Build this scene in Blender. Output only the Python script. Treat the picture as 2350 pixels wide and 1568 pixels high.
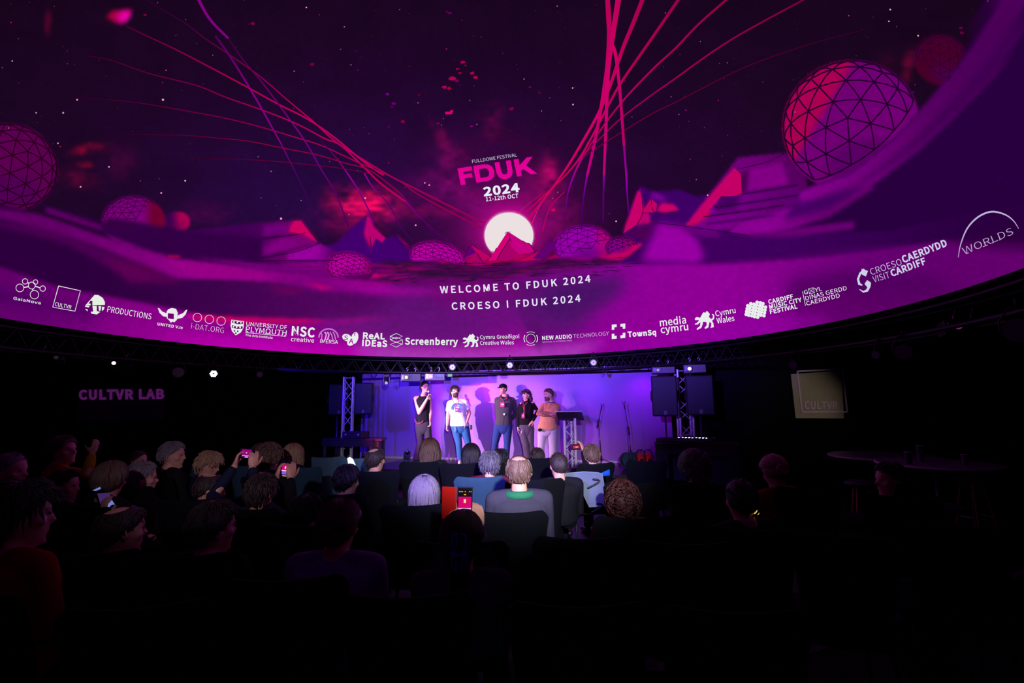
import bpy, bmesh, math, random
import numpy as np
from mathutils import Vector, Matrix
from mathutils.geometry import tessellate_polygon

for o in list(bpy.data.objects):
    bpy.data.objects.remove(o)
SC = bpy.context.scene
COL = SC.collection
rnd = random.Random(7)
nrs = np.random.RandomState(7)

# ------------------------------------------------------------------ camera
FPX, HORIZ, ROLL, CAMZ = 1080.0, 930.0, 0.011, 1.65
PIT = math.atan((HORIZ - 784) / FPX)
cr, sr, cp, sp = math.cos(ROLL), math.sin(ROLL), math.cos(PIT), math.sin(PIT)
RGT = np.array((cr, sr * sp, -sr * cp)); UPV = np.array((sr, -cr * sp, cr * cp)); FWD = np.array((0, cp, sp))
cam = bpy.data.objects.new('camera', bpy.data.cameras.new('camera'))
COL.objects.link(cam)
cam.data.sensor_width = 36.0
cam.data.lens = 36.0 * FPX / 2350.0
cam.data.clip_start = 0.05
cam.matrix_world = Matrix(((RGT[0], UPV[0], -FWD[0], 0), (RGT[1], UPV[1], -FWD[1], 0), (RGT[2], UPV[2], -FWD[2], CAMZ), (0, 0, 0, 1)))
SC.camera = cam
CAM = np.array((0, 0, CAMZ))

def ray(px, py):
    d = FWD * FPX + RGT * (px - 1175.0) + UPV * (784.0 - py)
    return d / np.linalg.norm(d)
def W(px, py, d):            # a point seen at (px, py), at ground distance d ahead
    r = ray(px, py)
    return CAM + r * (d / r[1])
def WZ(px, d, z):            # a point at column px, distance d, height z
    r = ray(px, HORIZ)
    p = CAM + r * (d / r[1])
    return np.array((p[0], p[1], z))

# ------------------------------------------------------------------ view, world, stage lights
SC.view_settings.view_transform = 'Standard'
SC.view_settings.look = 'None'
SC.view_settings.exposure = 0.0
SC.view_settings.gamma = 1.0
SC.view_settings.use_curve_mapping = False
wd = bpy.data.worlds.new('world'); SC.world = wd; wd.use_nodes = True
wd.node_tree.nodes['Background'].inputs[0].default_value = (0, 0, 0, 1)
wd.node_tree.nodes['Background'].inputs[1].default_value = 0.0
STAGE_Z = 0.363
def wall_y(x): return 11.2 - 0.27 * x

def spot(name, loc, target, power, color, angle, blend=0.6, size=0.08):
    l = bpy.data.lights.new(name, 'SPOT'); l.energy = power; l.color = color
    l.spot_size = math.radians(angle); l.spot_blend = blend; l.shadow_soft_size = size
    o = bpy.data.objects.new(name, l); COL.objects.link(o); o.location = loc
    o.rotation_euler = (Vector(target) - Vector(loc)).to_track_quat('-Z', 'Y').to_euler()
    return o
# the stage wash: LED pars hung under the ring truss, left, right and behind the audience
spot('stage_spot', (-4.7, 7.9, 2.30), (-0.75, 11.0, 1.2), 2500, (1.0, 0.86, 0.82), 34, 0.9, 0.05)
spot('stage_spot', (0.4, -0.6, 2.42), (-.5, 10.9, 1.05), 3300, (.86, 0.80, 1.0), 38, 1.0, 0.06)
spot('stage_spot', (-1.3, -0.3, 2.42), (.9, 10.9, 3.0), 9500, (.20, 0.085, 1.0), 52, 0.8, 0.05)
spot('stage_spot', (-4.9, 6.9, 2.30), (-0.5, 11.2, .9), 1700, (0.80, 0.0, 1.0), 40, 0.9, 0.05)
spot('stage_spot', (-3.6, 2.6, 2.35), (2.6, 10.5, 1.2), 350, (0.75, 0.0, 1.0), 22, 1.0, 0.05)
spot('stage_spot', (-4.4, 8.6, 2.3), (-2.9, 11.9, 1.3), 300, (0.05, 0.0, 1.0), 70, 0.9, 0.05)
for _x, _e, _c in ((-3.0, 16, (.02, .0, 1)), (-1.9, 22, (.55, .0, 1)), (-.8, 30, (1, .05, .8)), (.5, 22, (.55, .05, 1)), (1.7, 22, (.25, .08, 1)), (2.8, 24, (.6, .0, 1))):
    spot('wall_wash', (_x, wall_y(_x) - .42, 2.42), (_x, wall_y(_x) - .05, .7), _e, _c, 120, 1.0, 0.1)
spot('house_spot', (-.6, -.7, 2.42), (-2.6, 5.0, 1.55), 300, (.95, .72, 1.0), 30, 1.0, .06)
spot('sign_spot', (4.75, 6.4, 2.2), (5.55, 9.65, 1.5), 44, (1.0, 0.82, 0.70), 40, 0.8, 0.03)

# ------------------------------------------------------------------ materials
def s2l(c):
    c = np.asarray(c, float) / 255.0
    return np.where(c <= 0.04045, c / 12.92, ((c + 0.055) / 1.055) ** 2.4)
_mats = {}
def mat(name, col, rough=0.7, metal=0.0, emit=None, est=1.0, noise=0.0, nscale=20.0, bump=0.0, stretch=None, alpha=None):
    if name in _mats: return _mats[name]
    m = bpy.data.materials.new(name); m.use_nodes = True
    nt = m.node_tree; b = nt.nodes['Principled BSDF']
    c = tuple(s2l(col)) + (1,)
    b.inputs['Base Color'].default_value = c
    b.inputs['Roughness'].default_value = rough; b.inputs['Metallic'].default_value = metal
    if rough >= .8: b.inputs['Specular IOR Level'].default_value = .12
    if emit is not None:
        b.inputs['Emission Color'].default_value = tuple(s2l(emit)) + (1,)
        b.inputs['Emission Strength'].default_value = est
    if noise or bump:
        tc = nt.nodes.new('ShaderNodeTexCoord'); mp = nt.nodes.new('ShaderNodeMapping')
        nt.links.new(tc.outputs['Object'], mp.inputs[0])
        if stretch: mp.inputs['Scale'].default_value = stretch
        n = nt.nodes.new('ShaderNodeTexNoise'); n.inputs['Scale'].default_value = nscale
        n.inputs['Detail'].default_value = 4
        nt.links.new(mp.outputs[0], n.inputs['Vector'])
        if noise:
            mx = nt.nodes.new('ShaderNodeMix'); mx.data_type = 'RGBA'
            nt.links.new(n.outputs[0], mx.inputs[0])
            mx.inputs[6].default_value = tuple(x * (1 - noise) for x in c[:3]) + (1,)
            mx.inputs[7].default_value = tuple(min(1, x * (1 + noise)) for x in c[:3]) + (1,)
            nt.links.new(mx.outputs[2], b.inputs['Base Color'])
        if bump:
            bp = nt.nodes.new('ShaderNodeBump'); bp.inputs['Strength'].default_value = bump
            bp.inputs['Distance'].default_value = 0.01
            nt.links.new(n.outputs[0], bp.inputs['Height']); nt.links.new(bp.outputs[0], b.inputs['Normal'])
    m.cycles.emission_sampling = 'AUTO'
    _mats[name] = m
    return m
MP = bpy.data.materials.new('projected_light'); MP.use_nodes = True     # what the dome projection shows
_nt = MP.node_tree; _nt.nodes.clear()
_a = _nt.nodes.new('ShaderNodeAttribute'); _a.attribute_name = 'Col'
_e = _nt.nodes.new('ShaderNodeEmission'); _o = _nt.nodes.new('ShaderNodeOutputMaterial')
_nt.links.new(_a.outputs['Color'], _e.inputs[0]); _nt.links.new(_e.outputs[0], _o.inputs[0])
MP.cycles.emission_sampling = 'NONE'

# ------------------------------------------------------------------ mesh helpers
class MB:
    """Collects shapes in world space, then links them as ONE mesh object."""
    def __init__(s): s.v = []; s.f = []; s.c = []
    def add(s, vs, fs, col=None):
        o = len(s.v); s.v.extend([tuple(p) for p in vs]); s.f.extend([tuple(i + o for i in q) for q in fs])
        if col is not None: s.c.extend([tuple(col)] * len(vs))
    def box(s, c, size, R=None, taper=1.0):
        hx, hy, hz = size[0] / 2, size[1] / 2, size[2] / 2
        vs = []
        for z in (-1, 1):
            k = taper if z > 0 else 1.0
            for x, y in ((-1, -1), (1, -1), (1, 1), (-1, 1)):
                vs.append(np.array((x * hx * k, y * hy * k, z * hz)))
        if R is not None: vs = [R @ v for v in vs]
        c = np.asarray(c, float)
        s.add([v + c for v in vs], [(3, 2, 1, 0), (4, 5, 6, 7), (0, 1, 5, 4), (1, 2, 6, 5), (2, 3, 7, 6), (3, 0, 4, 7)])
    def rings(s, R, cap=True):     # R: list of rings (equal length arrays)
        n = len(R[0]); vs = [p for r in R for p in r]; fs = []
        for i in range(len(R) - 1):
            for j in range(n):
                k = (j + 1) % n
                fs.append((i * n + j, i * n + k, (i + 1) * n + k, (i + 1) * n + j))
        if cap:
            fs.append(tuple(range(n - 1, -1, -1))); fs.append(tuple((len(R) - 1) * n + j for j in range(n)))
        s.add(vs, fs)
    def tube(s, pts, rad, n=8, flat=None, round_end=True):
        """pts: points, rad: radius or list; flat=(vector, factor) squashes rings along vector"""
        pts = [np.asarray(p, float) for p in pts]; m = len(pts)
        if not hasattr(rad, '__len__'): rad = [rad] * m
        rad = list(rad)
        if round_end:
            d0 = pts[0] - pts[1]; d0 /= max(1e-9, np.linalg.norm(d0)); d1 = pts[-1] - pts[-2]; d1 /= max(1e-9, np.linalg.norm(d1))
            pts = [pts[0] + d0 * rad[0] * .9, pts[0] + d0 * rad[0] * .5] + pts + [pts[-1] + d1 * rad[-1] * .5, pts[-1] + d1 * rad[-1] * .9]
            rad = [rad[0] * .35, rad[0] * .85] + rad + [rad[-1] * .85, rad[-1] * .35]
            m = len(pts)
        u = None; R = []
        for i in range(m):
            t = pts[min(i + 1, m - 1)] - pts[max(i - 1, 0)]; t /= max(1e-9, np.linalg.norm(t))
            if u is None:
                h = np.array((0, 0, 1.0)) if abs(t[2]) < .9 else np.array((1.0, 0, 0))
                u = np.cross(t, h)
            u = u - t * (u @ t); u /= max(1e-9, np.linalg.norm(u)); w = np.cross(t, u)
            ring = []
            for j in range(n):
                a = 2 * math.pi * j / n
                p = (u * math.cos(a) + w * math.sin(a)) * rad[i]
                if flat is not None: p = p - flat[0] * (p @ flat[0]) * (1 - flat[1])
                ring.append(pts[i] + p)
            R.append(ring)
        s.rings(R)
    def ell(s, c, r, R=None, nu=12, nv=8):
        c = np.asarray(c, float); vs = []; fs = []
        top = np.array((0, 0, r[2])); bot = -top
        for i in range(1, nv):
            e = math.pi * i / nv
            for j in range(nu):
                a = 2 * math.pi * j / nu
                vs.append(np.array((r[0] * math.sin(e) * math.cos(a), r[1] * math.sin(e) * math.sin(a), r[2] * math.cos(e))))
        vs += [top, bot]; T = len(vs) - 2; B = T + 1
        for i in range(nv - 2):
            for j in range(nu):
                k = (j + 1) % nu
                fs.append((i * nu + j, (i + 1) * nu + j, (i + 1) * nu + k, i * nu + k))
        for j in range(nu):
            k = (j + 1) % nu
            fs.append((T, j, k)); fs.append((B, (nv - 2) * nu + k, (nv - 2) * nu + j))
        if R is not None: vs = [R @ v for v in vs]
        s.add([v + c for v in vs], fs)
    def cyl(s, a, b, r, n=16, r2=None):
        s.tube([a, b], [r, r if r2 is None else r2], n, round_end=False)
    def build(s, name, material, parent=None, org=None, smooth=True, kind=None, label=None, auto=None):
        org = np.zeros(3) if org is None else np.asarray(org, float)
        if parent is not None and org is not None and not np.any(org): org = np.array(WORG.get(parent.name, (0, 0, 0)))
        me = bpy.data.meshes.new(name)
        V = np.array(s.v, dtype=np.float32) - org
        me.from_pydata(V.tolist(), [], s.f); me.update()
        if s.c:
            at = me.color_attributes.new('Col', 'FLOAT_COLOR', 'POINT')
            a = np.ones((len(s.c), 4), np.float32); a[:, :3] = np.array(s.c); at.data.foreach_set('color', a.ravel())
        if smooth: me.polygons.foreach_set('use_smooth', [True] * len(me.polygons))
        me.materials.append(material)
        o = bpy.data.objects.new(name, me); COL.objects.link(o)
        if parent is not None: o.parent = parent; WORG[o.name] = WORG.get(parent.name, (0, 0, 0))
        else: o.location = org; WORG[o.name] = tuple(org)
        if kind: o['kind'] = kind
        if label: o['label'] = label
        if auto and smooth:
            me.set_sharp_from_angle(angle=math.radians(auto))
        return o
WORG = {}
def thing(name, loc, label, cat, group=None):
    o = bpy.data.objects.new(name, None); COL.objects.link(o); o.location = tuple(loc); o.empty_display_size = .1
    o['label'] = label; o['category'] = cat
    if group: o['group'] = group
    WORG[o.name] = tuple(float(x) for x in loc)
    return o
def tag(o, label, cat, group=None, kind=None):
    o['label'] = label; o['category'] = cat
    if group: o['group'] = group
    if kind: o['kind'] = kind
    return o
def rotz(a):
    c, s = math.cos(a), math.sin(a); return np.array(((c, -s, 0), (s, c, 0), (0, 0, 1.0)))
def rotx(a):
    c, s = math.cos(a), math.sin(a); return np.array(((1.0, 0, 0), (0, c, -s), (0, s, c)))
def roty(a):
    c, s = math.cos(a), math.sin(a); return np.array(((c, 0, s), (0, 1.0, 0), (-s, 0, c)))
def bevel(o, w, seg=2):
    m = o.modifiers.new('bevel', 'BEVEL'); m.width = w; m.segments = seg; m.limit_method = 'ANGLE'; m.angle_limit = math.radians(40)
    return o
def fuse(o, vox, smooth=2):
    m = o.modifiers.new('remesh', 'REMESH'); m.mode = 'VOXEL'; m.voxel_size = vox; m.use_smooth_shade = True
    if smooth:
        k = o.modifiers.new('smooth', 'SMOOTH'); k.factor = .5; k.iterations = smooth
    return o

# ------------------------------------------------------------------ the room
M_BLACK = mat('black_drape', (16, 16, 20), .95, noise=.4, nscale=6, bump=.3, stretch=(6, 6, .4))
M_FLOOR = mat('dark_vinyl_floor', (9, 9, 11), .45, noise=.3, nscale=3)
M_STAGEWALL = mat('lilac_tinted_wall', (150, 108, 190), .8, noise=.04, nscale=1.5)  # lilac base colour stands in for part of the purple stage wash
CEIL = 8.9
def wall(name, a, b, m, folds=0.0, z0=0.0, z1=CEIL, thick=.1):
    a = np.array(a, float); b = np.array(b, float); L = np.linalg.norm(b - a); t = (b - a) / L; n = np.array((-t[1], t[0]))
    k = max(1, int(L / .045)) if folds else 1
    g = MB(); vs = []; fs = []
    for i in range(k + 1):
        s = i / k; off = folds * (math.sin(s * L * 17) + .5 * math.sin(s * L * 29 + 1)) if folds else 0
        p = a + t * L * s + n * off
        q = p - n * (thick + off) * 1.0
        vs += [(p[0], p[1], z0), (p[0], p[1], z1), (q[0], q[1], z0), (q[0], q[1], z1)]
    for i in range(k):
        o = 4 * i
        fs += [(o, o + 4, o + 5, o + 1), (o + 2, o + 3, o + 7, o + 6), (o + 1, o + 5, o + 7, o + 3), (o, o + 2, o + 6, o + 4)]
    fs += [(0, 1, 3, 2), (4 * k, 4 * k + 2, 4 * k + 3, 4 * k + 1)]
    g.add(vs, fs); o = g.build(name, m, smooth=bool(folds)); o['kind'] = 'structure'
    return o
XL, XR = -3.92, 3.42
g = MB(); _c = ((XL + XR) / 2); g.box((_c, wall_y(_c) - .09, 2.98), (7.62, .05, .98), rotz(math.atan(-.27))); o = g.build('trim_1', M_BLACK, smooth=False); o['kind'] = 'structure'
g = MB(); g.box((0, 4.5, -.05), (26, 21, .1)); o = g.build('floor', M_FLOOR, smooth=False); o['kind'] = 'structure'
g = MB(); g.box((0, 4.5, CEIL + .05), (26, 21, .1)); o = g.build('ceiling', M_BLACK, smooth=False); o['kind'] = 'structure'
wall('wall_back', (XR, wall_y(XR)), (XL, wall_y(XL)), M_STAGEWALL)
wall('wall_back_left', (XL, wall_y(XL) - .06), (-6.0, wall_y(-6)), M_BLACK, .02)
wall('wall_back_right', (9.4, wall_y(9.4)), (XR, wall_y(XR) - .06), M_BLACK, .012)
wall('wall_left', (-6.0, wall_y(-6)), (-11.6, 9.3), M_BLACK, .02)
wall('wall_far_left', (-11.6, 9.3), (-11.6, -4), M_BLACK)
wall('wall_rear', (-11.6, -4), (9.4, -4), M_BLACK)
wall('wall_right', (9.4, -4), (9.4, wall_y(9.4)), M_BLACK)

# stage platform, parallel to the back wall, with white strip at the wall foot
tw = np.array((1.0, -.27, 0)); tw /= np.linalg.norm(tw); nw = np.array((-.27, -1.0, 0)); nw /= np.linalg.norm(nw)
RW = np.column_stack((tw, -nw, (0, 0, 1.0)))
M_STAGE = mat('black_stage_floor', (24, 22, 34), .28, noise=.3, nscale=8)
M_STRIP = mat('white_skirting', (190, 190, 200), .5)
pm = np.array((-.25, wall_y(-.25), 0))
st = thing('stage_platform', pm + nw * .02, 'low black glossy stage platform in front of the purple lit wall', 'stage')
for k in range(4):
    g = MB(); c = pm + tw * ((k - 1.5) * 1.44 + .35) + nw * .90 + np.array((0, 0, STAGE_Z - .03))
    g.box(c, (1.435, 1.74, .06), RW); bevel(g.build('deck_panel', M_STAGE, st, smooth=False), .004)
g = MB(); g.box(pm + tw * .35 + nw * 1.75 + np.array((0, 0, (STAGE_Z - .06) / 2)), (5.74, .03, STAGE_Z - .06), RW)
g.box(pm + tw * .35 + nw * .05 + np.array((0, 0, (STAGE_Z - .06) / 2)), (5.74, .03, STAGE_Z - .06), RW)
for k in (-1, 1): g.box(pm + nw * .9 + tw * (2.86 * k + .35) + np.array((0, 0, (STAGE_Z - .06) / 2)), (.03, 1.7, STAGE_Z - .06), RW)
g.build('skirt', mat('stage_skirt', (8, 8, 10), .9), st, smooth=False)
g = MB(); g.box(pm + nw * .035 + np.array((0, 0, STAGE_Z + .03)), (7.0, .03, .05), RW)
o = g.build('baseboard_back', M_STRIP, smooth=False); o['kind'] = 'structure'
# pale strip on the floor at the right, and the curved edge of a carpet
g = MB(); a = W(1640, 1568, 2.65); 
A = np.array([CAM + ray(1630, 1575) * (-CAMZ / ray(1630, 1575)[2]), CAM + ray(2360, 1312) * (-CAMZ / ray(2360, 1312)[2])])
d = A[1] - A[0]; L = np.linalg.norm(d); t = d / L
A0 = A[0] - t * 1.5; L += 2.5
R_ = np.column_stack((t, np.cross((0, 0, 1.0), t), (0, 0, 1.0)))
g.box(A0 + t * L / 2 + np.array((0, 0, .006)), (L, .09, .012), R_)
tag(g.build('floor_trunking', mat('floor_strip', (96, 50, 104), .5), smooth=False), 'long flat cable cover strip running across the dark floor at right', 'cable cover')
# ------------------------------------------------------------------ the dome
RIMH = 1.05
RIMZ = CAMZ + RIMH
DC = np.array((-.699 * RIMH, 4.968 * RIMH, RIMZ)); DR = 4.86 * RIMH
def dome_hit(px, py, inset=0.0):
    r = ray(px, py); oc = CAM - DC; b = r @ oc; c = oc @ oc - (DR - inset) ** 2
    disc = b * b - c
    t = -b + math.sqrt(max(disc, 0))
    return CAM + r * t

# ---- the projected picture, painted in numpy and carried by the screen's vertices
X0, Y0, X1, Y1, ST = -300, -320, 2660, 900, 2
CW, CH = (X1 - X0) // ST, (Y1 - Y0) // ST
GX, GY = np.meshgrid(X0 + ST * (np.arange(CW) + .5), Y0 + ST * (np.arange(CH) + .5))
CV = np.zeros((CH, CW, 3))
def blur(m, r):
    if r <= 0: return m
    r = max(1, int(round(r / ST)))
    for _ in range(2):
        for ax in (0, 1):
            p = np.pad(m, [(r + 1, r) if k == ax else (0, 0) for k in (0, 1)], mode='edge')
            c = np.cumsum(p, axis=ax)
            n = m.shape[ax]
            m = (np.take(c, range(2 * r + 1, 2 * r + 1 + n), axis=ax) - np.take(c, range(0, n), axis=ax)) / (2 * r + 1)
    return m
def pmask(poly, soft=0):
    P = np.array(poly, float)
    pad = soft * 3 + 4
    x0 = max(0, int((P[:, 0].min() - pad - X0) / ST)); x1 = min(CW, int((P[:, 0].max() + pad - X0) / ST) + 1)
    y0 = max(0, int((P[:, 1].min() - pad - Y0) / ST)); y1 = min(CH, int((P[:, 1].max() + pad - Y0) / ST) + 1)
    sx, sy = GX[y0:y1, x0:x1], GY[y0:y1, x0:x1]
    m = np.zeros(sx.shape, bool)
    for i in range(len(P)):
        xa, ya = P[i]; xb, yb = P[(i + 1) % len(P)]
        if ya == yb: continue
        c = ((sy < ya) != (sy < yb)) & (sx < (xb - xa) * (sy - ya) / (yb - ya) + xa)
        m ^= c
    return blur(m.astype(float), soft), (slice(y0, y1), slice(x0, x1)), sx, sy
def fill(poly, col, soft=0, col2=None, p=None, q=None, alpha=1.0):
    """col -> col2 from point p to point q"""
    m, s, sx, sy = pmask(poly, soft)
    c = np.array(col, float)
    if col2 is not None:
        d = np.array(q, float) - np.array(p, float)
        t = np.clip(((sx - p[0]) * d[0] + (sy - p[1]) * d[1]) / (d @ d), 0, 1)[..., None]
        t = t * t * (3 - 2 * t)
        c = c * (1 - t) + np.array(col2, float) * t
    m = m[..., None] * alpha
    CV[s] = CV[s] * (1 - m) + c * m
def glow(cx, cy, rx, ry, col, k=1.0, ang=0.0, pw=2.0, add=True):
    c, s = math.cos(ang), math.sin(ang)
    u = ((GX - cx) * c + (GY - cy) * s) / rx; v = (-(GX - cx) * s + (GY - cy) * c) / ry
    w = np.exp(-(u * u + v * v) ** (pw / 2))[..., None] * k
    global CV
    CV = CV + np.array(col, float) * w if add else CV * (1 - w) + np.array(col, float) * w
def vnoise(sx, sy, seed):
    r = np.random.RandomState(seed); nx, ny = int((X1 - X0) / sx) + 3, int((Y1 - Y0) / sy) + 3
    g_ = r.rand(ny, nx); u = (GX - X0) / sx; v = (GY - Y0) / sy
    i, j = u.astype(int), v.astype(int); fu, fv = u - i, v - j; fu = fu * fu * (3 - 2 * fu); fv = fv * fv * (3 - 2 * fv)
    return (g_[j, i] * (1 - fu) + g_[j, i + 1] * fu) * (1 - fv) + (g_[j + 1, i] * (1 - fu) + g_[j + 1, i + 1] * fu) * fv
# night sky
CV[:] = (24, 5, 28)
glow(1000, 420, 900, 330, (14, 1, 24), 1)
glow(700, 450, 300, 160, (2, 2, 14), 1)
CV *= (.93 + .14 * vnoise(60, 40, 1))[..., None]
# red clouds
n1 = vnoise(34, 24, 3) * .6 + vnoise(14, 9, 4) * .4
for (cx, cy, rx, ry, a, col, k) in ((835, 462, 78, 36, .1, (175, 2, 30), 1.0), (820, 500, 100, 40, 0, (70, 0, 20), 1), (1010, 315, 16, 52, -.45, (85, 0, 24), 1), (1135, 285, 20, 46, .3, (70, 0, 22), 1),
                                    (1118, 255, 30, 20, 0, (60, 0, 18), .8), (1040, 370, 60, 50, .6, (70, 0, 30), .9), (1262, 400, 22, 60, -.1, (110, 0, 30), 1), (1245, 430, 50, 50, 0, (60, 0, 20), 1),
                                    (200, 342, 40, 12, -.2, (110, 0, 12), .9), (196, 378, 22, 8, .1, (100, 0, 8), 1), (180, 410, 50, 22, .2, (50, 0, 12), 1), (275, 370, 40, 40, 0, (28, 0, 8), 1),
                                    (1010, 440, 90, 40, .2, (70, 0, 36), 1), (980, 485, 60, 16, 0, (80, 0, 20), 1), (1290, 490, 40, 60, 0, (60, 0, 26), 1), (2030, 180, 30, 50, 0, (28, 0, 4), 1),
                                    (2085, 150, 14, 40, .2, (70, 0, 16), 1), (110, 55, 9, 30, 0, (50, 0, 14), 1), (470, 490, 60, 30, 0, (24, 0, 14), 1)):
    c, s = math.cos(a), math.sin(a)
    u = ((GX - cx) * c + (GY - cy) * s) / rx; v = (-(GX - cx) * s + (GY - cy) * c) / ry
    w = np.exp(-(u * u + v * v) ** 1.4) * np.clip(n1 * 1.7 - .15, 0, 1.3) * (.62 if abs(cx - 1140) < 180 else 1)
    CV = CV + np.array(col, float) * w[..., None] * k
for k in range(9):
    y = 448 + k * 13
    fill([(735 + 5 * k, y), (885, y - 4), (890, y - 1), (735, y + 4)], (60, 3, 30), 2, alpha=.5)
fill([(243, 38), (258, 24), (302, 22), (300, 40), (283, 55), (262, 50)], (150, 0, 50), 5, (200, 0, 110), (245, 35), (285, 45))
glow(285, 38, 14, 12, (30, 0, 60), 1)
# glow of the sun
glow(1168, 535, 62, 62, (150, 0, 78), 1.0, 0, 1.7)
glow(1168, 535, 130, 90, (74, 0, 46), .9, 0, 1.6)
glow(1165, 460, 190, 120, (22, 0, 14), 1.0, 0, 2.2)
# the sun disc
th = np.linspace(0, 2 * math.pi, 60, endpoint=False)
fill([(1168 + 56 * math.cos(a), 540 + 53 * math.sin(a)) for a in th], (238, 225, 225), 1)
def ell_poly(cx, cy, rx, ry, a=0, n=48, a0=0, a1=2 * math.pi):
    t = np.linspace(a0, a1, n, endpoint=False); c, s = math.cos(a), math.sin(a)
    return [(cx + rx * math.cos(k) * c - ry * math.sin(k) * s, cy + rx * math.cos(k) * s + ry * math.sin(k) * c) for k in t]
# geodesic balls: fills (struts follow as geometry)
BALLS = [  # cx, cy, rx, ry, rot, base colour, ball side colour, boundary x
    (20, 384, 112, 100, .25, (112, 0, 46), (90, 0, 80), -40, 4),
    (307, 508, 73, 58, 0, (120, 0, 118), (110, 0, 50), 345, 4),
    (407, 509, 30, 24, 0, (60, 0, 80), (165, 0, 80), 408, 0),
    (803, 615, 54, 36, .15, (190, 0, 160), (170, 0, 130), 840, 4),
    (1006, 592, 66, 36, .2, (190, 0, 165), (180, 0, 150), 1060, 4),
    (1338, 562, 68, 44, -.1, (150, 0, 168), (170, 0, 120), 1375, 4),
    (1427, 568, 38, 24, 0, (140, 0, 140), (160, 0, 110), 1440, 4),
    (1954, 290, 158, 150, -.3, (112, 0, 116), (170, 0, 82), 1866, 4),
    (2160, 138, 62, 58, .2, (84, 0, 88), (70, 0, 40), 2098, 4),
]
def balls(sel):
    for i in sel:
        cx, cy, rx, ry, a, c1, c2, bx, fr = BALLS[i]
        if c2[0] > c1[0] and bx < cx: fill(ell_poly(cx, cy, rx, ry, a), c2, 1, c1, (bx - 6, cy - 6), (bx + 14, cy + 6))
        else: fill(ell_poly(cx, cy, rx, ry, a), c1, 1, c2, (bx - 20, cy), (bx + 10, cy))
        fill(ell_poly(cx + rx * .15, cy + ry * .55, rx * .5, ry * .35, a), (70, 0, 88), 10, alpha=.55)
# far right: mesa and peak
P_ = fill
P_([(1430, 536), (1466, 429), (1476, 428), (1500, 440), (1560, 436), (1600, 452), (1640, 444), (1660, 470), (1700, 500), (1640, 560), (1440, 600)], (62, 0, 100), 1)
P_([(1430, 532), (1463, 440), (1470, 445), (1478, 480), (1462, 510)], (205, 0, 110), 1)
P_([(1476, 482), (1494, 457), (1508, 470), (1502, 486)], (200, 0, 100), 1)
P_([(1506, 486), (1518, 466), (1545, 468), (1560, 482), (1530, 488)], (205, 0, 105), 2)
P_([(1462, 500), (1470, 487), (1490, 489), (1494, 512), (1460, 518)], (185, 0, 110), 2)
P_([(1500, 440), (1525, 452), (1530, 464), (1490, 455)], (125, 0, 150), 4)
P_([(1575, 520), (1604, 478), (1693, 362), (1790, 352), (1840, 352), (1860, 470), (1700, 530)], (112, 0, 120), 1, (84, 0, 92), (1693, 420), (1840, 430))
P_([(1573, 518), (1604, 478), (1684, 387), (1694, 396), (1700, 450), (1650, 455), (1600, 512)], (200, 0, 104), 2)
P_([(1693, 398), (1718, 392), (1716, 446), (1700, 450)], (76, 0, 80), 4)
P_([(1720, 392), (1795, 372), (1810, 425), (1716, 440)], (130, 0, 132), 5)
balls([8])
P_([(2050, 330), (2150, 225), (2200, 150), (2240, 60), (2300, -120), (2700, -330), (2700, 600), (1800, 560), (1830, 445)], (42, 0, 58), 3)
balls([7])
# right side ridge sweeping upwards
rid_u = [(1700, 505), (1780, 470), (1850, 432), (1950, 400), (2050, 320), (2130, 232), (2200, 150), (2260, 70), (2296, 0), (2330, -120), (2380, -320)]
rid_l = [(2500, -320), (2440, -120), (2362, 0), (2345, 70), (2290, 170), (2200, 262), (2110, 345), (2010, 420), (1900, 490), (1800, 530), (1640, 560)]
P_([(1640, 560)] + rid_u + [(2700, -320), (2700, 640), (1640, 620)], (40, 0, 62), 2)
P_(rid_u + rid_l, (132, 0, 140), 4, (76, 0, 88), (1750, 500), (2250, 120))
P_([(1850, 475), (1960, 425), (2080, 335), (2190, 225), (2290, 105), (2350, -20), (2358, 40), (2300, 150), (2200, 255), (2100, 345), (2000, 410), (1880, 480)], (54, 0, 74), 7, alpha=.6)
P_([(1600, 520), (1653, 448), (1830, 422), (1840, 470), (1720, 505), (1640, 530)], (120, 0, 134), 2, (92, 0, 108), (1640, 480), (1840, 450))
P_([(1653, 450), (1700, 446), (1690, 478), (1640, 486)], (66, 0, 94), 6)
for (x0, y0, x1, y1) in ((1650, 451, 1830, 424), (1640, 475, 1830, 447), (1610, 496, 1800, 470), (1620, 512, 1780, 492)):
    P_([(x0, y0), (x1, y1), (x1, y1 + 4), (x0, y0 + 4)], (50, 0, 70), 2, alpha=.8)
P_([(1572, 519), (1610, 490), (1632, 480), (1628, 496), (1590, 520)], (190, 0, 96), 2)
P_([(1430, 535), (1445, 525), (1500, 512), (1560, 516), (1580, 522), (1500, 560)], (76, 0, 84), 3)
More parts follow.
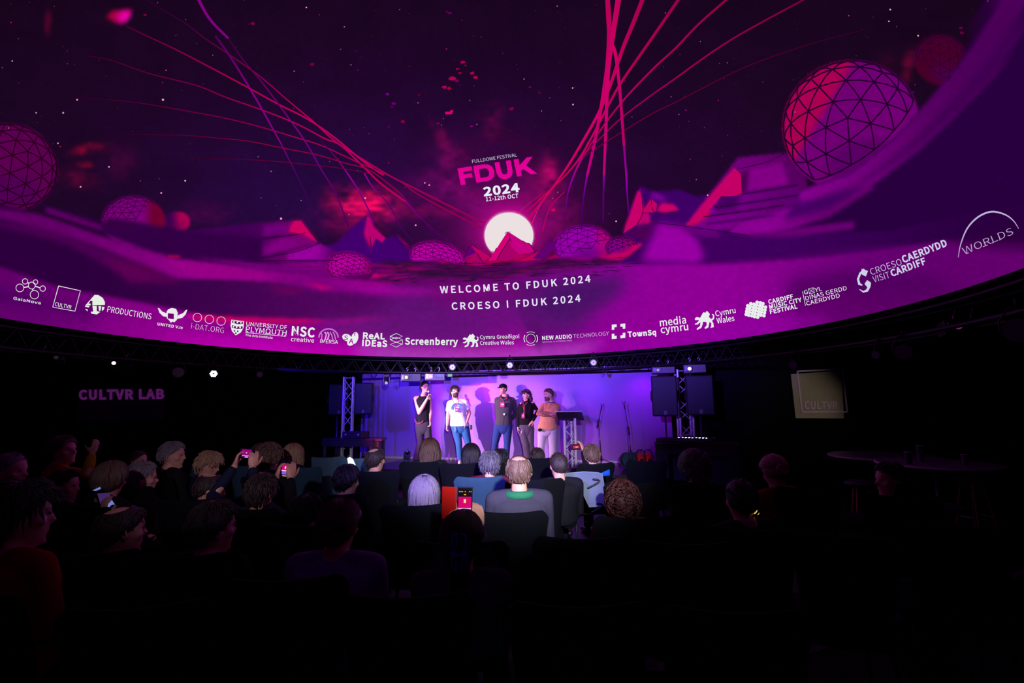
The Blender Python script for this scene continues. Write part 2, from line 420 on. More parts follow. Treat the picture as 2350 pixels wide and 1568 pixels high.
# centre ground: ridges and rocks round the sun
P_([(690, 575), (770, 560), (810, 520), (838, 497), (848, 497), (862, 530), (885, 548), (905, 540), (910, 538), (935, 565), (950, 580), (960, 620), (760, 640), (600, 620)], (66, 0, 108), 1)
P_([(841, 500), (849, 500), (858, 520), (866, 530), (884, 546), (876, 556), (862, 545), (852, 566), (846, 560), (835, 540)], (190, 0, 110), 2)
P_([(835, 540), (846, 560), (858, 568), (846, 568)], (130, 0, 90), 2)
P_([(910, 539), (914, 540), (940, 568), (936, 570)], (170, 0, 90), 1)
P_([(600, 510), (690, 507), (728, 557), (776, 582), (776, 640), (600, 660), (380, 600), (430, 530)], (120, 0, 112), 1, (64, 0, 84), (700, 560), (560, 560))
P_([(672, 509), (690, 507), (728, 556), (700, 540), (660, 532)], (205, 0, 98), 3)
P_([(604, 520), (650, 514), (664, 530), (604, 544)], (110, 0, 120), 5)
P_([(606, 566), (650, 545), (690, 550), (660, 575), (600, 588)], (130, 0, 130), 7)
P_([(720, 562), (728, 558), (776, 582), (760, 610), (660, 600), (660, 582)], (150, 0, 155), 5, (80, 0, 96), (720, 585), (775, 590))
for (x0, y0, x1, y1) in ((600, 546, 712, 533), (600, 591, 735, 556), (560, 600, 770, 598), (600, 614, 760, 636)):
    P_([(x0, y0), (x1, y1), (x1, y1 + 2), (x0, y0 + 5)], (44, 0, 60), 2, alpha=.85)
P_([(1064, 594), (1080, 562), (1130, 590), (1170, 600), (1240, 600), (1288, 574), (1292, 606), (1200, 622), (1060, 622)], (150, 0, 72), 2)
P_([(1125, 600), (1130, 582), (1165, 531), (1204, 556), (1215, 560), (1224, 575), (1200, 598)], (215, 0, 130), 1, (150, 0, 90), (1160, 540), (1180, 600))
P_([(1150, 592), (1165, 562), (1190, 575), (1205, 592), (1180, 602)], (180, 0, 88), 2)
P_([(1064, 592), (1080, 561), (1100, 572), (1126, 588), (1110, 600)], (170, 0, 110), 2)
P_([(1064, 590), (1078, 566), (1084, 580)], (90, 0, 110), 1)
P_([(1240, 590), (1256, 556), (1262, 545), (1270, 560), (1290, 575), (1260, 588)], (80, 0, 100), 3)
rr = random.Random(3)
for k in range(70):
    x = rr.uniform(1066, 1290); y = 598 + rr.uniform(-16, 18) + (abs(x - 1168) < 70) * 4; l = rr.uniform(8, 26)
    P_([(x, y), (x + l, y - rr.uniform(0, 9)), (x + l * .9, y - rr.uniform(-2, 4)), (x + l * .3, y + 3)], rr.choice(((205, 0, 84), (190, 0, 100), (90, 0, 50), (120, 0, 66))), 1, alpha=.8)
balls([0, 2, 1, 4, 5, 6, 3])
# rocky plain
P_([(760, 640), (860, 625), (940, 598), (1010, 598), (1060, 612), (1170, 606), (1290, 590), (1400, 592), (1460, 570), (1470, 600), (1600, 610), (1600, 660), (1100, 680), (860, 680)], (90, 0, 92), 2)
for k in range(330):
    x = rr.uniform(860, 1470); t = rr.random(); y = 606 + t * 50 - abs(x - 1130) * .05 + (x < 1000) * 6 + max(0, x - 1200) * -.02; l = rr.uniform(20, 110)
    P_([(x - l / 2, y + rr.uniform(-2, 3)), (x, y - rr.uniform(1, 4)), (x + l / 2, y + rr.uniform(-4, 2)), (x, y + rr.uniform(1, 4))], rr.choice(((46, 12, 50), (40, 14, 48), (40, 14, 48), (160, 0, 140), (120, 0, 110), (60, 6, 64), (180, 0, 96))), 1, alpha=.7)
P_([(1370, 590), (1430, 578), (1472, 556), (1474, 564), (1440, 590), (1420, 596)], (195, 0, 96), 2)
P_([(858, 628), (880, 630), (905, 630), (850, 640)], (200, 0, 110), 2)
# big dune right of centre
P_([(1425, 602), (1480, 560), (1504, 512), (1512, 508), (1580, 520), (1720, 540), (1860, 536), (2040, 530), (2350, 466), (2700, 380), (2700, 700), (1425, 640)], (62, 0, 92), 2, (42, 0, 62), (1700, 560), (2300, 500))
P_([(1470, 600), (1495, 545), (1510, 510), (1570, 520), (1600, 548), (1618, 590), (1600, 606)], (150, 0, 160), 8)
P_([(1560, 518), (1640, 526), (1660, 545), (1600, 540)], (110, 0, 126), 6)
P_([(1700, 528), (1830, 478), (1960, 420), (2010, 430), (1900, 500), (1780, 532)], (140, 0, 148), 4, (100, 0, 108), (1720, 520), (1900, 450))
P_([(1690, 545), (1850, 520), (1960, 508), (1960, 526), (1800, 545)], (104, 0, 112), 5)
P_([(1820, 470), (1900, 450), (1990, 425), (1900, 480), (1800, 505)], (58, 0, 92), 6, alpha=.8)
# foreground band: right
P_([(1200, 640), (1300, 622), (1420, 606), (1620, 606), (1800, 594), (1990, 575), (2170, 552), (2350, 556), (2700, 520), (2700, 900), (1100, 900), (1100, 660)], (142, 0, 148), 3, (96, 0, 106), (1600, 650), (2150, 640))
P_([(1610, 604), (1700, 598), (1900, 575), (2050, 560), (2050, 566), (1900, 588), (1700, 603)], (70, 0, 88), 3, alpha=.8)
P_([(2170, 552), (2350, 520), (2700, 470), (2700, 560), (2350, 578), (2200, 566)], (48, 0, 60), 8, alpha=.6)
P_([(1440, 640), (1460, 655), (1400, 662), (1340, 690), (1340, 760), (1200, 800), (1180, 690), (1280, 640)], (92, 14, 112), 26, alpha=.85)
P_([(1240, 650), (1440, 648), (1400, 670), (1300, 700)], (68, 18, 100), 14, alpha=.8)
P_([(1810, 640), (1960, 618), (2120, 636), (2210, 668), (2080, 680), (1900, 690), (1800, 720)], (66, 0, 84), 20, alpha=.75)
P_([(1830, 690), (1960, 650), (2100, 660), (2200, 670), (2100, 720), (1900, 760), (1820, 790)], (86, 0, 96), 20, alpha=.7)
# foreground: left
P_([(-300, 430), (0, 466), (60, 490), (160, 515), (330, 580), (430, 600), (600, 612), (770, 640), (900, 650), (1160, 652), (1240, 640), (1240, 900), (-300, 900)], (84, 6, 96), 3, (44, 0, 60), (900, 700), (150, 620))
P_([(100, 470), (240, 512), (250, 500), (430, 530), (600, 545), (600, 640), (430, 612), (300, 560), (100, 486)], (50, 0, 68), 4)
P_([(110, 478), (235, 520), (232, 527), (105, 486)], (110, 0, 108), 3)
P_([(-300, 410), (0, 480), (90, 492), (250, 548), (400, 592), (560, 616), (620, 640), (400, 640), (230, 570), (0, 500), (-300, 460)], (96, 0, 100), 5, (150, 0, 138), (60, 480), (560, 620))
P_([(-300, 440), (0, 506), (110, 525), (210, 560), (300, 600), (300, 640), (150, 560), (0, 520), (-300, 470)], (76, 0, 82), 6, alpha=.9)
P_([(230, 590), (330, 606), (420, 650), (300, 650)], (90, 0, 82), 9)
P_([(370, 598), (600, 614), (760, 640), (900, 650), (900, 662), (600, 646), (440, 634)], (150, 0, 132), 4)
P_([(440, 590), (560, 600), (760, 622), (750, 640), (600, 622)], (112, 0, 116), 4)
P_([(382, 585), (415, 587), (412, 593), (390, 592)], (170, 0, 76), 2)
P_([(600, 632), (760, 640), (860, 655), (1000, 662), (1100, 664), (1120, 672), (930, 684), (820, 672), (720, 668)], (176, 0, 160), 6, (120, 0, 120), (950, 670), (700, 660))
P_([(690, 648), (740, 656), (770, 662), (740, 664)], (205, 0, 110), 3)
P_([(615, 655), (700, 664), (690, 674), (640, 672)], (120, 0, 90), 6, alpha=.7)
P_([(900, 640), (1120, 640), (1180, 650), (980, 660)], (104, 0, 104), 4, alpha=.7)
P_([(-300, 560), (0, 612), (140, 660), (330, 695), (520, 735), (640, 740), (900, 730), (1100, 700), (1180, 700), (1280, 900), (-300, 900)], (96, 0, 104), 3, (166, 0, 158), (0, 640), (650, 790))
P_([(0, 660), (100, 690), (240, 712), (200, 752), (0, 730), (-300, 700), (-300, 620)], (66, 0, 88), 16, alpha=.75)
P_([(430, 722), (560, 728), (690, 732), (760, 736), (700, 745), (560, 744), (450, 734)], (205, 0, 104), 3)
P_([(400, 738), (520, 748), (760, 742), (900, 730), (960, 760), (800, 765), (600, 765), (430, 752)], (108, 0, 110), 10, alpha=.8)
P_([(740, 738), (950, 718), (960, 722), (800, 740)], (160, 0, 116), 3)
P_([(700, 745), (900, 722), (1000, 700), (1100, 740), (1150, 790), (900, 800), (760, 770)], (100, 26, 118), 22, alpha=.8)
P_([(900, 668), (1180, 650), (1300, 640), (1430, 640), (1400, 690), (1340, 750), (1180, 775), (1000, 790), (880, 770), (860, 720)], (96, 16, 116), 26, alpha=.85)
P_([(980, 655), (1200, 646), (1180, 690), (1000, 700)], (118, 6, 116), 12, alpha=.7)
P_([(1250, 655), (1440, 645), (1390, 690), (1300, 740), (1220, 720)], (68, 18, 98), 18, alpha=.8)
P_([(-300, 745), (0, 690), (400, 760), (700, 800), (840, 800), (840, 860), (-300, 860)], (190, 0, 178), 10, (110, 0, 116), (620, 790), (60, 700), alpha=.55)
P_([(820, 792), (1120, 800), (1300, 790), (1400, 780), (1300, 850), (800, 850)], (172, 62, 184), 12, alpha=.85)
P_([(1350, 790), (1560, 760), (1760, 720), (1900, 720), (1900, 840), (1350, 860)], (150, 0, 166), 16, alpha=.5)
P_([(440, 790), (700, 800), (860, 815), (860, 850), (440, 850)], (192, 0, 180), 10, alpha=.8)
# random grain over the whole picture
CV *= (.96 + .08 * vnoise(9, 7, 9))[..., None]
CV = np.clip(CV, 0, 255)

def sample(PX, PY):
    u = np.clip((PX - X0) / ST - .5, 0, CW - 1.001); v = np.clip((PY - Y0) / ST - .5, 0, CH - 1.001)
    i, j = u.astype(int), v.astype(int); fu, fv = (u - i)[:, None], (v - j)[:, None]
    return (CV[j, i] * (1 - fu) + CV[j, i + 1] * fu) * (1 - fv) + (CV[j + 1, i] * (1 - fu) + CV[j + 1, i + 1] * fu) * fv
def project(V):
    D = V - CAM; z = D @ FWD
    zz = np.maximum(z, .05)
    return 1175 + FPX * (D @ RGT) / zz, 784 - FPX * (D @ UPV) / zz, z
DOME = thing('dome_screen', (DC[0], DC[1], RIMZ), 'huge curved overhead dome screen showing a purple and magenta space landscape', 'screen')
AZF = math.atan2(DC[1], -DC[0]) * 0 + math.pi / 2
az = np.concatenate([np.radians(np.arange(-22, 202, .19)), np.radians(np.arange(202, 337.9, 4.0))])
el = np.concatenate([np.radians(np.arange(0, 24, .16)), np.radians(np.arange(24, 60, .4)), np.radians(np.arange(60, 90, 3.0))])
A_, E_ = np.meshgrid(az, el)
Vd = np.stack([DC[0] + DR * np.cos(E_) * np.cos(A_), DC[1] + DR * np.cos(E_) * np.sin(A_), RIMZ + DR * np.sin(E_)], -1).reshape(-1, 3)
top = np.array([[DC[0], DC[1], RIMZ + DR]])
Vd = np.concatenate([Vd, top]); na, ne = len(az), len(el)
PX, PY, PZ = project(Vd)
C1 = sample(PX, PY)
eld = np.degrees(np.arcsin(np.clip((Vd[:, 2] - RIMZ) / DR, -1, 1)))
C2 = np.where(eld[:, None] < 7, (92, 0, 98), np.where(eld[:, None] < 15, (48, 0, 66), (24, 5, 28))).astype(float)
kk = np.clip((PZ - .3) / .8, 0, 1)[:, None]
Cd = s2l(C1 * kk + C2 * (1 - kk))
F = []
ii = np.arange(na)
for e in range(ne - 1):
    F.append(np.stack([e * na + ii, (e + 1) * na + ii, (e + 1) * na + (ii + 1) % na, e * na + (ii + 1) % na], -1))
F = np.concatenate(F).tolist() + [((ne - 1) * na + k, ne * na, (ne - 1) * na + (k + 1) % na) for k in range(na)]
me = bpy.data.meshes.new('projected_picture')
me.from_pydata((Vd - np.array(DOME.location)).tolist(), [], F); me.update()
at = me.color_attributes.new('Col', 'FLOAT_COLOR', 'POINT')
a4 = np.ones((len(Vd), 4), np.float32); a4[:, :3] = Cd; at.data.foreach_set('color', a4.ravel())
me.polygons.foreach_set('use_smooth', [True] * len(me.polygons)); me.materials.append(MP)
o = bpy.data.objects.new('projection_surface', me); COL.objects.link(o); o.parent = DOME
# the shell behind it and the black hem along the rim
g = MB(); R = []
for e in np.radians([0, 6, 14, 24, 36, 50, 64, 78, 88]):
    R.append([np.array((DC[0] + (DR + .06) * math.cos(e) * math.cos(a), DC[1] + (DR + .06) * math.cos(e) * math.sin(a), RIMZ + (DR + .06) * math.sin(e))) for a in np.linspace(0, 2 * math.pi, 72, endpoint=False)])
g.rings(R, cap=False); g.build('shell', M_BLACK, DOME)
g = MB(); R = []
N = 144
for (dr, dz) in ((-.004, 0.0), (-.01, -.045), (.07, -.045), (.07, .01)):
    R.append([np.array((DC[0] + (DR + dr) * math.cos(a), DC[1] + (DR + dr) * math.sin(a), RIMZ + dz)) for a in np.linspace(0, 2 * math.pi, N, endpoint=False)])
R.append(R[0]); g.rings(R, cap=False); g.build('rim_hem', mat('black_hem', (10, 10, 12), .8), DOME)

# ---- crisp parts of the picture: thin light shapes lying on the screen
def dpts(P, inset=.012): return [dome_hit(x, y, inset) for x, y in P]
class DB(MB):
    def poly(s, P, col, inset=.014):
        c = s2l(col); V = dpts(P, inset)
        T = tessellate_polygon([[Vector((x, y, 0)) for x, y in P]])
        s.add(V, [tuple(t) for t in T], c)
    def strip(s, P, w, col, inset=.012, cols=None):
        """ribbon along pixel points; w number or list; cols list of colours"""
        n = len(P); P = np.array(P, float)
        if not hasattr(w, '__len__'): w = [w] * n
        vs = []; cs = []
        for i in range(n):
            t = P[min(i + 1, n - 1)] - P[max(0, i - 1)]; t = t / max(1e-6, np.linalg.norm(t)); nn = np.array((-t[1], t[0]))
            for k in (-.5, .5):
                q = P[i] + nn * w[i] * k; vs.append(dome_hit(q[0], q[1], inset)); cs.append(tuple(s2l(cols[i] if cols else col)))
        o = len(s.v); s.v.extend([tuple(v) for v in vs]); s.c.extend(cs)
        s.f.extend([(o + 2 * i, o + 2 * i + 1, o + 2 * i + 3, o + 2 * i + 2) for i in range(n - 1)])
    def ring(s, cx, cy, rx, ry, w, col, a=0, a0=0, a1=2 * math.pi, n=32, inset=.014):
        s.strip(ell_poly(cx, cy, rx, ry, a, n, a0, a1 + (a1 - a0) / (n - 1)), w, col, inset)
    def disc(s, cx, cy, rx, ry, col, a=0, n=20, inset=.014): s.poly(ell_poly(cx, cy, rx, ry, a, n), col, inset)
def smooth_path(P, k=6, w=None):
    P = np.array(P, float); out = []
    n = len(P)
    for i in range(n - 1):
        p0, p1, p2, p3 = P[max(0, i - 1)], P[i], P[i + 1], P[min(n - 1, i + 2)]
        for j in range(k):
            t = j / k
            out.append(.5 * ((2 * p1) + (-p0 + p2) * t + (2 * p0 - 5 * p1 + 4 * p2 - p3) * t * t + (-p0 + 3 * p1 - 3 * p2 + p3) * t ** 3))
    out.append(P[-1]); return out
PINK, VIO, SKY, REDP = (190, 0, 92), (128, 0, 128), (28, 6, 34), (170, 0, 72)
def trail(P, wid, c0, c1, c2=None, k=6):
    Q = smooth_path(P, k); n = len(Q); cols = []
    for i in range(n):
        t = i / (n - 1)
        if c2 is None: c = np.array(c0) * (1 - t) + np.array(c1) * t
        elif t < .5: c = np.array(c0) * (1 - 2 * t) + np.array(c1) * 2 * t
        else: c = np.array(c1) * (2 - 2 * t) + np.array(c2) * (2 * t - 1)
        cols.append(c)
    w = [wid[0] * (1 - i / (n - 1)) + wid[1] * i / (n - 1) for i in range(n)]
    b = DB(); b.strip(Q, w, None, .01, cols)
    b.build('light_trail', MP, DOME)
DIM = (60, 0, 52)
trail([(446, -20), (480, 42), (524, 88)], (7, 5), VIO, VIO)
trail([(494, 82), (525, 125), (562, 184), (595, 240), (623, 290), (645, 330)], (5, 3), (70, 0, 80), VIO, VIO)
trail([(645, 330), (664, 368), (690, 420), (715, 477), (745, 555)], (3, 2), VIO, (60, 4, 84), (46, 6, 72))
trail([(524, 88), (560, 140), (603, 191), (661, 269), (702, 327), (739, 392), (770, 443), (800, 520)], (3, 3), DIM, VIO, (70, 0, 90))
trail([(732, 317), (770, 361), (800, 402), (826, 443), (860, 510)], (2, 3.5), DIM, (160, 0, 150), (80, 0, 104))
trail([(836, 398), (857, 432), (891, 468), (920, 520), (950, 560)], (3, 2), (165, 0, 150), (90, 0, 110), (56, 4, 76))
trail([(335, 0), (420, 50), (470, 88), (530, 128), (600, 178), (660, 230), (720, 280), (770, 325), (836, 368), (897, 405), (945, 429), (1006, 460), (1108, 511)], (2, 4), (40, 0, 50), (180, 0, 90), (150, 0, 80))
trail([(290, 60), (340, 84), (400, 112), (470, 148), (560, 196), (640, 240), (700, 270), (760, 310), (836, 372), (880, 402)], (3, 4), (70, 0, 40), (175, 0, 84), (195, 0, 90))
trail([(200, 128), (260, 140), (340, 168), (450, 196), (520, 224), (600, 252), (680, 284), (745, 318), (782, 334), (836, 385), (877, 424), (931, 463)], (2, 4), (50, 0, 38), (165, 0, 84), (190, 0, 90))
trail([(160, 225), (250, 229), (330, 238), (430, 255), (520, 272), (600, 292), (680, 316), (740, 335), (820, 372), (911, 412), (959, 446), (1040, 490), (1105, 524)], (2, 3), (40, 0, 30), (160, 0, 80), (150, 0, 70))
trail([(260, 308), (340, 309), (430, 311), (500, 317), (570, 324), (650, 340), (730, 356), (790, 374), (850, 392), (918, 443)], (1.5, 2.5), (40, 0, 30), (140, 0, 60), (150, 0, 72))
trail([(380, 367), (470, 364), (560, 366), (640, 371), (710, 378), (780, 386), (850, 398)], (1.2, 2), (36, 0, 28), (110, 0, 50), (100, 0, 50))
trail([(918, 443), (959, 490), (1000, 540), (1040, 572)], (2.5, 1.5), (120, 0, 120), (70, 0, 96), (54, 4, 76))
trail([(931, 463), (965, 500), (1010, 540), (1060, 575)], (2.5, 1.5), (150, 0, 120), (90, 0, 100), (80, 0, 80))
RV = (150, 0, 170)
trail([(1393, -20), (1398, 60), (1395, 136), (1387, 200), (1378, 255), (1366, 320), (1354, 375), (1347, 405)], (11, 5), (178, 0, 84), (200, 0, 104), (185, 0, 130))
trail([(1347, 405), (1341, 440), (1337, 477), (1334, 530)], (4, 2.5), RV, (80, 0, 110), (60, 0, 90))
trail([(1422, -20), (1405, 89), (1395, 170), (1391, 283), (1386, 402)], (13, 5), (190, 0, 90), (205, 0, 104), (190, 0, 120))
trail([(1386, 402), (1385, 440), (1384, 511)], (4.5, 3), RV, (90, 0, 120), (70, 0, 100))
trail([(1393, -10), (1399, 85), (1412, 122), (1422, 204), (1432, 334)], (9, 6), (180, 0, 84), (205, 0, 100), (180, 0, 104))
trail([(1432, 334), (1437, 399), (1439, 440), (1443, 494)], (5, 2.5), (140, 0, 120), RV, (74, 0, 106))
trail([(1482, -20), (1452, 56), (1429, 112), (1402, 191), (1374, 259), (1330, 337), (1296, 392), (1250, 455), (1211, 504)], (10, 3), (160, 0, 76), (205, 0, 100), (210, 0, 90))
trail([(1570, -20), (1500, 82), (1429, 184), (1398, 238), (1340, 347), (1300, 400), (1259, 439), (1205, 490)], (7, 2), (150, 0, 68), (195, 0, 92), (200, 0, 80))
trail([(1690, -20), (1608, 51), (1550, 111), (1500, 157), (1429, 232), (1370, 310), (1334, 368), (1313, 412)], (5, 2.5), (140, 0, 66), (180, 0, 84), (170, 0, 100))
trail([(1880, -20), (1843, 0), (1754, 48), (1680, 90), (1615, 133), (1550, 180), (1500, 215), (1432, 266), (1395, 300), (1345, 350)], (4, 2.5), (110, 0, 56), (160, 0, 78), (150, 0, 80))
trail([(1990, 66), (1969, 72), (1856, 102), (1720, 150), (1615, 201), (1550, 235), (1500, 259), (1432, 300), (1337, 361)], (2, 2), (34, 2, 26), (95, 0, 46), (120, 0, 60))
trail([(1350, 327), (1330, 371), (1313, 412), (1302, 450), (1296, 500)], (4, 2.5), (190, 0, 110), RV, (80, 0, 100))
trail([(1296, 440), (1262, 477), (1245, 531)], (2, 2), (180, 0, 90), (200, 0, 90))
trail([(1259, 439), (1235, 480), (1218, 520)], (2, 2), (190, 0, 90), (230, 30, 110))
trail([(1250, 441), (1215, 466), (1185, 492)], (1.5, 1.5), (150, 0, 70), (220, 20, 110))
# ring of fine arcs round the title
b = DB()
for k in range(7):
    b.ring(1140, 412, 92 + 5 * k, 84 + 5 * k, .8, (70, 0, 40), 0, 3.3 + .1 * k, 6.1 - .1 * k, 40, .008)
b.build('faint_arc', MP, DOME, kind='stuff')
# stars and floating fragments
b = DB(); rs = random.Random(11)
for k in range(620):
    x, y = rs.uniform(-50, 2300), rs.uniform(-60, 560)
    lim = 440 + (x > 560) * 80 - max(0, x - 1500) * .5
    if y > lim: continue
    d = rs.random(); r = .6 + 1.0 * d ** 5; br = 70 + 110 * d ** 3
    b.disc(x, y, r, r, (br, br * .55, br * .75) if rs.random() < .7 else (br, 20, br * .4), 0, 6, .008)
for (x, y, r) in ((374, 229, 2.6), (177, 229, 2), (645, 502, 2.6), (145, 259, 2), (83, 259, 1.6), (28, 140, 1.6), (250, 383, 2), (133, 329, 1.8), (185, 429, 2), (425, 415, 2), (370, 443, 2), (703, 17, 1.6), (2107, 82, 2), (2043, 22, 2), (2040, 49, 1.8), (954, 517, 2), (985, 425, 1.8), (1314, 202, 1.6), (1315, 240, 2), (1414, 508, 2), (1624, 448, 1.8), (838, 455, 2), (975, 420, 1.6)):
    b.disc(x, y, r, r, (225, 160, 190), 0, 10, .009)
b.build('star_field', MP, DOME, kind='stuff')
b = DB()
def frag(x, y, s, col, seed):
    r = random.Random(seed)
    b.poly([(x + s * (.5 + .6 * r.random()) * math.cos(a), y + s * .7 * (.4 + .7 * r.random()) * math.sin(a)) for a in [k * 2 * math.pi / 7 for k in range(7)]], col, .009)
for i, (x, y, s, c) in enumerate(((1062, 143, 7, (160, 0, 66)), (1068, 150, 5, (110, 0, 50)), (1050, 158, 5, (150, 0, 66)), (1055, 168, 6, (140, 0, 60)), (1040, 180, 11, (175, 0, 74)), (1037, 176, 5, (90, 0, 70)), (1048, 186, 6, (110, 0, 90)),
                                  (1083, 168, 8, (170, 0, 78)), (1092, 178, 7, (180, 0, 74)), (1020, 200, 7, (170, 0, 84)), (1031, 203, 6, (170, 0, 40)), (889, 216, 6, (110, 0, 130)), (904, 238, 7, (100, 0, 110)), (899, 245, 6, (70, 0, 90)),
                                  (925, 279, 7, (130, 0, 54)), (1030, 260, 9, (215, 0, 110)), (1036, 255, 6, (215, 0, 110)), (1005, 283, 5, (130, 0, 56)), (1174, 250, 8, (120, 0, 66)), (1216, 200, 4, (110, 0, 110)), (1238, 213, 4, (90, 0, 50)),
                                  (717, 147, 7, (110, 0, 56)), (961, 218, 4, (100, 0, 30)), (1032, 30, 6, (100, 0, 90)), (1025, 27, 4, (80, 0, 80)), (892, 291, 4, (90, 0, 90)), (1082, 290, 4, (120, 0, 110)), (580, 54, 6, (120, 0, 60)), (571, 55, 4, (80, 0, 40)),
                                  (2205, 64, 6, (100, 0, 60)), (2208, 76, 6, (100, 0, 60)), (1270, 482, 8, (220, 0, 90)), (1574, 253, 3, (140, 0, 100)), (1091, 445, 4, (130, 0, 50)), (333, 34, 4, (150, 0, 50)))):
    frag(x, y, s, c, i)
b.build('rock_fragment', MP, DOME, kind='stuff')
# struts of the geodesic balls
def geodesic(fr):
    bmi = bmesh.new(); bmesh.ops.create_icosphere(bmi, subdivisions=1, radius=1.0)
    IV = np.array([v.co[:] for v in bmi.verts]); T = [[v.index for v in f.verts] for f in bmi.faces]; bmi.free()
    vs = {}; es = set()
    def vid(p):
        p = p / np.linalg.norm(p); k = tuple(np.round(p, 4)); 
        return vs.setdefault(k, len(vs))
    for t in T:
        a, b, c = IV[t]; g = {}
        for i in range(fr + 1):
            for j in range(fr + 1 - i): g[i, j] = vid(a * (fr - i - j) / fr + b * i / fr + c * j / fr)
        for i in range(fr):
            for j in range(fr - i):
                x, y, z = g[i, j], g[i + 1, j], g[i, j + 1]
                for e in ((x, y), (y, z), (z, x)): es.add((min(e), max(e)))
    return np.array(list(vs.keys())), sorted(es)
GEO3, GEO4 = geodesic(3), geodesic(4)
def ground_y(i, x):
    c = {0: [(-50, 470), (0, 470), (60, 487), (130, 510)], 1: [(230, 525), (300, 535), (320, 500), (350, 470), (390, 470)], 3: [(740, 634), (860, 645)], 4: [(930, 592), (1010, 598), (1030, 614), (1080, 612)], 5: [(1270, 592), (1345, 580), (1420, 540)],
         6: [(1380, 588), (1470, 560)], 7: [(1790, 440), (1850, 430), (1950, 385), (2050, 315), (2110, 245), (2130, 240)], 8: [(2090, 130), (2140, 160), (2180, 190), (2225, 110)]}[i]
    return np.interp(x, [p[0] for p in c], [p[1] for p in c])
for i, (cx, cy, rx, ry, a, c1, c2, bx, fr) in enumerate(BALLS):
    if not fr: continue
    big = i in (7, 0)
    Vv, Ee = GEO4 if i in (3, 4, 1) else GEO3
    Rr = rotx(.5 + i) @ roty(.3 + i * 1.7) @ rotz(.2 * i)
    Q = Vv @ Rr.T; c, s = math.cos(a), math.sin(a)
    b = DB()
    dark = tuple(np.array(c1) * (.28 if i in (0, 7) else .42) + np.array((8, 0, 12)))
    for (p, q) in Ee:
        if Q[p, 2] < -.05 or Q[q, 2] < -.05: continue
        for k in range(2):
            u = Q[p] * (1 - k / 2) + Q[q] * k / 2; v = Q[p] * (1 - (k + 1) / 2) + Q[q] * (k + 1) / 2
            u = u / np.linalg.norm(u); v = v / np.linalg.norm(v)
            pu = (cx + rx * u[0] * c - ry * u[1] * s, cy + rx * u[0] * s + ry * u[1] * c)
            pv = (cx + rx * v[0] * c - ry * v[1] * s, cy + rx * v[0] * s + ry * v[1] * c)
            if pu[1] > ground_y(i, pu[0]) or pv[1] > ground_y(i, pv[0]): continue
            b.strip([pu, pv], 3.4 if i == 7 else 2.6 if i == 0 else 1.5, dark, .009)
    b.build('geodesic_ball_struts', MP, DOME, kind='stuff')

# ---- the sun and the peak before it, crisp
b = DB()
arc = [(1168 + 56 * math.cos(a), 541 + 53 * math.sin(a)) for a in np.linspace(math.radians(137), math.radians(388), 46)]
b.poly(arc + [(1204, 557), (1165, 532), (1136, 576)], (236, 224, 226), .010)
b.build('sun_disc', MP, DOME, smooth=False)
b = DB()
for P, c in (([(1120, 600), (1136, 576), (1165, 531), (1170, 548), (1152, 570), (1140, 596)], (214, 0, 120)), ([(1165, 531), (1204, 556), (1216, 560), (1226, 578), (1192, 584), (1172, 566), (1168, 548)], (196, 0, 128)),
             ([(1170, 548), (1174, 568), (1194, 586), (1160, 600), (1142, 596), (1154, 572)], (168, 0, 104)), ([(1066, 592), (1080, 562), (1100, 574), (1088, 582)], (96, 0, 112)), ([(1080, 562), (1128, 590), (1108, 600), (1094, 582)], (188, 0, 100)),
             ([(1216, 600), (1262, 552), (1276, 568), (1250, 592)], (98, 0, 110)), ([(1190, 600), (1236, 578), (1256, 562), (1240, 596)], (190, 0, 84)),
             ([(1463, 442), (1469, 432), (1476, 486), (1460, 516), (1430, 536), (1447, 496)], (200, 0, 106)), ([(1476, 484), (1494, 457), (1508, 468), (1504, 487), (1478, 488)], (196, 0, 98)),
             ([(841, 500), (848, 498), (856, 522), (866, 532), (884, 546), (878, 556), (862, 545), (854, 566), (846, 548)], (186, 0, 112)), ([(674, 509), (690, 507), (728, 556), (702, 540), (664, 530)], (204, 0, 98)),
             ([(1576, 518), (1606, 480), (1686, 386), (1700, 400), (1702, 448), (1654, 452), (1604, 508)], (196, 0, 102))):
    b.poly(P, c, .011)
b.build('lit_rock_face', MP, DOME, smooth=False, kind='stuff')
b = DB()
for Q in ([(1136, 576), (1165, 531), (1204, 556), (1216, 560), (1228, 580)], [(1170, 548), (1154, 572), (1140, 598)], [(1168, 540), (1176, 560), (1196, 582)], [(1064, 594), (1080, 562), (1100, 574), (1128, 590)], [(1094, 580), (1110, 604)],
          [(600, 547), (660, 541), (712, 533)], [(600, 592), (680, 578), (735, 557)], [(560, 600), (700, 597), (776, 598)], [(838, 497), (846, 520), (852, 566)], [(906, 540), (916, 556), (944, 570)],
          [(1694, 388), (1760, 372), (1800, 352)], [(1654, 452), (1740, 440), (1830, 424)], [(1640, 476), (1740, 462), (1834, 447)], [(1612, 498), (1720, 484), (1800, 470)], [(1466, 429), (1476, 482), (1462, 516)], [(1494, 457), (1504, 488), (1560, 486)], [(1500, 511), (1580, 520), (1720, 541)]):
    b.strip(smooth_path(Q, 4), 1.5, (44, 0, 50), .013)
for k in range(90):
    x = rr.uniform(870, 1450); y = 606 + rr.random() * 46 - abs(x - 1130) * .05 + (x < 1000) * 6 - max(0, x - 1200) * .02; l = rr.uniform(14, 60)
    b.strip([(x, y), (x + l * .5, y - rr.uniform(-1, 3)), (x + l, y + rr.uniform(-4, 1))], [.4, 1.8, .4], (44, 10, 50), .012)
b.build('contour_line', MP, DOME, kind='stuff')

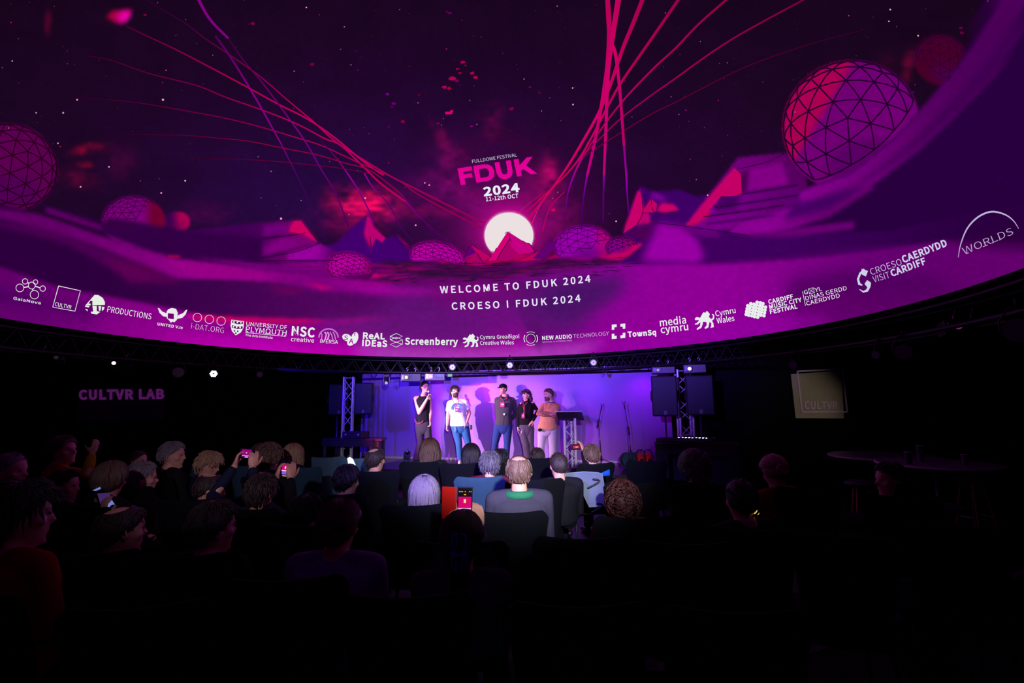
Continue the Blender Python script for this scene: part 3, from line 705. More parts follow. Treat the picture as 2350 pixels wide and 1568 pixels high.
# ---- lettering
_tc = {}
try: FONT = bpy.data.fonts.load(bpy.utils.system_resource('DATAFILES') + '/fonts/Noto Sans CJK Regular.woff2')      # Blender's own bundled typeface
except Exception: FONT = None
def text_mesh(s, off, spread=False):
    key = (s, off)
    if key in _tc: return _tc[key]
    cu = bpy.data.curves.new('t', 'FONT'); cu.body = s; cu.size = 1.0; cu.offset = off * .45; cu.space_character = 1.0 + max(0, off) * 1.6 + (.12 if spread else 0); cu.resolution_u = 3; cu.fill_mode = 'FRONT'
    if FONT: cu.font = FONT
    ob = bpy.data.objects.new('t', cu); me = bpy.data.meshes.new_from_object(ob)
    V = np.array([v.co[:] for v in me.vertices]); F_ = [tuple(p.vertices) for p in me.polygons]
    bpy.data.objects.remove(ob); bpy.data.curves.remove(cu); bpy.data.meshes.remove(me)
    _tc[key] = (V, F_); return V, F_
CAPH = text_mesh('H', 0)[0][:, 1].max()
WHITE = (226, 226, 240)
def dtext(s, x0, y0, x1, y1, h, bold=0.0, col=WHITE, parent=None, sag=0.0, name='lettering', inset=.02, h2=None, slab=None, label=None):
    V, F_ = text_mesh(s, bold, 'FDUK 2024' in s)
    mn, mx = V[:, 0].min(), V[:, 0].max()
    u = (V[:, 0] - mn) / (mx - mn); L = math.hypot(x1 - x0, y1 - y0); tx, ty = (x1 - x0) / L, (y1 - y0) / L
    hh = h + ((h2 or h) - h) * u
    v = V[:, 1] / CAPH * hh
    sg = sag * 4 * u * (1 - u)
    px = x0 + (x1 - x0) * u + ty * v; py = y0 + (y1 - y0) * u - tx * v + sg
    b = DB(); b.add([dome_hit(a_, b_, inset) for a_, b_ in zip(px, py)], F_, s2l(col))
    if slab:      # slab serifs at the letters' feet and heads
        for xs in slab:
            xx = x0 + (x1 - x0) * xs; yy = y0 + (y1 - y0) * xs + sag * 4 * xs * (1 - xs)
            w_ = h * .16
            b.strip([(xx - w_ * tx, yy - w_ * ty - .5), (xx + w_ * tx, yy + w_ * ty - .5)], h * .09, col, inset)
    return b.build(name, MP, parent or DOME, smooth=False, label=label)
def logo(label, px, py):
    p = dome_hit(px, py, .014)
    o = bpy.data.objects.new('logo', None); COL.objects.link(o); o.parent = DOME; o.empty_display_size = .05
    o.location = tuple(p - np.array(DOME.location)); WORG[o.name] = tuple(p); o['label'] = label
    return o
dtext('FULLDOME FESTIVAL', 1084, 374.5, 1186.5, 359, 7.5, .0, (200, 190, 215))
T0_, T1_ = np.array((1057.5, 425.0)), np.array((1233.0, 398.5))
def big(u, v):      # u along the title's foot 0..1, v up 0..1
    p = T0_ + (T1_ - T0_) * u; t = (T1_ - T0_) / np.linalg.norm(T1_ - T0_); h = 38.5 + 1.5 * u
    return (p[0] + t[1] * v * h - 2 * v, p[1] - t[0] * v * h)
PK = (226, 0, 150)
for nm, polys in (('f', [[(0, 0), (.063, 0), (.063, .36), (.17, .36), (.17, .6), (.063, .6), (.063, .76), (.185, .76), (.185, 1), (0, 1)]]),
                  ('d', [[(.205, 0), (.35, 0), (.35, .24), (.268, .24), (.268, .76), (.35, .76), (.35, 1), (.205, 1)], [(.35, 0), (.40, .05), (.445, .2), (.46, .5), (.445, .8), (.40, .95), (.35, 1), (.35, .76), (.378, .72), (.395, .5), (.378, .28), (.35, .24)]]),
                  ('u', [[(.485, 1), (.548, 1), (.548, .40), (.562, .27), (.59, .22), (.618, .27), (.632, .40), (.632, 1), (.695, 1), (.695, .38), (.675, .12), (.635, -.01), (.59, -.04), (.545, -.01), (.505, .12), (.485, .38)]]),
                  ('k', [[(.735, 0), (.798, 0), (.798, .3), (.832, .38), (.92, 0), (1.0, 0), (.878, .56), (.985, 1), (.905, 1), (.798, .62), (.798, 1), (.735, 1)]])):
    b = DB()
    for P in polys: b.poly([big(u, v) for u, v in P], PK, .02)
    b.build('title_letter', MP, DOME, smooth=False, label='big magenta title letter ' + nm.upper())
dtext('2024', 1110, 450, 1193, 439.5, 19, .035, (232, 238, 248))
dtext('11-12th OCT', 1115.5, 462, 1190, 453.5, 9, .02, (228, 226, 240))
dtext('WELCOME TO FDUK 2024', 1010, 673, 1355.5, 647, 15.5, .021, (232, 226, 246), sag=4.5)
dtext('CROESO I FDUK 2024', 1037, 710.5, 1332.5, 692, 15.5, .021, (232, 226, 246), sag=3.5)
LW = (232, 238, 236)
# 1 molecule
L_ = logo('white outline molecule logo at far left', 70, 665)
b = DB()
for (x, y, r) in ((73, 655.5, 8), (57.5, 646, 6.2), (81.5, 647.5, 5.2), (45.5, 661, 9), (98, 662.5, 6.2), (79, 676.5, 9.8)):
    b.ring(x, y, r, r, 1.3, LW, n=22)
for (p, q) in (((67, 650), (62, 649)), ((79, 650), (80, 652)), ((66, 658), (54, 660)), ((81, 657), (92, 661)), ((74, 663), (76, 667))):
    b.strip([p, q], 2.4, LW)
b.build('emblem', MP, L_, smooth=False)
dtext('GaiaNova', 30, 687.5, 93, 699, 6.5, .01, LW, L_)
# 2 square
L_ = logo('white square outline logo', 153, 685)
b = DB(); b.strip([(134.5, 656.5), (184.5, 667.5), (172, 714.5), (121, 705), (134.5, 656.5), (136, 656.8)], 1.8, LW); b.build('emblem', MP, L_, smooth=False)
dtext('CULTVR', 125.5, 702, 163, 709.5, 8.5, .005, LW, L_)
# 3 disc
L_ = logo('white cut disc logo with lettering beside it', 219, 698)
b = DB(); b.poly([(217, 677), (226, 677.5), (236, 684), (241, 694), (240.5, 700), (196, 701)], (226, 240, 226))
b.poly([(196, 701.5), (206, 702.5), (203, 706), (195, 704)], (226, 240, 226)); b.poly([(212, 702), (222, 702.5), (222, 714), (230, 716), (222, 722), (210, 720), (208, 716), (214, 715)], (226, 240, 226))
b.poly([(226, 703), (232, 703), (231, 713), (227, 713)], (226, 240, 226)); b.poly([(234, 704), (240, 705), (238, 711), (234, 714)], (226, 240, 226)); b.poly([(195, 709), (201, 710), (201, 715)], (226, 240, 226))
b.poly([(203, 697), (208, 690), (212, 691), (212, 702), (208, 702), (208, 697)], (90, 0, 96), .018)
b.build('emblem', MP, L_, smooth=False)
dtext('PRODUCTIONS', 245.5, 716, 346.5, 733.5, 13.5, .0, LW, L_)
# 4 wings
L_ = logo('white winged screen logo', 396, 725)
b = DB()
for k in (-1, 1):
    b.poly([(396 + k * x, 722 + y + k * 2) for x, y in ((10, 8), (22, 6), (30, -2), (34, -13), (30, -12), (24, -5), (12, 0))], LW)
b.poly([(382, 716), (386, 710), (394, 707), (404, 709), (408, 718), (406, 734), (400, 740), (396, 738), (392, 741), (388, 735), (383, 731)], LW)
b.poly([(385, 719), (399, 720.5), (399, 733), (385, 731)], (110, 0, 110), .018)
b.build('emblem', MP, L_, smooth=False)
dtext('UNITED VJs', 361, 746.5, 419, 755.5, 6, .02, LW, L_)
# 5 three rings
L_ = logo('three thin rings logo', 480, 735)
b = DB()
for x, y in ((453, 729), (480.3, 733.2), (507.5, 737)): b.ring(x, y, 9.8, 9.8, 1, LW)
b.build('emblem', MP, L_, smooth=False)
dtext('i-DAT.ORG', 438, 754.5, 513, 765, 12.5, -.012, (225, 190, 225), L_)
# 6 shield
L_ = logo('white shield crest logo with serif lettering', 600, 755)
b = DB(); b.poly([(531, 734), (560, 737.5), (559, 752), (553, 763), (541, 770), (532, 760), (529, 748)], LW)
for (x0, y0, x1, y1) in ((533, 738, 557.5, 741), (532, 749, 557, 752)): b.strip([(x0, y0), ((x0 + x1) / 2, (y0 + y1) / 2 + 2), (x1, y1)], 5.5, (90, 0, 92), .018)
for (x, y) in ((537, 739), (545, 740.5), (553, 741), (536, 750), (543, 751), (551, 751.5)): b.disc(x, y, 2, 2, LW, 0, 8, .021)
for (x, y) in ((538, 759.5), (545.5, 760.5), (541, 765)): b.disc(x, y, 2, 2, (90, 0, 92), 0, 8, .018)
b.build('emblem', MP, L_, smooth=False)
dtext('UNIVERSITY OF', 565, 747, 658, 756, 8.6, .0, LW, L_, slab=[.02, .1, .2, .3, .38, .5, .56, .62, .85, .95])
dtext('PLYMOUTH', 563.8, 761, 657, 770.5, 11.8, .0, LW, L_, slab=[.04, .18, .34, .5, .6, .8, .9, .97])
b = DB(); b.strip([(563, 763.3), (656, 772.5)], 1, LW); b.build('underline', MP, L_, smooth=False)
dtext('The Arts Institute', 562.7, 771.5, 625.6, 778, 5.2, .005, LW, L_)
# 7
L_ = logo('bold white two line lettering logo', 695, 768)
dtext('NSC', 668.6, 769.5, 722, 774, 20.5, .03, LW, L_); dtext('creative', 667.4, 783.2, 720.5, 786.5, 9.5, .005, LW, L_)
# 8
L_ = logo('lilac dome logo', 754, 772)
b = DB(); b.ring(754, 775, 22, 20, 3, (200, 120, 215), 0, math.pi, 2 * math.pi, 22)
for k, (x0, x1) in enumerate(((738, 740), (746, 750), (752, 756), (764, 762), (770, 769))): b.strip([(x0, 780), (x1 - 1, 768), (x1 - 5, 762)], 3.2 if k in (1, 2) else 1.6, (225, 160, 230))
b.build('emblem', MP, L_, smooth=False); dtext('IMERSA', 734.6, 786.8, 775.4, 789.4, 8, .005, LW, L_)
# 9
L_ = logo('three white petals logo', 805, 778)
b = DB(); b.disc(796, 775, 11, 8, LW, .4); b.disc(806, 784, 8, 11, LW, .7); b.disc(814, 776, 8, 14, LW, .25)
b.build('emblem', MP, L_, smooth=False)
dtext('S', 789, 780, 798, 781, 10, .02, (170, 0, 160), L_, inset=.026); dtext('A', 800, 788, 811, 789, 11, .02, (170, 0, 160), L_, inset=.026); dtext('T', 810, 772, 819, 771, 7, .01, (170, 0, 160), L_, inset=.026)
# 10
L_ = logo('rounded white two line lettering logo', 860, 782)
dtext('ReAL', 832.8, 776.8, 883, 778.8, 13, .035, LW, L_); dtext('IDEaS', 831, 793.6, 888.5, 796, 13.5, .035, LW, L_)
# 11
L_ = logo('stacked cube outline logo', 910, 781)
b = DB()
b.strip([(909.5, 765.5), (895.5, 772), (895.5, 780), (909.5, 786), (923.5, 780), (909.5, 774), (895.5, 780)], 1.2, LW); b.strip([(909.5, 765.5), (923.5, 772), (909.5, 778), (895.5, 772)], 1.2, LW)
b.strip([(923.5, 780), (923.5, 789), (909.5, 797), (895.5, 791), (909.5, 785), (923.5, 791)], 1.2, LW); b.build('emblem', MP, L_, smooth=False)
dtext('Screenberry', 929.3, 790.5, 1051, 791.8, 14.5, .03, LW, L_)
# dragons
def dragon(b, x, y, w, h, sk=0.0):
    T = lambda u, v: (x + u * w, y - v * h + (u * w) * sk)
    for P in ([(0, .62), (.08, .72), (.2, .7), (.3, .62), (.55, .6), (.75, .62), (.85, .5), (.82, .38), (.7, .36), (.4, .42), (.25, .44), (.2, .55), (.05, .55)],
              [(.25, .6), (.45, .95), (.55, .9), (.62, 1.0), (.7, .92), (.78, .8), (.72, .62), (.5, .55)],
              [(.22, .5), (.1, .38), (0, .35), (.04, .3), (.16, .3), (.3, .42)], [(.3, .45), (.28, .2), (.1, .06), (.14, 0), (.34, .08), (.42, .3), (.42, .45)],
              [(.6, .42), (.62, .2), (.5, .05), (.56, 0), (.7, .06), (.74, .25), (.78, .42)], [(.72, .45), (.86, .25), (.84, .08), (.8, .02), (.98, .04), (.96, .25), (.86, .48)],
              [(.82, .5), (.92, .55), (.95, .7), (.88, .74), (.9, .8), (1.0, .72), (1.0, .5), (.9, .42)]):
        b.poly([T(u, v) for u, v in P], LW)
L_ = logo('white dragon logo with two line lettering', 1125, 781)
b = DB(); dragon(b, 1062, 797, 36, 31); b.build('emblem', MP, L_, smooth=False)
dtext('Cymru Greaðigol', 1101.7, 778.6, 1192, 776.2, 8.5, .005, LW, L_); dtext('Creative Wales', 1101.7, 791.6, 1179.5, 790.4, 8.5, .005, LW, L_)
# 13
L_ = logo('circular arcs logo', 1218, 777)
b = DB(); b.ring(1218, 777.4, 10.5, 10.5, 1, LW)
for k in range(4): b.ring(1218, 777.4, 15.5 + 2 * (k % 2), 15.5, 1.8 if k % 2 == 0 else 1, LW, 0, k * math.pi / 2 - .55, k * math.pi / 2 + .55, 12)
b.build('emblem', MP, L_, smooth=False)
dtext('NEW AUDIO', 1244.5, 780.5, 1312.6, 776.5, 8.6, .025, LW, L_); dtext('TECHNOLOGY', 1316, 776.4, 1397.6, 769.5, 8.8, -.008, (220, 200, 232), L_); dtext('SPATIAL & INTERACTIVE', 1245, 787, 1312.6, 783.3, 3, -.004, (220, 180, 232), L_)
# 14
L_ = logo('four white brackets logo', 1420, 760)
b = DB(); cx, cy = 1419.5, 760.5
for a_ in range(4):
    sx, sy = (1, 1, -1, -1)[a_], (1, -1, 1, -1)[a_]
    b.poly([(cx + sx * u * 15.5, cy + sy * v * 16.5 - sx * u * 1.3) for u, v in ((.28, 1), (1, 1), (1, .28), (.62, .28), (.62, .6), (.28, .6))], LW)
b.build('emblem', MP, L_, smooth=False); dtext('TownSq', 1441, 773.5, 1506, 768.5, 11.5, .04, LW, L_)
L_ = logo('white lower case two line lettering logo', 1547, 750)
dtext('media', 1515, 749, 1575, 742, 16.5, .012, LW, L_); dtext('cymru', 1517, 765, 1580, 757.5, 16, .012, LW, L_)
L_ = logo('white dragon logo right of centre', 1617, 735)
b = DB(); dragon(b, 1594, 758, 45, 41, -.12); b.build('emblem', MP, L_, smooth=False)
dtext('Cymru', 1642.7, 726.4, 1688.7, 718, 12.5, .008, LW, L_); dtext('Wales', 1645.8, 743, 1686, 736.2, 12.5, .008, LW, L_)
# 17
L_ = logo('cluster of white dots logo', 1735, 712)
b = DB()
for r_ in range(6):
    for c_ in range(7):
        x, y = 1716 + c_ * 7.2 - r_ * 1.2, 702 + r_ * 6.6 - c_ * 1.7 + (c_ % 2) * -3
        if (x - 1735) ** 2 / 27 ** 2 + (y - 711) ** 2 / 22 ** 2 < 1.0: b.disc(x, y, 4.1, 4.1, LW, 0, 10)
b.build('emblem', MP, L_, smooth=False)
dtext('CARDIFF', 1764.3, 698, 1821, 685, 9.5, .025, LW, L_); dtext('MUSIC CITY', 1766.4, 709.5, 1840.5, 692.5, 9.5, .025, LW, L_); dtext('FESTIVAL', 1768, 721, 1830.6, 707.5, 9.5, .025, LW, L_)
b = DB(); b.strip([(1841.6, 669), (1848.5, 702)], 1, LW); b.build('divider', MP, L_, smooth=False)
dtext('GŴYL', 1846, 676, 1886.7, 667, 9.3, 0, LW, L_); dtext('DINAS GERDD', 1849.4, 689.7, 1944, 665.5, 9.6, 0, LW, L_); dtext('CAERDYDD', 1851.6, 701.6, 1928, 682.5, 9.6, 0, LW, L_)
# 18
L_ = logo('two interlocking white hooks logo', 1983, 644)
b = DB(); LW2 = (205, 208, 232)
b.strip([(1985, 620), (1974, 628), (1969, 641), (1972, 652), (1979, 655)], [9, 5, 5, 6, 3], LW2); b.poly([(1977, 617), (1992, 622), (1987, 635), (1978, 630)], LW2)
b.strip([(1972, 664), (1981, 670), (1990, 667), (1995, 657), (1996, 650)], [1, 4, 6, 6, 6], LW2); b.poly([(1990, 643), (1999, 649), (1991, 660), (1984, 652)], LW2)
b.build('emblem', MP, L_, smooth=False)
dtext('CROESO', 2000, 632, 2070.7, 607.5, 15, -.01, LW2, L_); dtext('CAERDYDD', 2073.4, 603.5, 2174.5, 564, 15.5, .03, LW2, L_); dtext('VISIT', 2005.7, 649, 2043, 637.5, 15, -.01, LW2, L_); dtext('CARDIFF', 2047, 635, 2126, 605.5, 15, .03, LW2, L_)
# 19
L_ = logo('pale arc logo at far right', 2270, 530)
b = DB(); Q = smooth_path([(2199, 591), (2205, 560), (2220, 524), (2245, 498), (2275, 486), (2305, 492), (2325, 506), (2338, 525)], 5)
b.strip(Q, [1 + 3 * math.sin(math.pi * i / (len(Q) - 1)) for i in range(len(Q))], (190, 180, 218)); b.build('emblem', MP, L_, smooth=False)
dtext('WORLDS', 2213, 585, 2326.5, 537.5, 16.5, -.008, (182, 172, 206), L_, slab=[.07, .4, .45, .57, .72])
# ------------------------------------------------------------------ ring truss and what hangs from it
M_TRUSS = mat('black_truss_paint', (20, 20, 24), .5, .3)
M_ALU = mat('brushed_aluminium', (206, 206, 214), .35, .4)
M_CASE = mat('black_plastic_case', (18, 18, 20), .45)
M_GREYC = mat('grey_metal_case', (74, 78, 90), .45, .4)
M_LENSW = mat('white_lens_housing', (214, 210, 226), .4)
M_GLASS = mat('dark_lens_glass', (10, 6, 14), .05)
def rim_pt(a, dr, dz):
    return np.array((DC[0] + (DR + dr) * math.cos(a), DC[1] + (DR + dr) * math.sin(a), RIMZ + dz))
TR = thing('ring_truss', (DC[0], DC[1], RIMZ - .3), 'black ring truss curving under the rim of the dome', 'truss')
AN = np.linspace(0, 2 * math.pi, 120, endpoint=False)
for dr, dz in ((.02, -.085), (.30, -.085), (.02, -.33), (.30, -.33)):
    g = MB(); R = []
    for a in AN:
        R.append([rim_pt(a, dr + .024 * math.cos(b_), dz + .024 * math.sin(b_)) for b_ in np.linspace(0, 2 * math.pi, 8, endpoint=False)])
    R.append(R[0]); g.rings(R, cap=False); g.build('chord', M_TRUSS, TR)
NB = 132; da = 2 * math.pi / NB
def brace_obj(p, q, name, material, parent, r=.011):
    """share one unit rod between all braces"""
    global _rod
    try: _rod
    except NameError:
        g_ = MB(); g_.cyl((0, 0, 0), (0, 0, 1), 1.0, 6); t_ = g_.build('rod', material); _rod = t_.data; bpy.data.objects.remove(t_)
    me = _rod if material is M_TRUSS else _rodm(material)
    o = bpy.data.objects.new(name, me); COL.objects.link(o); o.parent = parent
    d = Vector(q) - Vector(p)
    o.rotation_mode = 'QUATERNION'; o.rotation_quaternion = d.to_track_quat('Z', 'Y')
    o.scale = (r, r, d.length); o.location = Vector(p) - Vector(WORG[parent.name])
    return o
_rods = {}
def _rodm(m):
    if m.name not in _rods:
        me = _rod.copy(); me.materials.clear(); me.materials.append(m); _rods[m.name] = me
    return _rods[m.name]
for k in range(NB):
    a = math.radians(30) + k * da * .62
    if a > math.radians(200): break
    z0, z1 = (-.085, -.33) if k % 2 else (-.33, -.085)
    brace_obj(rim_pt(a, .02, z0), rim_pt(a + da * .62, .02, z1), 'brace', M_TRUSS, TR)
    brace_obj(rim_pt(a, .30, z0), rim_pt(a + da * .62, .30, z1), 'brace', M_TRUSS, TR)
    if k % 2 == 0: brace_obj(rim_pt(a, .02, -.33), rim_pt(a, .30, -.33), 'brace', M_TRUSS, TR)

def frame_at(p, tgt=None, yaw=None, pitch=0):
    """columns: right, back (away from where it looks), up"""
    if yaw is None:
        d = np.array(tgt, float) - p; d /= np.linalg.norm(d)
    else:
        d = np.array((math.sin(yaw) * math.cos(pitch), -math.cos(yaw) * math.cos(pitch), math.sin(pitch)))
    r = np.cross(-d, (0, 0, 1.0)); r = -r if False else r; r /= np.linalg.norm(r); u = np.cross(r, -d)
    u = np.cross(-d, r) if u[2] < 0 else u
    return np.column_stack((r, -d, u))
def truss_d(px, off=.16):
    r = ray(px, HORIZ); r = r[:2] / r[1]; c = DC[:2]; Rr = DR + off
    A_ = r @ r; B_ = -2 * (r @ c); C_ = c @ c - Rr * Rr
    return (-B_ + math.sqrt(max(0, B_ * B_ - 4 * A_ * C_))) / (2 * A_)
def hang_pole(p, ztop, parent, name='hanging_pole'):
    z1 = RIMZ - .34
    if z1 > ztop + .02:
        g = MB(); g.cyl((p[0], p[1], ztop), (p[0], p[1], z1), .014, 8); g.build(name, M_CASE, parent)
def projector(px, py, d, wpx, hpx, label, body, yaw=0.0, lens_left=True, emit=(120, 40, 90), est=1.0, ring=False):
    d = truss_d(px); p = W(px, py, d); s = d / FPX; w, h = wpx * s, hpx * s
    R = frame_at(p, yaw=yaw)
    T = thing('projector', p - np.array((0, 0, h / 2)), label, 'projector', 'projectors hung under the ring truss')
    g = MB(); g.box(p + R @ (0, .16, 0), (w, .34, h), R); bevel(g.build('housing', body, T, smooth=False), .012)
    sx = -1 if lens_left else 1
    g = MB(); g.box(p + R @ (sx * w * .26, -.018, 0), (w * .36, .04, h * .62), R); bevel(g.build('lens_bezel', M_LENSW if body is M_GREYC or ring else mat('grey_bezel', (120, 118, 132), .4), T, smooth=False), .012)
    g = MB(); c = p + R @ (sx * w * .22, -.03, -.005)
    g.cyl(c, c + R @ (0, -.035, 0), h * .3, 18); g.build('lens_barrel', mat('pink_lens_ring', (150, 20, 80), .3) if ring else M_CASE, T, auto=40)
    g = MB(); g.ell(c + R @ (0, -.035, 0), (h * .2, .012, h * .2), R); g.build('lens', mat('lens_glow_%d' % emit[0], (20, 5, 15), .1, emit=emit, est=est), T)
    for k in (-1, 1):
        g = MB(); q = p + R @ (k * w * .2, .1, h / 2)
        g.tube([q, q + (0, 0, .05), q + R @ (.02, 0, .09), q + R @ (0, 0, .13), q + R @ (-.02, 0, .1)], .008, 6); g.build('hook_clamp', M_ALU, T)
    hang_pole(p + R @ (0, .1, 0), p[2] + h / 2, T)
    g = MB()
    for k in range(6): g.box(p + R @ (-sx * w * (.08 + .06 * k), -.012, -h * .18), (w * .03, .008, h * .25), R)
    g.build('vent_grille', M_CASE, T, smooth=False, kind='stuff')
    return T
projector(943, 866, 10.35, 45, 19, 'black projector with pale square lens plate above the man with the microphone', M_CASE, .15, emit=(235, 255, 190), est=1.2)
projector(998, 864, 10.3, 45, 18, 'grey projector with pink ringed lens left of the centre of the stage', M_GREYC, .15, emit=(255, 225, 245), est=1.4, ring=True)
projector(1522, 849, 9.1, 52, 17, 'black projector above the inner right loudspeaker', M_CASE, -.3, emit=(150, 150, 190), est=1)
projector(1594, 846, 8.6, 50, 21, 'black projector with a glowing pink lens over the right truss tower', M_CASE, -.35, emit=(255, 120, 150), est=1.4)
projector(112, 820, 7.0, 56, 22, 'dark projector hanging at far left of the room', M_CASE, .75, lens_left=False, emit=(60, 60, 60), est=.3)
projector(275, 834, 7.6, 44, 20, 'dark projector with a lit violet lens above the left banner', M_CASE, .6, emit=(255, 190, 255), est=1.2)
projector(2218, 748, 6.6, 78, 36, 'dark projector hanging tilted at upper right under the dome rim', mat('purple_grey_case', (70, 50, 74), .5), -.55)

def led_par(px, py, d, label, rpx, on, tgt, group='LED wash lights on the ring truss'):
    d = truss_d(px, -.14); p = W(px, py, d); s = d / FPX; r = rpx * s
    R = frame_at(p, tgt=tgt)
    T = thing('wash_light', p, label, 'stage light', group)
    g = MB(); b0 = p + R @ (0, .0, 0); b1 = p + R @ (0, .17, 0); g.tube([b0, p + R @ (0, .03, 0), p + R @ (0, .1, 0), b1], [r * 1.12, r * 1.12, r * 1.05, r * .6], 18, round_end=False); g.build('can', M_CASE, T, auto=40)
    g = MB(); q = p + (0, 0, .06 + r)
    g.tube([p + R @ (-r * 1.2, .08, 0), p + R @ (-r * 1.2, .08, r * .8), q + R @ (-r * .5, .08, .03), q + R @ (r * .5, .08, .03), p + R @ (r * 1.2, .08, r * .8), p + R @ (r * 1.2, .08, 0)], .008, 6)
    g.cyl(q + R @ (0, .08, .03), q + R @ (0, .08, .10), .012, 8); g.build('yoke', M_CASE, T); hang_pole(q + R @ (0, .08, 0), q[2] + .02, T)
    if on:
        m = mat('white_led_%d' % (on * 10), (255, 255, 255), emit=(245, 242, 255), est=on)
        g = MB()
        for i in range(-2, 3):
            for j in range(-2, 3):
                if abs(i + j) > 2 or (i == 0 and j == 0): continue
                x, z = (i + j * .5) * r * .36, j * r * .312
                c = p + R @ (x, -.006, z); g.cyl(c, c + R @ (0, -.006, 0), r * .155, 8)
        g.build('led_cluster', m, T, smooth=False, kind='stuff')
    g = MB(); g.cyl(p + R @ (0, -.002, 0), p + R @ (0, -.005, 0), r * 1.0, 20)
    g.build('front_plate', M_CASE if on else mat('purple_sheen_lens', (120, 70, 130), .35), T, smooth=False)  # unlit lens: the purple it reflects is put into its colour
    return T
led_par(490, 858, 7.55, 'brightest white LED light, at left above the dark audience', 9, 6, (0, 2, 1.2))
led_par(1038, 843, 10.05, 'small white LED light left of the centre of the truss', 7, .75, (0, 0, 1.6))
led_par(1170, 838.5, 10.0, 'small white LED light at the centre of the truss', 7, .75, (0, 0, 1.6))
led_par(1362, 832.5, 9.6, 'small white LED light right of the centre of the truss', 7, .4, (0, 0, 1.6))
led_par(409, 855, 7.6, 'unlit round stage light beside the brightest one', 11, 0, (0, 0, 1.5))
led_par(2073, 808, 6.6, 'unlit round stage light hanging at right under the rim', 17, 0, (0, 1, 1.2))
led_par(2338, 758, 5.6, 'unlit round stage light at the far right edge', 28, 0, (0, 1, 1.2))
led_par(1820, 838, 7.4, 'unlit stage light left of the upper edge of the right sign', 10, 0, (-2, 4, 0))
led_par(596, 860, 8.2, 'faint unlit stage light between bright one and left tower', 6, 0, (0, 2, 1.2))
led_par(2010, 815, 7.0, 'faint stage light right of the square sign', 9, 0, (-2, 3, .5))

def moving_head(px, py, d, hpx, label, hang=True, base=None):
    if hang: d = truss_d(px)
    p = W(px, py, d); s = d / FPX; h = hpx * s; k = 1 if hang else -1
    T = thing('moving_head_light', p - np.array((0, 0, h / 2)), label, 'stage light', 'moving head lights')
    g = MB(); g.box(p + (0, 0, k * h * .38), (h * .5, h * .42, h * .22)); bevel(g.build('base_box', M_CASE, T, smooth=False), .01)
    g = MB()
    for x in (-1, 1): g.box(p + (x * h * .24, 0, k * h * .05), (h * .07, h * .2, h * .5))
    bevel(g.build('yoke', M_CASE, T, smooth=False), .006)
    g = MB(); g.ell(p + (0, 0, -k * h * .12), (h * .19, h * .2, h * .26)); g.build('head', mat('glossy_black', (14, 16, 22), .2), T)
    g = MB(); g.cyl(p + (0, -h * .12, -k * h * .2), p + (0, -h * .2, -k * h * .24), h * .13, 14); g.build('lens', mat('blue_grey_lens', (110, 130, 160), .2), T, auto=40)
    if hang:
        g = MB(); g.cyl(p + (0, 0, h * .48), p + (0, 0, h * .75), .012, 8); g.build('clamp', M_ALU, T); hang_pole(p, p[2] + h * .48, T)
    return T
moving_head(888, 873, 10.5, 27, 'moving head light hanging in front of the blue end of the wall')
moving_head(1388, 854, 9.9, 18, 'small fixture hanging below the truss right of centre')
moving_head(935, 1041, 11.0, 24, 'moving head light standing on the stage floor at left', False)
moving_head(1636, 1012, 8.1, 24, 'moving head light standing on the right hand table', False)
# green lit floodlight
p = W(1032, 861, 10.35); T = thing('floodlight', p, 'small black floodlight with green glass under the truss', 'stage light')
g = MB(); g.box(p + (0, .03, 0), (.13, .06, .075), rotz(.2)); bevel(g.build('body', M_CASE, T, smooth=False), .008)
g = MB(); g.box(p + (.01, -.006, -.01), (.09, .006, .05), rotz(.2)); g.build('glass', mat('green_glass', (30, 120, 60), .2, emit=(20, 120, 50), est=.8), T, smooth=False)
g = MB(); g.cyl(p + (0, .03, .03), p + (0, .03, .11), .008, 6); g.build('bracket', M_CASE, T)
p = W(784, 852, 10.6); T = thing('label_plate', p, 'small pale plate on the top of the left truss tower', 'plate')
g = MB(); g.box(p, (.12, .015, .065)); bevel(g.build('plate', mat('pale_plate', (160, 130, 190), .6), T, smooth=False), .003)
g = MB(); g.cyl(p + (0, .01, .02), p + (0, .06, .05), .01, 6); g.build('bracket', M_CASE, T)

# ------------------------------------------------------------------ truss towers, loudspeakers, tables
def tower(px, d, w, z0, z1, label, rot=0.0, nb=8):
    c = WZ(px, d, 0); T = thing('truss_tower', (c[0], c[1], z0), label, 'truss', 'upright aluminium truss towers')
    R = rotz(rot); P4 = [c + R @ (sx * w / 2, sy * w / 2, 0) for sx, sy in ((-1, -1), (1, -1), (1, 1), (-1, 1))]
    for q in P4:
        g = MB(); g.cyl(q + (0, 0, z0), q + (0, 0, z1), .024, 12); g.build('chord', M_ALU, T, auto=50)
    for f_ in range(4):
        a, b = P4[f_], P4[(f_ + 1) % 4]
        for k in range(nb):
            za = z0 + .05 + (z1 - z0 - .1) * k / nb; zb = z0 + .05 + (z1 - z0 - .1) * (k + 1) / nb
            if k % 2: a_, b_ = b, a
            else: a_, b_ = a, b
            brace_obj(a_ + (0, 0, za), b_ + (0, 0, zb), 'brace', M_ALU, T, .009)
        for zz in (z0 + .03, z1 - .03, z0 + (z1 - z0) * .45): brace_obj(a + (0, 0, zz), b + (0, 0, zz), 'brace', M_ALU, T, .009)
    g = MB(); g.box(c + (0, 0, z0 + .01 - .02), (w + .12, w + .12, .02), R); g.build('base_plate', M_ALU, T, smooth=False)
    return T
tower(799, 10.95, .20, .02, 2.34, 'left aluminium truss tower beside the left loudspeaker', .2)
tower(1571, 9.2, .24, .02, 2.30, 'right aluminium truss tower between two big loudspeakers', -.15, 9)

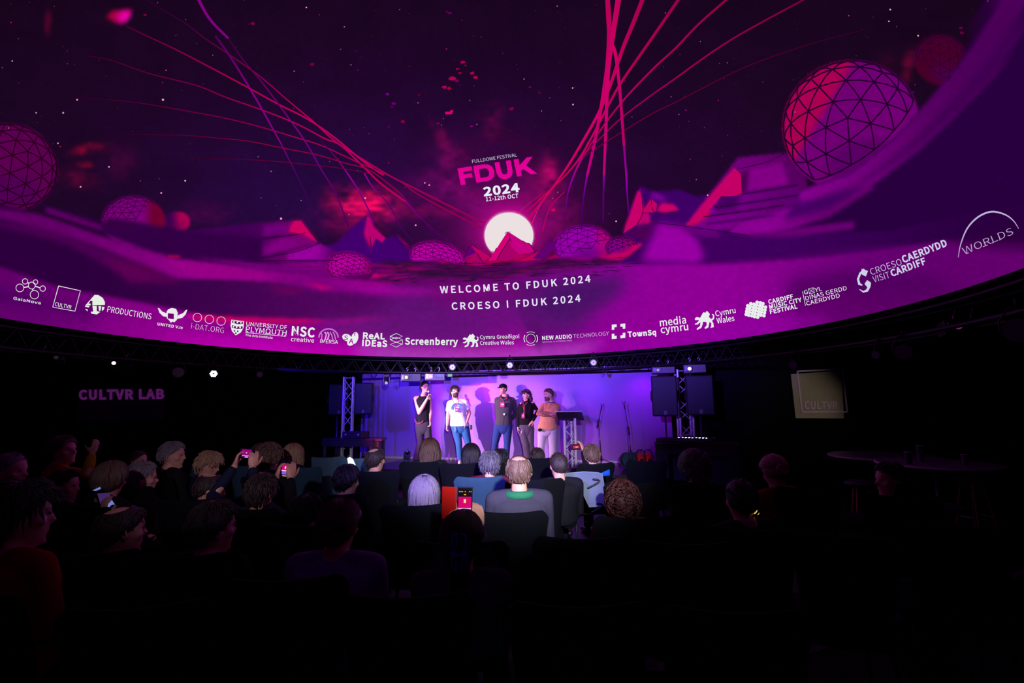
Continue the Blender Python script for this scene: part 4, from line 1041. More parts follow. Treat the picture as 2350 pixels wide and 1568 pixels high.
M_GRILLE = mat('speaker_grille', (28, 32, 44), .6, .2, noise=.5, nscale=90)
def loudspeaker(x0, x1, y0, y1, d, label, rot=0.0):
    c = W((x0 + x1) / 2, (y0 + y1) / 2, d); s = d / FPX; w, h = (x1 - x0) * s, (y1 - y0) * s
    R = rotz(rot); z0 = c[2] - h / 2
    T = thing('loudspeaker', (c[0], c[1], z0), label, 'loudspeaker', 'loudspeakers on poles beside the stage')
    g = MB(); dp = .38
    R0 = []
    for z in (-h / 2, h / 2):
        R0.append([c + R @ np.array((x, y, z)) for x, y in ((-w / 2, -.0), (w / 2, -.0), (w / 2, dp * .5), (w * .3, dp), (-w * .3, dp), (-w / 2, dp * .5))])
    g.rings(R0); bevel(g.build('cabinet', M_CASE, T, smooth=False), .015)
    g = MB(); g.box(c + R @ (0, -.012, 0), (w * .95, .024, h * .955), R); bevel(g.build('grille', M_GRILLE, T, smooth=False), .012)
    q = c + R @ (0, -.026, -h * .395); g = MB()
    g.tube([q + R @ (.024 * math.cos(a), 0, .024 * math.sin(a)) for a in np.linspace(0, 2 * math.pi, 17)], .0035, 5, round_end=False)
    for a in (math.pi / 2, math.pi * 7 / 6, math.pi * 11 / 6): g.tube([q, q + R @ (.02 * math.cos(a), 0, .02 * math.sin(a))], .003, 5)
    g.box(q + R @ (0, 0, -.038), (.045, .004, .009), R)
    g.build('badge', mat('pale_badge', (190, 180, 190), .4), T)
    g = MB()
    for k in (-1, 1): g.tube([c + R @ (k * w * .5, .12, -.1), c + R @ (k * (w * .5 + .012), .14, -.05), c + R @ (k * (w * .5 + .012), .14, .05), c + R @ (k * w * .5, .12, .1)], .012, 6)
    g.build('side_handle', M_CASE, T)
    p = c + R @ (0, .18, 0)
    S = thing('speaker_stand', (p[0], p[1], 0), 'speaker pole under the ' + label, 'stand', 'speaker poles with tripod feet')
    g = MB(); g.cyl((p[0], p[1], .1), (p[0], p[1], z0 - .002), .018, 12); g.build('pole', mat('grey_pole', (90, 92, 110), .4, .6), S)
    for k in range(3):
        a = k * 2.094 + .5
        g = MB(); g.tube([(p[0], p[1], .55), (p[0] + .36 * math.cos(a), p[1] + .36 * math.sin(a), .015)], .012, 8); g.build('leg', M_CASE, S)
    g = MB(); g.cyl((p[0], p[1], .5), (p[0], p[1], .6), .03, 12); g.build('collar', M_CASE, S)
    return T
loudspeaker(815, 853.5, 879, 951, 10.75, 'blue lit loudspeaker left of the stage wall', .12)
loudspeaker(757, 799, 882, 952, 11.3, 'dark loudspeaker hidden behind the left truss tower', .5)
loudspeaker(1497, 1553, 863, 955, 8.75, 'inner right loudspeaker overlapping the edge of the lit wall', -.28)
loudspeaker(1577, 1636, 861, 953, 8.5, 'outer right loudspeaker in front of the black drape', -.28)

# right hand DJ table with mixer
def rect_on(p0, p1, dep, zt, th):
    p0 = np.array(p0); p1 = np.array(p1); t = p1 - p0; L = np.linalg.norm(t); t = t / L; n = np.array((-t[1], t[0], 0))
    if n[1] < 0: n = -n
    return (p0 + p1) / 2 + n * dep / 2, np.column_stack((t, n, (0, 0, 1.0))), L
M_TABLE = mat('dark_table_top', (38, 34, 38), .5, noise=.2)
pa, pb = WZ(1497, 8.15, 0), WZ(1690, 7.55, 0)
c, R, L = rect_on(pa, pb, .62, 0, 0)
zt = 1.0
T = thing('dj_table', (c[0], c[1], 0), 'dark DJ booth table at the right of the stage', 'table')
g = MB(); g.box(c + (0, 0, zt - .015), (L, .62, .03), R); bevel(g.build('table_top', M_TABLE, T, smooth=False), .004)
g = MB(); g.box(c - R @ (0, .60 / 2, 0) + (0, 0, zt - .11), (L * .985, .02, .16), R); g.build('fascia', mat('fascia', (34, 30, 32), .7), T, smooth=False)
for k, xx in enumerate((-.42, .42)):
    g = MB(); g.box(c + R @ (xx * L, 0, 0) + (0, 0, (zt - .19) / 2), (.2, .5, zt - .19), R); bevel(g.build('cabinet_leg', mat('booth_black', (16, 16, 20), .7), T, smooth=False), .004)
g = MB(); g.box(c + R @ (0, .22, 0) + (0, 0, (zt - .19) / 2), (L * .8, .02, zt - .19), R); g.build('back_panel', mat('booth_black', (16, 16, 20), .7), T, smooth=False)
q = c + R @ (-.05 * L + .02, -.03, 0) + np.array((0, 0, zt))
T = thing('mixing_desk', q, 'small mixing desk with white glowing keys on the right hand table', 'mixer')
g = MB(); g.box(q + (0, 0, .035), (.62, .3, .06), R, .96); bevel(g.build('body', M_CASE, T, smooth=False), .006)
m = mat('key_light', (255, 255, 255), emit=(225, 240, 255), est=2.2)
for i in range(9):
    for j in range(2):
        if (i * 7 + j * 3) % 4 == 3: continue
        g = MB(); g.box(q + R @ (-.24 + .055 * i, -.04 + .07 * j, .069), (.022, .02, .012), R); g.build('lit_key', m, T, smooth=False)
for i in range(4):
    g = MB(); k_ = q + R @ (-.2 + .12 * i, .09, .066); g.cyl(k_, k_ + (0, 0, .02), .012, 10); g.build('knob', M_GREYC, T)
q = c + R @ (-.38 * L, -.05, 0) + np.array((0, 0, zt))
T = thing('turntable', q, 'low black deck at the left end of the right hand table', 'turntable')
g = MB(); g.box(q + (0, 0, .03), (.3, .3, .05), R); bevel(g.build('body', M_CASE, T, smooth=False), .006)
g = MB(); g.cyl(q + (0, 0, .055), q + (0, 0, .067), .1, 24); g.build('platter', M_GREYC, T, auto=40)

# left table
pa, pb = WZ(742, 10.45, 0), WZ(858, 10.1, 0)
c, R, L = rect_on(pa, pb, .55, 0, 0); zt = .97
T = thing('side_table', (c[0], c[1], 0), 'dark table with thin legs at the left of the stage', 'table')
g = MB(); g.box(c + (0, 0, zt - .02), (L, .55, .04), R); bevel(g.build('table_top', M_TABLE, T, smooth=False), .004)
g = MB(); g.box(c - R @ (0, .26, 0) + (0, 0, zt - .1), (L, .02, .12), R); g.build('fascia', mat('fascia', (34, 30, 32), .7), T, smooth=False)
for sx in (-1, 1):
    for sy in (-1, 1):
        g = MB(); g.box(c + R @ (sx * L * .46, sy * .24, 0) + (0, 0, (zt - .04) / 2), (.04, .04, zt - .04), R); g.build('leg', M_GREYC, T, smooth=False)
q = c + R @ (.0, .05, 0) + np.array((0, 0, zt))
T = thing('equipment_case', q, 'low dark equipment case on the left hand table', 'case')
g = MB(); g.box(q + (0, 0, .07), (.5, .3, .14), R); bevel(g.build('body', mat('dark_case', (30, 26, 34), .6), T, smooth=False), .01)
for k in (-1, 1):
    g = MB(); g.box(q + R @ (k * .16, -.155, .08), (.04, .012, .03), R); g.build('latch', M_ALU, T, smooth=False)
q = W(862, 1010, 10.3)
T = thing('wooden_crate', (q[0], q[1], 0), 'brown wooden stand behind the balding man at left', 'stand')
g = MB(); g.box((q[0], q[1], .95), (.34, .3, .05)); g.build('top_board', mat('brown_wood', (92, 60, 50), .6, noise=.3, nscale=12, stretch=(1, 8, 8)), T, smooth=False)
g = MB(); g.box((q[0], q[1], .47), (.2, .22, .92)); g.build('column', mat('brown_wood', (92, 60, 50), .6), T, smooth=False)
g = MB(); g.box((q[0], q[1], .015), (.34, .3, .03)); g.build('foot_board', mat('brown_wood', (92, 60, 50), .6), T, smooth=False)

# ------------------------------------------------------------------ lectern, microphone stands, reels
SZ = STAGE_Z
M_WHITEM = mat('white_lacquered_tube', (226, 222, 232), .35)
p = WZ(1306, 9.45, SZ)
T = thing('lectern', p, 'white tubular truss lectern with a black sloping top', 'lectern')
PT = [WZ(1294, 9.35, SZ), WZ(1318.5, 9.30, SZ), WZ(1310, 9.55, SZ)]
for k, q in enumerate(PT):
    g = MB(); g.cyl(q + (0, 0, .02), q + (0, 0, 1.02), .024 if k != 2 else .02, 14); g.build('upright_tube', M_WHITEM, T)
for (i, j) in ((0, 2), (2, 1), (0, 1)):
    for k in range(5):
        a, b = (PT[i], PT[j]) if k % 2 == 0 else (PT[j], PT[i])
        brace_obj(a + (0, 0, .08 + .18 * k), b + (0, 0, .08 + .18 * (k + 1)), 'brace', M_WHITEM, T, .007)
g = MB(); g.box(p + (0, -.02, .01), (.42, .4, .02)); bevel(g.build('base_plate', mat('dark_grey_plate', (70, 70, 80), .4), T, smooth=False), .004)
g = MB(); g.box(p + (.01, .0, 1.06), (.52, .34, .025), rotx(.42) @ rotz(0)); bevel(g.build('sloping_top', mat('black_board', (30, 32, 40), .35), T, smooth=False), .004)
g = MB(); g.tube([p + (-.25, .155, 1.142), p + (.27, .155, 1.142)], .007, 6); g.build('top_edge', M_WHITEM, T)
g = MB(); g.box(p + (0.04, -.24, .045), (.13, .12, .085)); bevel(g.build('cable_box', M_CASE, T, smooth=False), .01)
g = MB(); g.box(p + (0.04, -.26, .012 - .01), (.22, .03, .012)); g.build('foot_strip', M_WHITEM, T, smooth=False)

def mic_stand(base, joint, top, label, d):
    B = WZ(base[0], d, SZ); J = W(joint[0], joint[1], d); Tp = W(top[0], top[1], d - .02)
    J = np.array((B[0] * .3 + J[0] * .7, B[1] * .3 + J[1] * .7, J[2]))
    T = thing('microphone_stand', B, label, 'microphone stand', 'empty microphone stands')
    g = MB(); g.cyl(B + (0, 0, .1), J, .011, 10, .009); g.build('pole', mat('dark_chrome', (120, 110, 116), .3, .8), T)
    for k in range(3):
        a = k * 2.094 + .3
        g = MB(); g.tube([B + (0, 0, .14), B + (.3 * math.cos(a), .3 * math.sin(a), .012)], .008, 6); g.build('leg', M_CASE, T)
    g = MB(); g.cyl(B + (0, 0, .08), B + (0, 0, .2), .02, 10); g.build('leg_collar', M_CASE, T)
    u = (Tp - J) / np.linalg.norm(Tp - J)
    g = MB(); g.tube([J - u * .12, J - u * .04, J + u * .04], [.02, .016, .018], 8); g.cyl(J + (-.045, 0, 0), J + (.03, 0, 0), .008, 6); g.build('joint_knob', M_CASE, T)
    g = MB(); g.cyl(J - u * .12, Tp, .0075, 8); g.build('boom_arm', M_CASE, T)
    g = MB(); g.cyl(Tp - u * .1, Tp - u * .02, .012, 8)
    e = np.cross(u, (0, -1.0, 0)); e /= np.linalg.norm(e)
    g.tube([Tp + e * .028 + u * .05, Tp + e * .03 + u * .02, Tp + u * .0, Tp - e * .03 + u * .02, Tp - e * .028 + u * .05], .008, 6); g.build('microphone_clip', M_CASE, T)
    return T
mic_stand((1376, 1060), (1372, 968), (1381.5, 932), 'left microphone stand with its boom leaning right', 10.25)
mic_stand((1444, 1060), (1440, 984), (1432, 927), 'right microphone stand leaning slightly left', 9.9)

def cable_reel(c, r, label, tint):
    R = rotz(.25)
    c = np.array((c[0], c[1], SZ + r + .03))
    T = thing('cable_reel', (c[0], c[1], SZ), label, 'cable reel', 'cable reels on the stage floor')
    for k in (-1, 1):
        g = MB(); g.cyl(c + R @ (0, k * .07 - .006, 0), c + R @ (0, k * .07 + .006, 0), r, 28); g.build('flange', tint, T, auto=40)
    g = MB()
    for i in range(5): g.tube([c + R @ ((r * .82) * math.cos(a), -.05 + .025 * i, (r * .82) * math.sin(a)) for a in np.linspace(0, 2 * math.pi, 25)], .014, 6, round_end=False)
    g.build('wound_cable', mat('cable_rubber', (20, 24, 30), .6), T)
    g = MB(); g.cyl(c + R @ (0, -.085, 0), c + R @ (0, .085, 0), .03, 12); g.build('hub', M_CASE, T)
    g = MB(); g.tube([c + R @ (-r * .8, -.1, -r - .02), c + R @ (-r * .2, -.1, 0), c + R @ (-.02, -.1, r * 1.25), c + R @ (.05, -.1, r * 1.35), c + R @ (r * .3, -.1, 0), c + R @ (r * .8, -.1, -r - .02)], .009, 6); g.build('carry_frame', M_CASE, T)
    return T
cable_reel(WZ(1435, 9.65, SZ), .145, 'teal grey cable reel standing behind the front chairs', mat('teal_reel', (44, 84, 96), .35))
cable_reel(WZ(1456, 9.95, SZ), .13, 'second cable reel, half hidden behind the red bags', mat('teal_reel', (44, 84, 96), .35))
M_REDB = mat('red_bag', (205, 38, 20), .6, noise=.2, nscale=10, bump=.4)
for px, w_, lab in ((1464, .15, 'red bag with a black handle, the left of the two'), (1482, .13, 'red bag with a black handle, the right of the two')):
    q = WZ(px, 9.75, SZ); T = thing('red_bag', q, lab, 'bag', 'red bags with black handles on the stage')
    g = MB(); g.rings([[q + np.array((x * w_ / 2 * k, y * .09 * k, z)) for x, y in ((-1, -1), (1, -1), (1, 1), (-1, 1))] for z, k in ((0, 1.05), (.1, 1.08), (.22, .9), (.3, .55))])
    o = g.build('bag_body', M_REDB, T); bevel(o, .03, 3)
    g = MB(); g.box(q + (0, -.1, .12), (w_ * .5, .02, .14)); bevel(g.build('front_pocket', M_CASE, T, smooth=False), .01)
    g = MB(); g.tube([q + (-w_ * .55, 0, .05), q + (-w_ * .6, 0, .3), q + (-w_ * .3, 0, .36), q + (w_ * .3, 0, .36), q + (w_ * .6, 0, .3), q + (w_ * .55, 0, .05)], .012, 6); g.build('handle', M_CASE, T)

# ------------------------------------------------------------------ signs
def on_wall(px, py, off):       # point on the stage wall plane line
    r = ray(px, py); n = np.array((.27, 1.0, 0)); t = ((11.2 - off) - n @ CAM) / (n @ r); return CAM + r * t
T0 = on_wall(1882, 908, .10)
T = thing('square_sign', T0 - np.array((0, 0, .5)), 'beige lit square sign board with a pale square outline on the black right wall', 'sign')
g = MB()
Pn = [on_wall(x, y, .10) for x, y in ((1826, 960), (1937, 960.5), (1931, 851), (1815, 859))]
nn = -nw
g.rings([Pn, [q + nn * .03 for q in Pn]]); g.build('board', mat('beige_board', (186, 178, 156), .8, noise=.25, nscale=2), T, smooth=False)
M_OUT = mat('projected_outline', (235, 205, 240), .7)  # pale solid outline and lettering stand in for projected light
fr = [(1830, 852.5), (1934, 847), (1944.5, 945.5), (1841, 946)]
for k in range(4):
    a, b = np.array(fr[k]), np.array(fr[(k + 1) % 4]); t = (b - a) / np.linalg.norm(b - a); n_ = np.array((-t[1], t[0])) * 1.8
    g = MB(); q = [on_wall(*(a - t * 1.6 - n_), .125), on_wall(*(b + t * 1.6 - n_), .125), on_wall(*(b + t * 1.6 + n_), .125), on_wall(*(a - t * 1.6 + n_), .125)]
    g.rings([q, [z + nn * .012 for z in q]]); g.build('outline_bar', M_OUT, T, smooth=False)
def plane_text(s, x0, y0, x1, y1, h, bold, fn, m, parent, name):
    V, F_ = text_mesh(s, bold); mn, mx = V[:, 0].min(), V[:, 0].max(); u = (V[:, 0] - mn) / (mx - mn); L = math.hypot(x1 - x0, y1 - y0); tx, ty = (x1 - x0) / L, (y1 - y0) / L
    v = V[:, 1] / CAPH * h
    g_ = MB(); g_.add([fn(a, b) for a, b in zip(x0 + (x1 - x0) * u + ty * v, y0 + (y1 - y0) * u - tx * v)], F_)
    return g_.build(name, m, parent, smooth=False)
plane_text('CULTVR', 1846, 939, 1922.5, 939, 16.5, .03, lambda a, b: on_wall(a, b, .135), M_OUT, T, 'lettering')
# left banner
lw0, lw1 = np.array((-6.0, wall_y(-6))), np.array((-11.6, 9.3))
lt = (lw1 - lw0) / np.linalg.norm(lw1 - lw0); ln = np.array((-lt[1], lt[0], 0)); ln = ln if ln @ np.array((1, -1, 0)) > 0 else -ln
def on_left(px, py, off):
    r = ray(px, py); p0 = np.array((lw0[0], lw0[1], 0)) + ln * off; t = (ln @ (p0 - CAM)) / (ln @ r); return CAM + r * t
T = thing('wall_banner', on_left(280, 966, .12), 'dim purple banner with a row of letters on the black left wall', 'banner')
Pn = [on_left(x, y, .12) for x, y in ((177, 967), (378, 962), (381, 893), (180, 888))]
g = MB(); g.rings([Pn, [q - ln * .02 for q in Pn]]); g.build('cloth', mat('banner_cloth', (118, 60, 128), .9, noise=.3, nscale=30), T, smooth=False)
plane_text('CULTVR LAB', 181, 916.5, 377, 914.5, 20, .05, lambda a, b: on_left(a, b, .14), mat('projected_letters', (236, 170, 250), .8, emit=(150, 50, 160), est=.22), T, 'lettering')  # letters get a faint glow of their own, standing in for projected text

# ------------------------------------------------------------------ high tables and stools at right
M_TT = mat('grey_table_laminate', (120, 104, 132), .35)
def round_table(px, py, d, wpx, label):
    c = W(px, py, d); r = wpx / 2 * d / FPX
    T = thing('round_table', (c[0], c[1], 0), label, 'table', 'round high tables at the right')
    g = MB(); g.cyl(c - (0, 0, .028), c, r, 48); bevel(g.build('table_top', M_TT, T, auto=40), .004)
    g = MB(); g.tube([c + (r * math.cos(a), r * math.sin(a), -.014) for a in np.linspace(0, 2 * math.pi, 49)], .013, 6, round_end=False); g.build('edge_band', mat('pale_edge', (200, 190, 205), .4), T)
    g = MB(); g.cyl((c[0], c[1], .03), (c[0], c[1], c[2] - .028), .035, 14); g.build('column', M_CASE, T)
    g = MB(); g.cyl((c[0], c[1], 0), (c[0], c[1], .03), .24, 28); g.build('base', M_CASE, T, auto=40)
    return c, r
c1, r1 = round_table(2026, 1045, 6.4, 206, 'round high table at right, the one farther from the camera')
c2, r2 = round_table(2148, 1062, 5.0, 218, 'round high table at right, nearer the camera with glasses on it')
def glass(c, lab, h=.12, r=.032):
    T = thing('drinking_glass', c, lab, 'glass', 'glasses left on the high table')
    g = MB(); g.tube([c + (0, 0, .002), c + (0, 0, h)], [r * .8, r], 14, round_end=False); g.build('tumbler', mat('smoky_glass', (90, 84, 100), .1), T, auto=40)
    g = MB(); g.tube([c + (r * math.cos(a), r * math.sin(a), h) for a in np.linspace(0, 2 * math.pi, 17)], .003, 5, round_end=False); g.build('glass_rim', M_ALU, T)
glass(c2 + (-.36, -.1, 0), 'short glass at the left of the nearer table')
glass(c2 + (-.05, .12, 0), 'taller glass at the middle of the nearer table', .16)
glass(c2 + (.12, -.2, 0), 'glass nearest the camera on the nearer table', .1)
M_WOODL = mat('orange_wood_leg', (150, 82, 40), .5)
def stool(px, d, label, ang):
    c = WZ(px, d, 0); T = thing('bar_stool', c, label, 'stool', 'bar stools with wooden legs')
    g = MB(); g.tube([c + (0, 0, .70), c + (0, 0, .73), c + (0, 0, .75)], [.17, .18, .15], 20, round_end=False); g.build('seat', mat('stool_seat', (30, 26, 46), .6), T)
    for k in range(4):
        a = ang + k * math.pi / 2
        g = MB(); g.tube([c + (.09 * math.cos(a), .09 * math.sin(a), .70), c + (.2 * math.cos(a), .2 * math.sin(a), .012)], .015, 8); g.build('leg', M_WOODL, T)
    g = MB(); g.tube([c + (.15 * math.cos(a), .15 * math.sin(a), .3) for a in np.linspace(0, 2 * math.pi, 21)], .008, 6, round_end=False); g.build('foot_ring', M_ALU, T)
stool(1960, 5.5, 'bar stool under the farther high table, left one', .4)
stool(2128, 4.25, 'bar stool under the nearer high table', .1)
stool(2205, 5.75, 'bar stool at the right of the high tables', .9)
# ------------------------------------------------------------------ people
SKIN = mat('skin', (214, 160, 134), .5); SKIN2 = mat('skin_ruddy', (206, 142, 120), .5)
def hairmat(n, c, stretch=(40, 40, 3)): return mat('hair_' + n, c, .5, noise=.45, nscale=9, bump=.5, stretch=stretch)
HM = {'black': hairmat('black', (22, 19, 24)), 'dark': hairmat('dark_brown', (46, 34, 32)), 'brown': hairmat('brown', (84, 58, 46)), 'lightbrown': hairmat('light_brown', (104, 80, 66)),
      'grey': hairmat('grey', (132, 126, 132)), 'silver': hairmat('silver', (132, 122, 140)), 'blond': hairmat('blond', (178, 148, 112)), 'red': hairmat('auburn', (62, 20, 16)), 'saltpepper': hairmat('salt_and_pepper', (88, 84, 94))}
def fabric(n, c, rough=.85): return mat('fabric_' + n, c, rough, noise=.18, nscale=7, bump=.35)

HPROF = [  # z, half width, front, back   (head: chin at z=0, crown at .235, face towards -Y)
    (.000, .022, .070, -.030), (.012, .036, .084, -.010), (.030, .048, .088, .018), (.055, .058, .088, .050), (.080, .064, .090, .070), (.105, .069, .088, .086),
    (.130, .073, .090, .096), (.155, .076, .093, .101), (.180, .075, .088, .100), (.200, .068, .076, .091), (.218, .053, .057, .070), (.230, .031, .031, .042), (.2345, .012, .010, .018)]
def head_shapes(g, M, s, n=20):
    """adds a head (skull, jaw, nose, brows, lips, ears) to g; M: function local->world"""
    R = []
    for z, w, f, b in HPROF:
        ring = []
        for j in range(n):
            a = 2 * math.pi * j / n; x = w * math.sin(a); c = math.cos(a)
            y = -f * (abs(c) ** .85) if c > 0 else b * (abs(c) ** .9)
            ring.append(M((x * s, y * s, z * s)))
        R.append(ring)
    g.rings(R)
    Rm = np.column_stack([np.array(M(e)) - np.array(M((0, 0, 0))) for e in ((1, 0, 0), (0, 1, 0), (0, 0, 1))])
    def el(c, r, Rl=None): g.ell(M([k * s for k in c]), [k * s for k in r], Rm if Rl is None else Rm @ Rl, 10, 8)
    el((0, -.100, .094), (.015, .020, .013)); el((0, -.094, .114), (.009, .013, .026), rotx(-.25))
    el((0, -.084, .143), (.050, .012, .009)); el((0, -.088, .064), (.024, .010, .007)); el((0, -.087, .054), (.021, .010, .007)); el((0, -.080, .014), (.020, .014, .014))
    for k in (-1, 1):
        el((k * .052, -.058, .098), (.020, .022, .018)); el((k * .077, .012, .112), (.010, .018, .031), roty(k * .15))
    return Rm
def frame_head(C, yaw, pitch=0.0, roll=0.0, s=1.0):
    """C: world position of the head's centre; yaw 0 faces the camera (-Y), + turns the face to image right"""
    Rm = rotz(yaw) @ roty(roll) @ rotx(pitch)
    C = np.asarray(C, float); piv = np.array((0, 0, .118)) * s
    return lambda p: C + Rm @ (np.asarray(p, float) - piv)

def hair_limit(a):      # lowest hair elevation for azimuth a (0 = front, pi = nape)
    return np.interp(a, [0, .55, 1.0, 1.35, 1.7, 2.3, math.pi], [.62, .55, .25, .05, -.28, -.62, -.72])
def hair_obj(M, s, style, material, parent, seed=0, name='hair'):
    """scalp cap plus combed locks; styles short, crop, bowl, bob, long, curly, bun, thin (bald crown), updo"""
    r_ = random.Random(seed); g = MB()
    cz = .135; rx, ry, rz = .081, .103, .106
    thick = {'short': .010, 'crop': .004, 'bowl': .018, 'bob': .022, 'long': .022, 'curly': .024, 'bun': .014, 'pulled': .014, 'thin': .006, 'messy': .016}[style]
    nu, nv = 32, 18; vs = []; fs = []; idx = {}
    def P(a, e, off=0.0):
        x = math.sin(a) * math.cos(e); y = -math.cos(a) * math.cos(e); z = math.sin(e)
        return (x * (rx + off) * s, (y * (ry + off) + .003) * s, (cz + z * (rz + off)) * s)
    extra = {'bowl': -.18, 'bob': -.35, 'long': -.3, 'curly': -.15}.get(style, 0)
    lo = lambda a: hair_limit(abs(a)) + (extra if abs(a) > .7 else extra * .4)
    for i in range(nv + 1):
        for j in range(nu):
            a = -math.pi + 2 * math.pi * j / nu; l = max(-.95, lo(a)); e = l + (math.pi / 2 - l) * i / nv
            w = .35 + .65 * min(1, (i / nv) * 5)
            vs.append(M(P(a, e, thick * w * (1 + .12 * math.sin(7 * a + seed) * math.cos(5 * e)))))
    for i in range(nv):
        for j in range(nu):
            k = (j + 1) % nu; fs.append((i * nu + j, i * nu + k, (i + 1) * nu + k, (i + 1) * nu + j))
    # inner skin closes the shell
    o = len(vs); vs += [M(P(-math.pi + 2 * math.pi * j / nu, max(-.95, lo(-math.pi + 2 * math.pi * j / nu)), -.01)) for j in range(nu)]
    for j in range(nu):
        k = (j + 1) % nu; fs.append((o + j, o + k, k, j))
    if style == 'thin':
        fs = [f for f in fs if not all(q < (nv + 1) * nu and (q // nu) > nv * .66 for q in f)]
    g.add(vs, fs)
    nl = {'short': 190, 'crop': 60, 'bowl': 200, 'bob': 230, 'long': 260, 'curly': 260, 'bun': 170, 'pulled': 230, 'thin': 110, 'messy': 240}[style]
    crown = (math.pi, 1.15)
    for k in range(nl):
        a = r_.uniform(-math.pi, math.pi); l = lo(a); top = 1.5 if style != 'thin' else .8
        e0 = r_.uniform(l + .05, top) if style in ('short', 'messy', 'curly', 'crop', 'thin') else r_.uniform(.5, 1.45)
        if style == 'thin': e0 = r_.uniform(max(-.6, l), max(l + .1, .82))
        ln = {'short': .05, 'crop': .018, 'bowl': .15, 'bob': .24, 'long': .40, 'curly': .06, 'bun': .14, 'pulled': .2, 'thin': .05, 'messy': .055}[style] * r_.uniform(.8, 1.25)
        if style in ('bob', 'long') and abs(a) < .55: ln *= .55
        n = 6 if ln < .1 else 9 if ln < .3 else 12
        w = {'short': .0075, 'crop': .004, 'bowl': .010, 'bob': .011, 'long': .011, 'curly': .010, 'bun': .009, 'pulled': .009, 'thin': .006, 'messy': .008}[style] * r_.uniform(.7, 1.3)
        pts = []; e = e0; aa = a; off = thick * .9; pos = None; ph = r_.uniform(0, 6.3); drop = False
        for i in range(n):
            t = i / (n - 1)
            if not drop:
                lift = {'short': .012 * t, 'messy': .03 * t * r_.uniform(.2, 1), 'curly': .02}.get(style, .004)
                q = np.array(P(aa, e, off + lift)); pos = q
                de = ln / (n - 1) / rz
                if style == 'curly': aa += .35 * math.sin(ph + 3 * i); e -= de * .6
                elif style in ('bun', 'pulled'): 
                    da_ = (math.pi if aa > 0 else -math.pi) - aa; aa += da_ * .16; e += (-.15 - e) * .16
                else: e -= de; aa += r_.uniform(-.04, .04)
                if style in ('bowl',) and e < l: break
                if style in ('bob', 'long') and e < -.15: drop = True
                if style in ('short', 'crop', 'thin') and e < l - .05 and i > 2: break
            else:
                pos = pos + np.array((.006 * math.sin(ph + i * 1.3) * (2 if style == 'long' else .5) - pos[0] * .01, .004 * math.cos(ph + i), -ln / (n - 1))) * np.array((1, 1, 1)) * s
                if style == 'bob' and pos[2] < .02 * s: pos[0] *= .93
            pts.append(M(pos))
        if len(pts) < 3: continue
        m_ = len(pts); rad = [w * s * (.55 + .45 * math.sin(math.pi * min(1, (i + .6) / m_ * 1.05))) * (1 - .75 * (i / (m_ - 1)) ** 3) for i in range(m_)]
        g.tube(pts, rad, 4, round_end=False)
    if style == 'pulled':      # gathered tail hanging from the back of the head
        for k in range(60):
            x = r_.uniform(-.045, .045); y = .098 + r_.uniform(0, .03)
            g.tube([M((x * s, y * s, .16 * s)), M((x * .8 * s, (y + .015) * s, .09 * s)), M((x * .7 * s, (y + .005) * s, .02 * s)), M((x * .6 * s, (y - .01) * s, (-.05 - .03 * r_.random()) * s))], [.007, .010, .009, .003], 4, round_end=False)
    if style == 'bun':
        g.ell(M((0, .118 * s, .115 * s)), (.036 * s, .03 * s, .034 * s), None, 14, 10)
        for k in range(26):
            a = r_.uniform(0, 6.28); rr_ = r_.uniform(.6, 1.15)
            c0 = np.array((.03 * math.cos(a) * rr_, .12 + .02 * r_.random(), .115 + .03 * math.sin(a) * rr_)); tt = np.array((-math.sin(a), .2, math.cos(a)))
            g.tube([M((c0 - tt * .02) * s), M((c0 + np.array((0, .012, 0))) * s), M((c0 + tt * .025) * s)], [.005 * s, .007 * s, .003 * s], 4, round_end=False)
    return g.build(name, material, parent)

def hand(g, wrist, d, nrm, s=1.0, curl=.6, side=1, spread=.12, thumb=1.0):
    """wrist: position, d: direction of the fingers, nrm: out of the palm; side: thumb side (+1 along cross(d, nrm))"""
    wrist = np.asarray(wrist, float); d = np.asarray(d, float) / np.linalg.norm(d); nrm = np.asarray(nrm, float); nrm = nrm - d * (nrm @ d); nrm /= np.linalg.norm(nrm)
    x = np.cross(d, nrm) * side
    B = np.column_stack((x, nrm, d))
    g.ell(wrist + d * .048 * s, (.040 * s, .015 * s, .055 * s), B, 12, 8)
    g.tube([wrist - d * .02 * s, wrist + d * .03 * s], [.026 * s, .028 * s], 10, flat=(nrm, .7))
    for k, (off, L) in enumerate(((.030, .072), (.010, .080), (-.010, .074), (-.029, .058))):
        p = wrist + d * .088 * s + x * off * s; a = curl * .3; pts = [p - d * .03 * s, p]; f = x * off * spread * 3
        for j, ll in enumerate((.45, .30, .25)):
            a += curl * (.55 + .2 * j); v = d * math.cos(a) + nrm * math.sin(a) + f
            p = p + v / np.linalg.norm(v) * L * ll * s; pts.append(p)
        g.tube(pts, [.0095 * s, .0095 * s, .009 * s, .0082 * s, .0072 * s], 8)
    p = wrist + d * .02 * s + x * .026 * s + nrm * .006 * s; v = x * .75 + d * .75 + nrm * .3 * thumb; v /= np.linalg.norm(v)
    p2 = p + v * .036 * s; v2 = x * .35 + d * .85 + nrm * .5 * thumb; v2 /= np.linalg.norm(v2); p3 = p2 + v2 * .034 * s
    g.tube([p, p2, p3, p3 + v2 * .022 * s], [.0125 * s, .0105 * s, .0095 * s, .008 * s], 8)

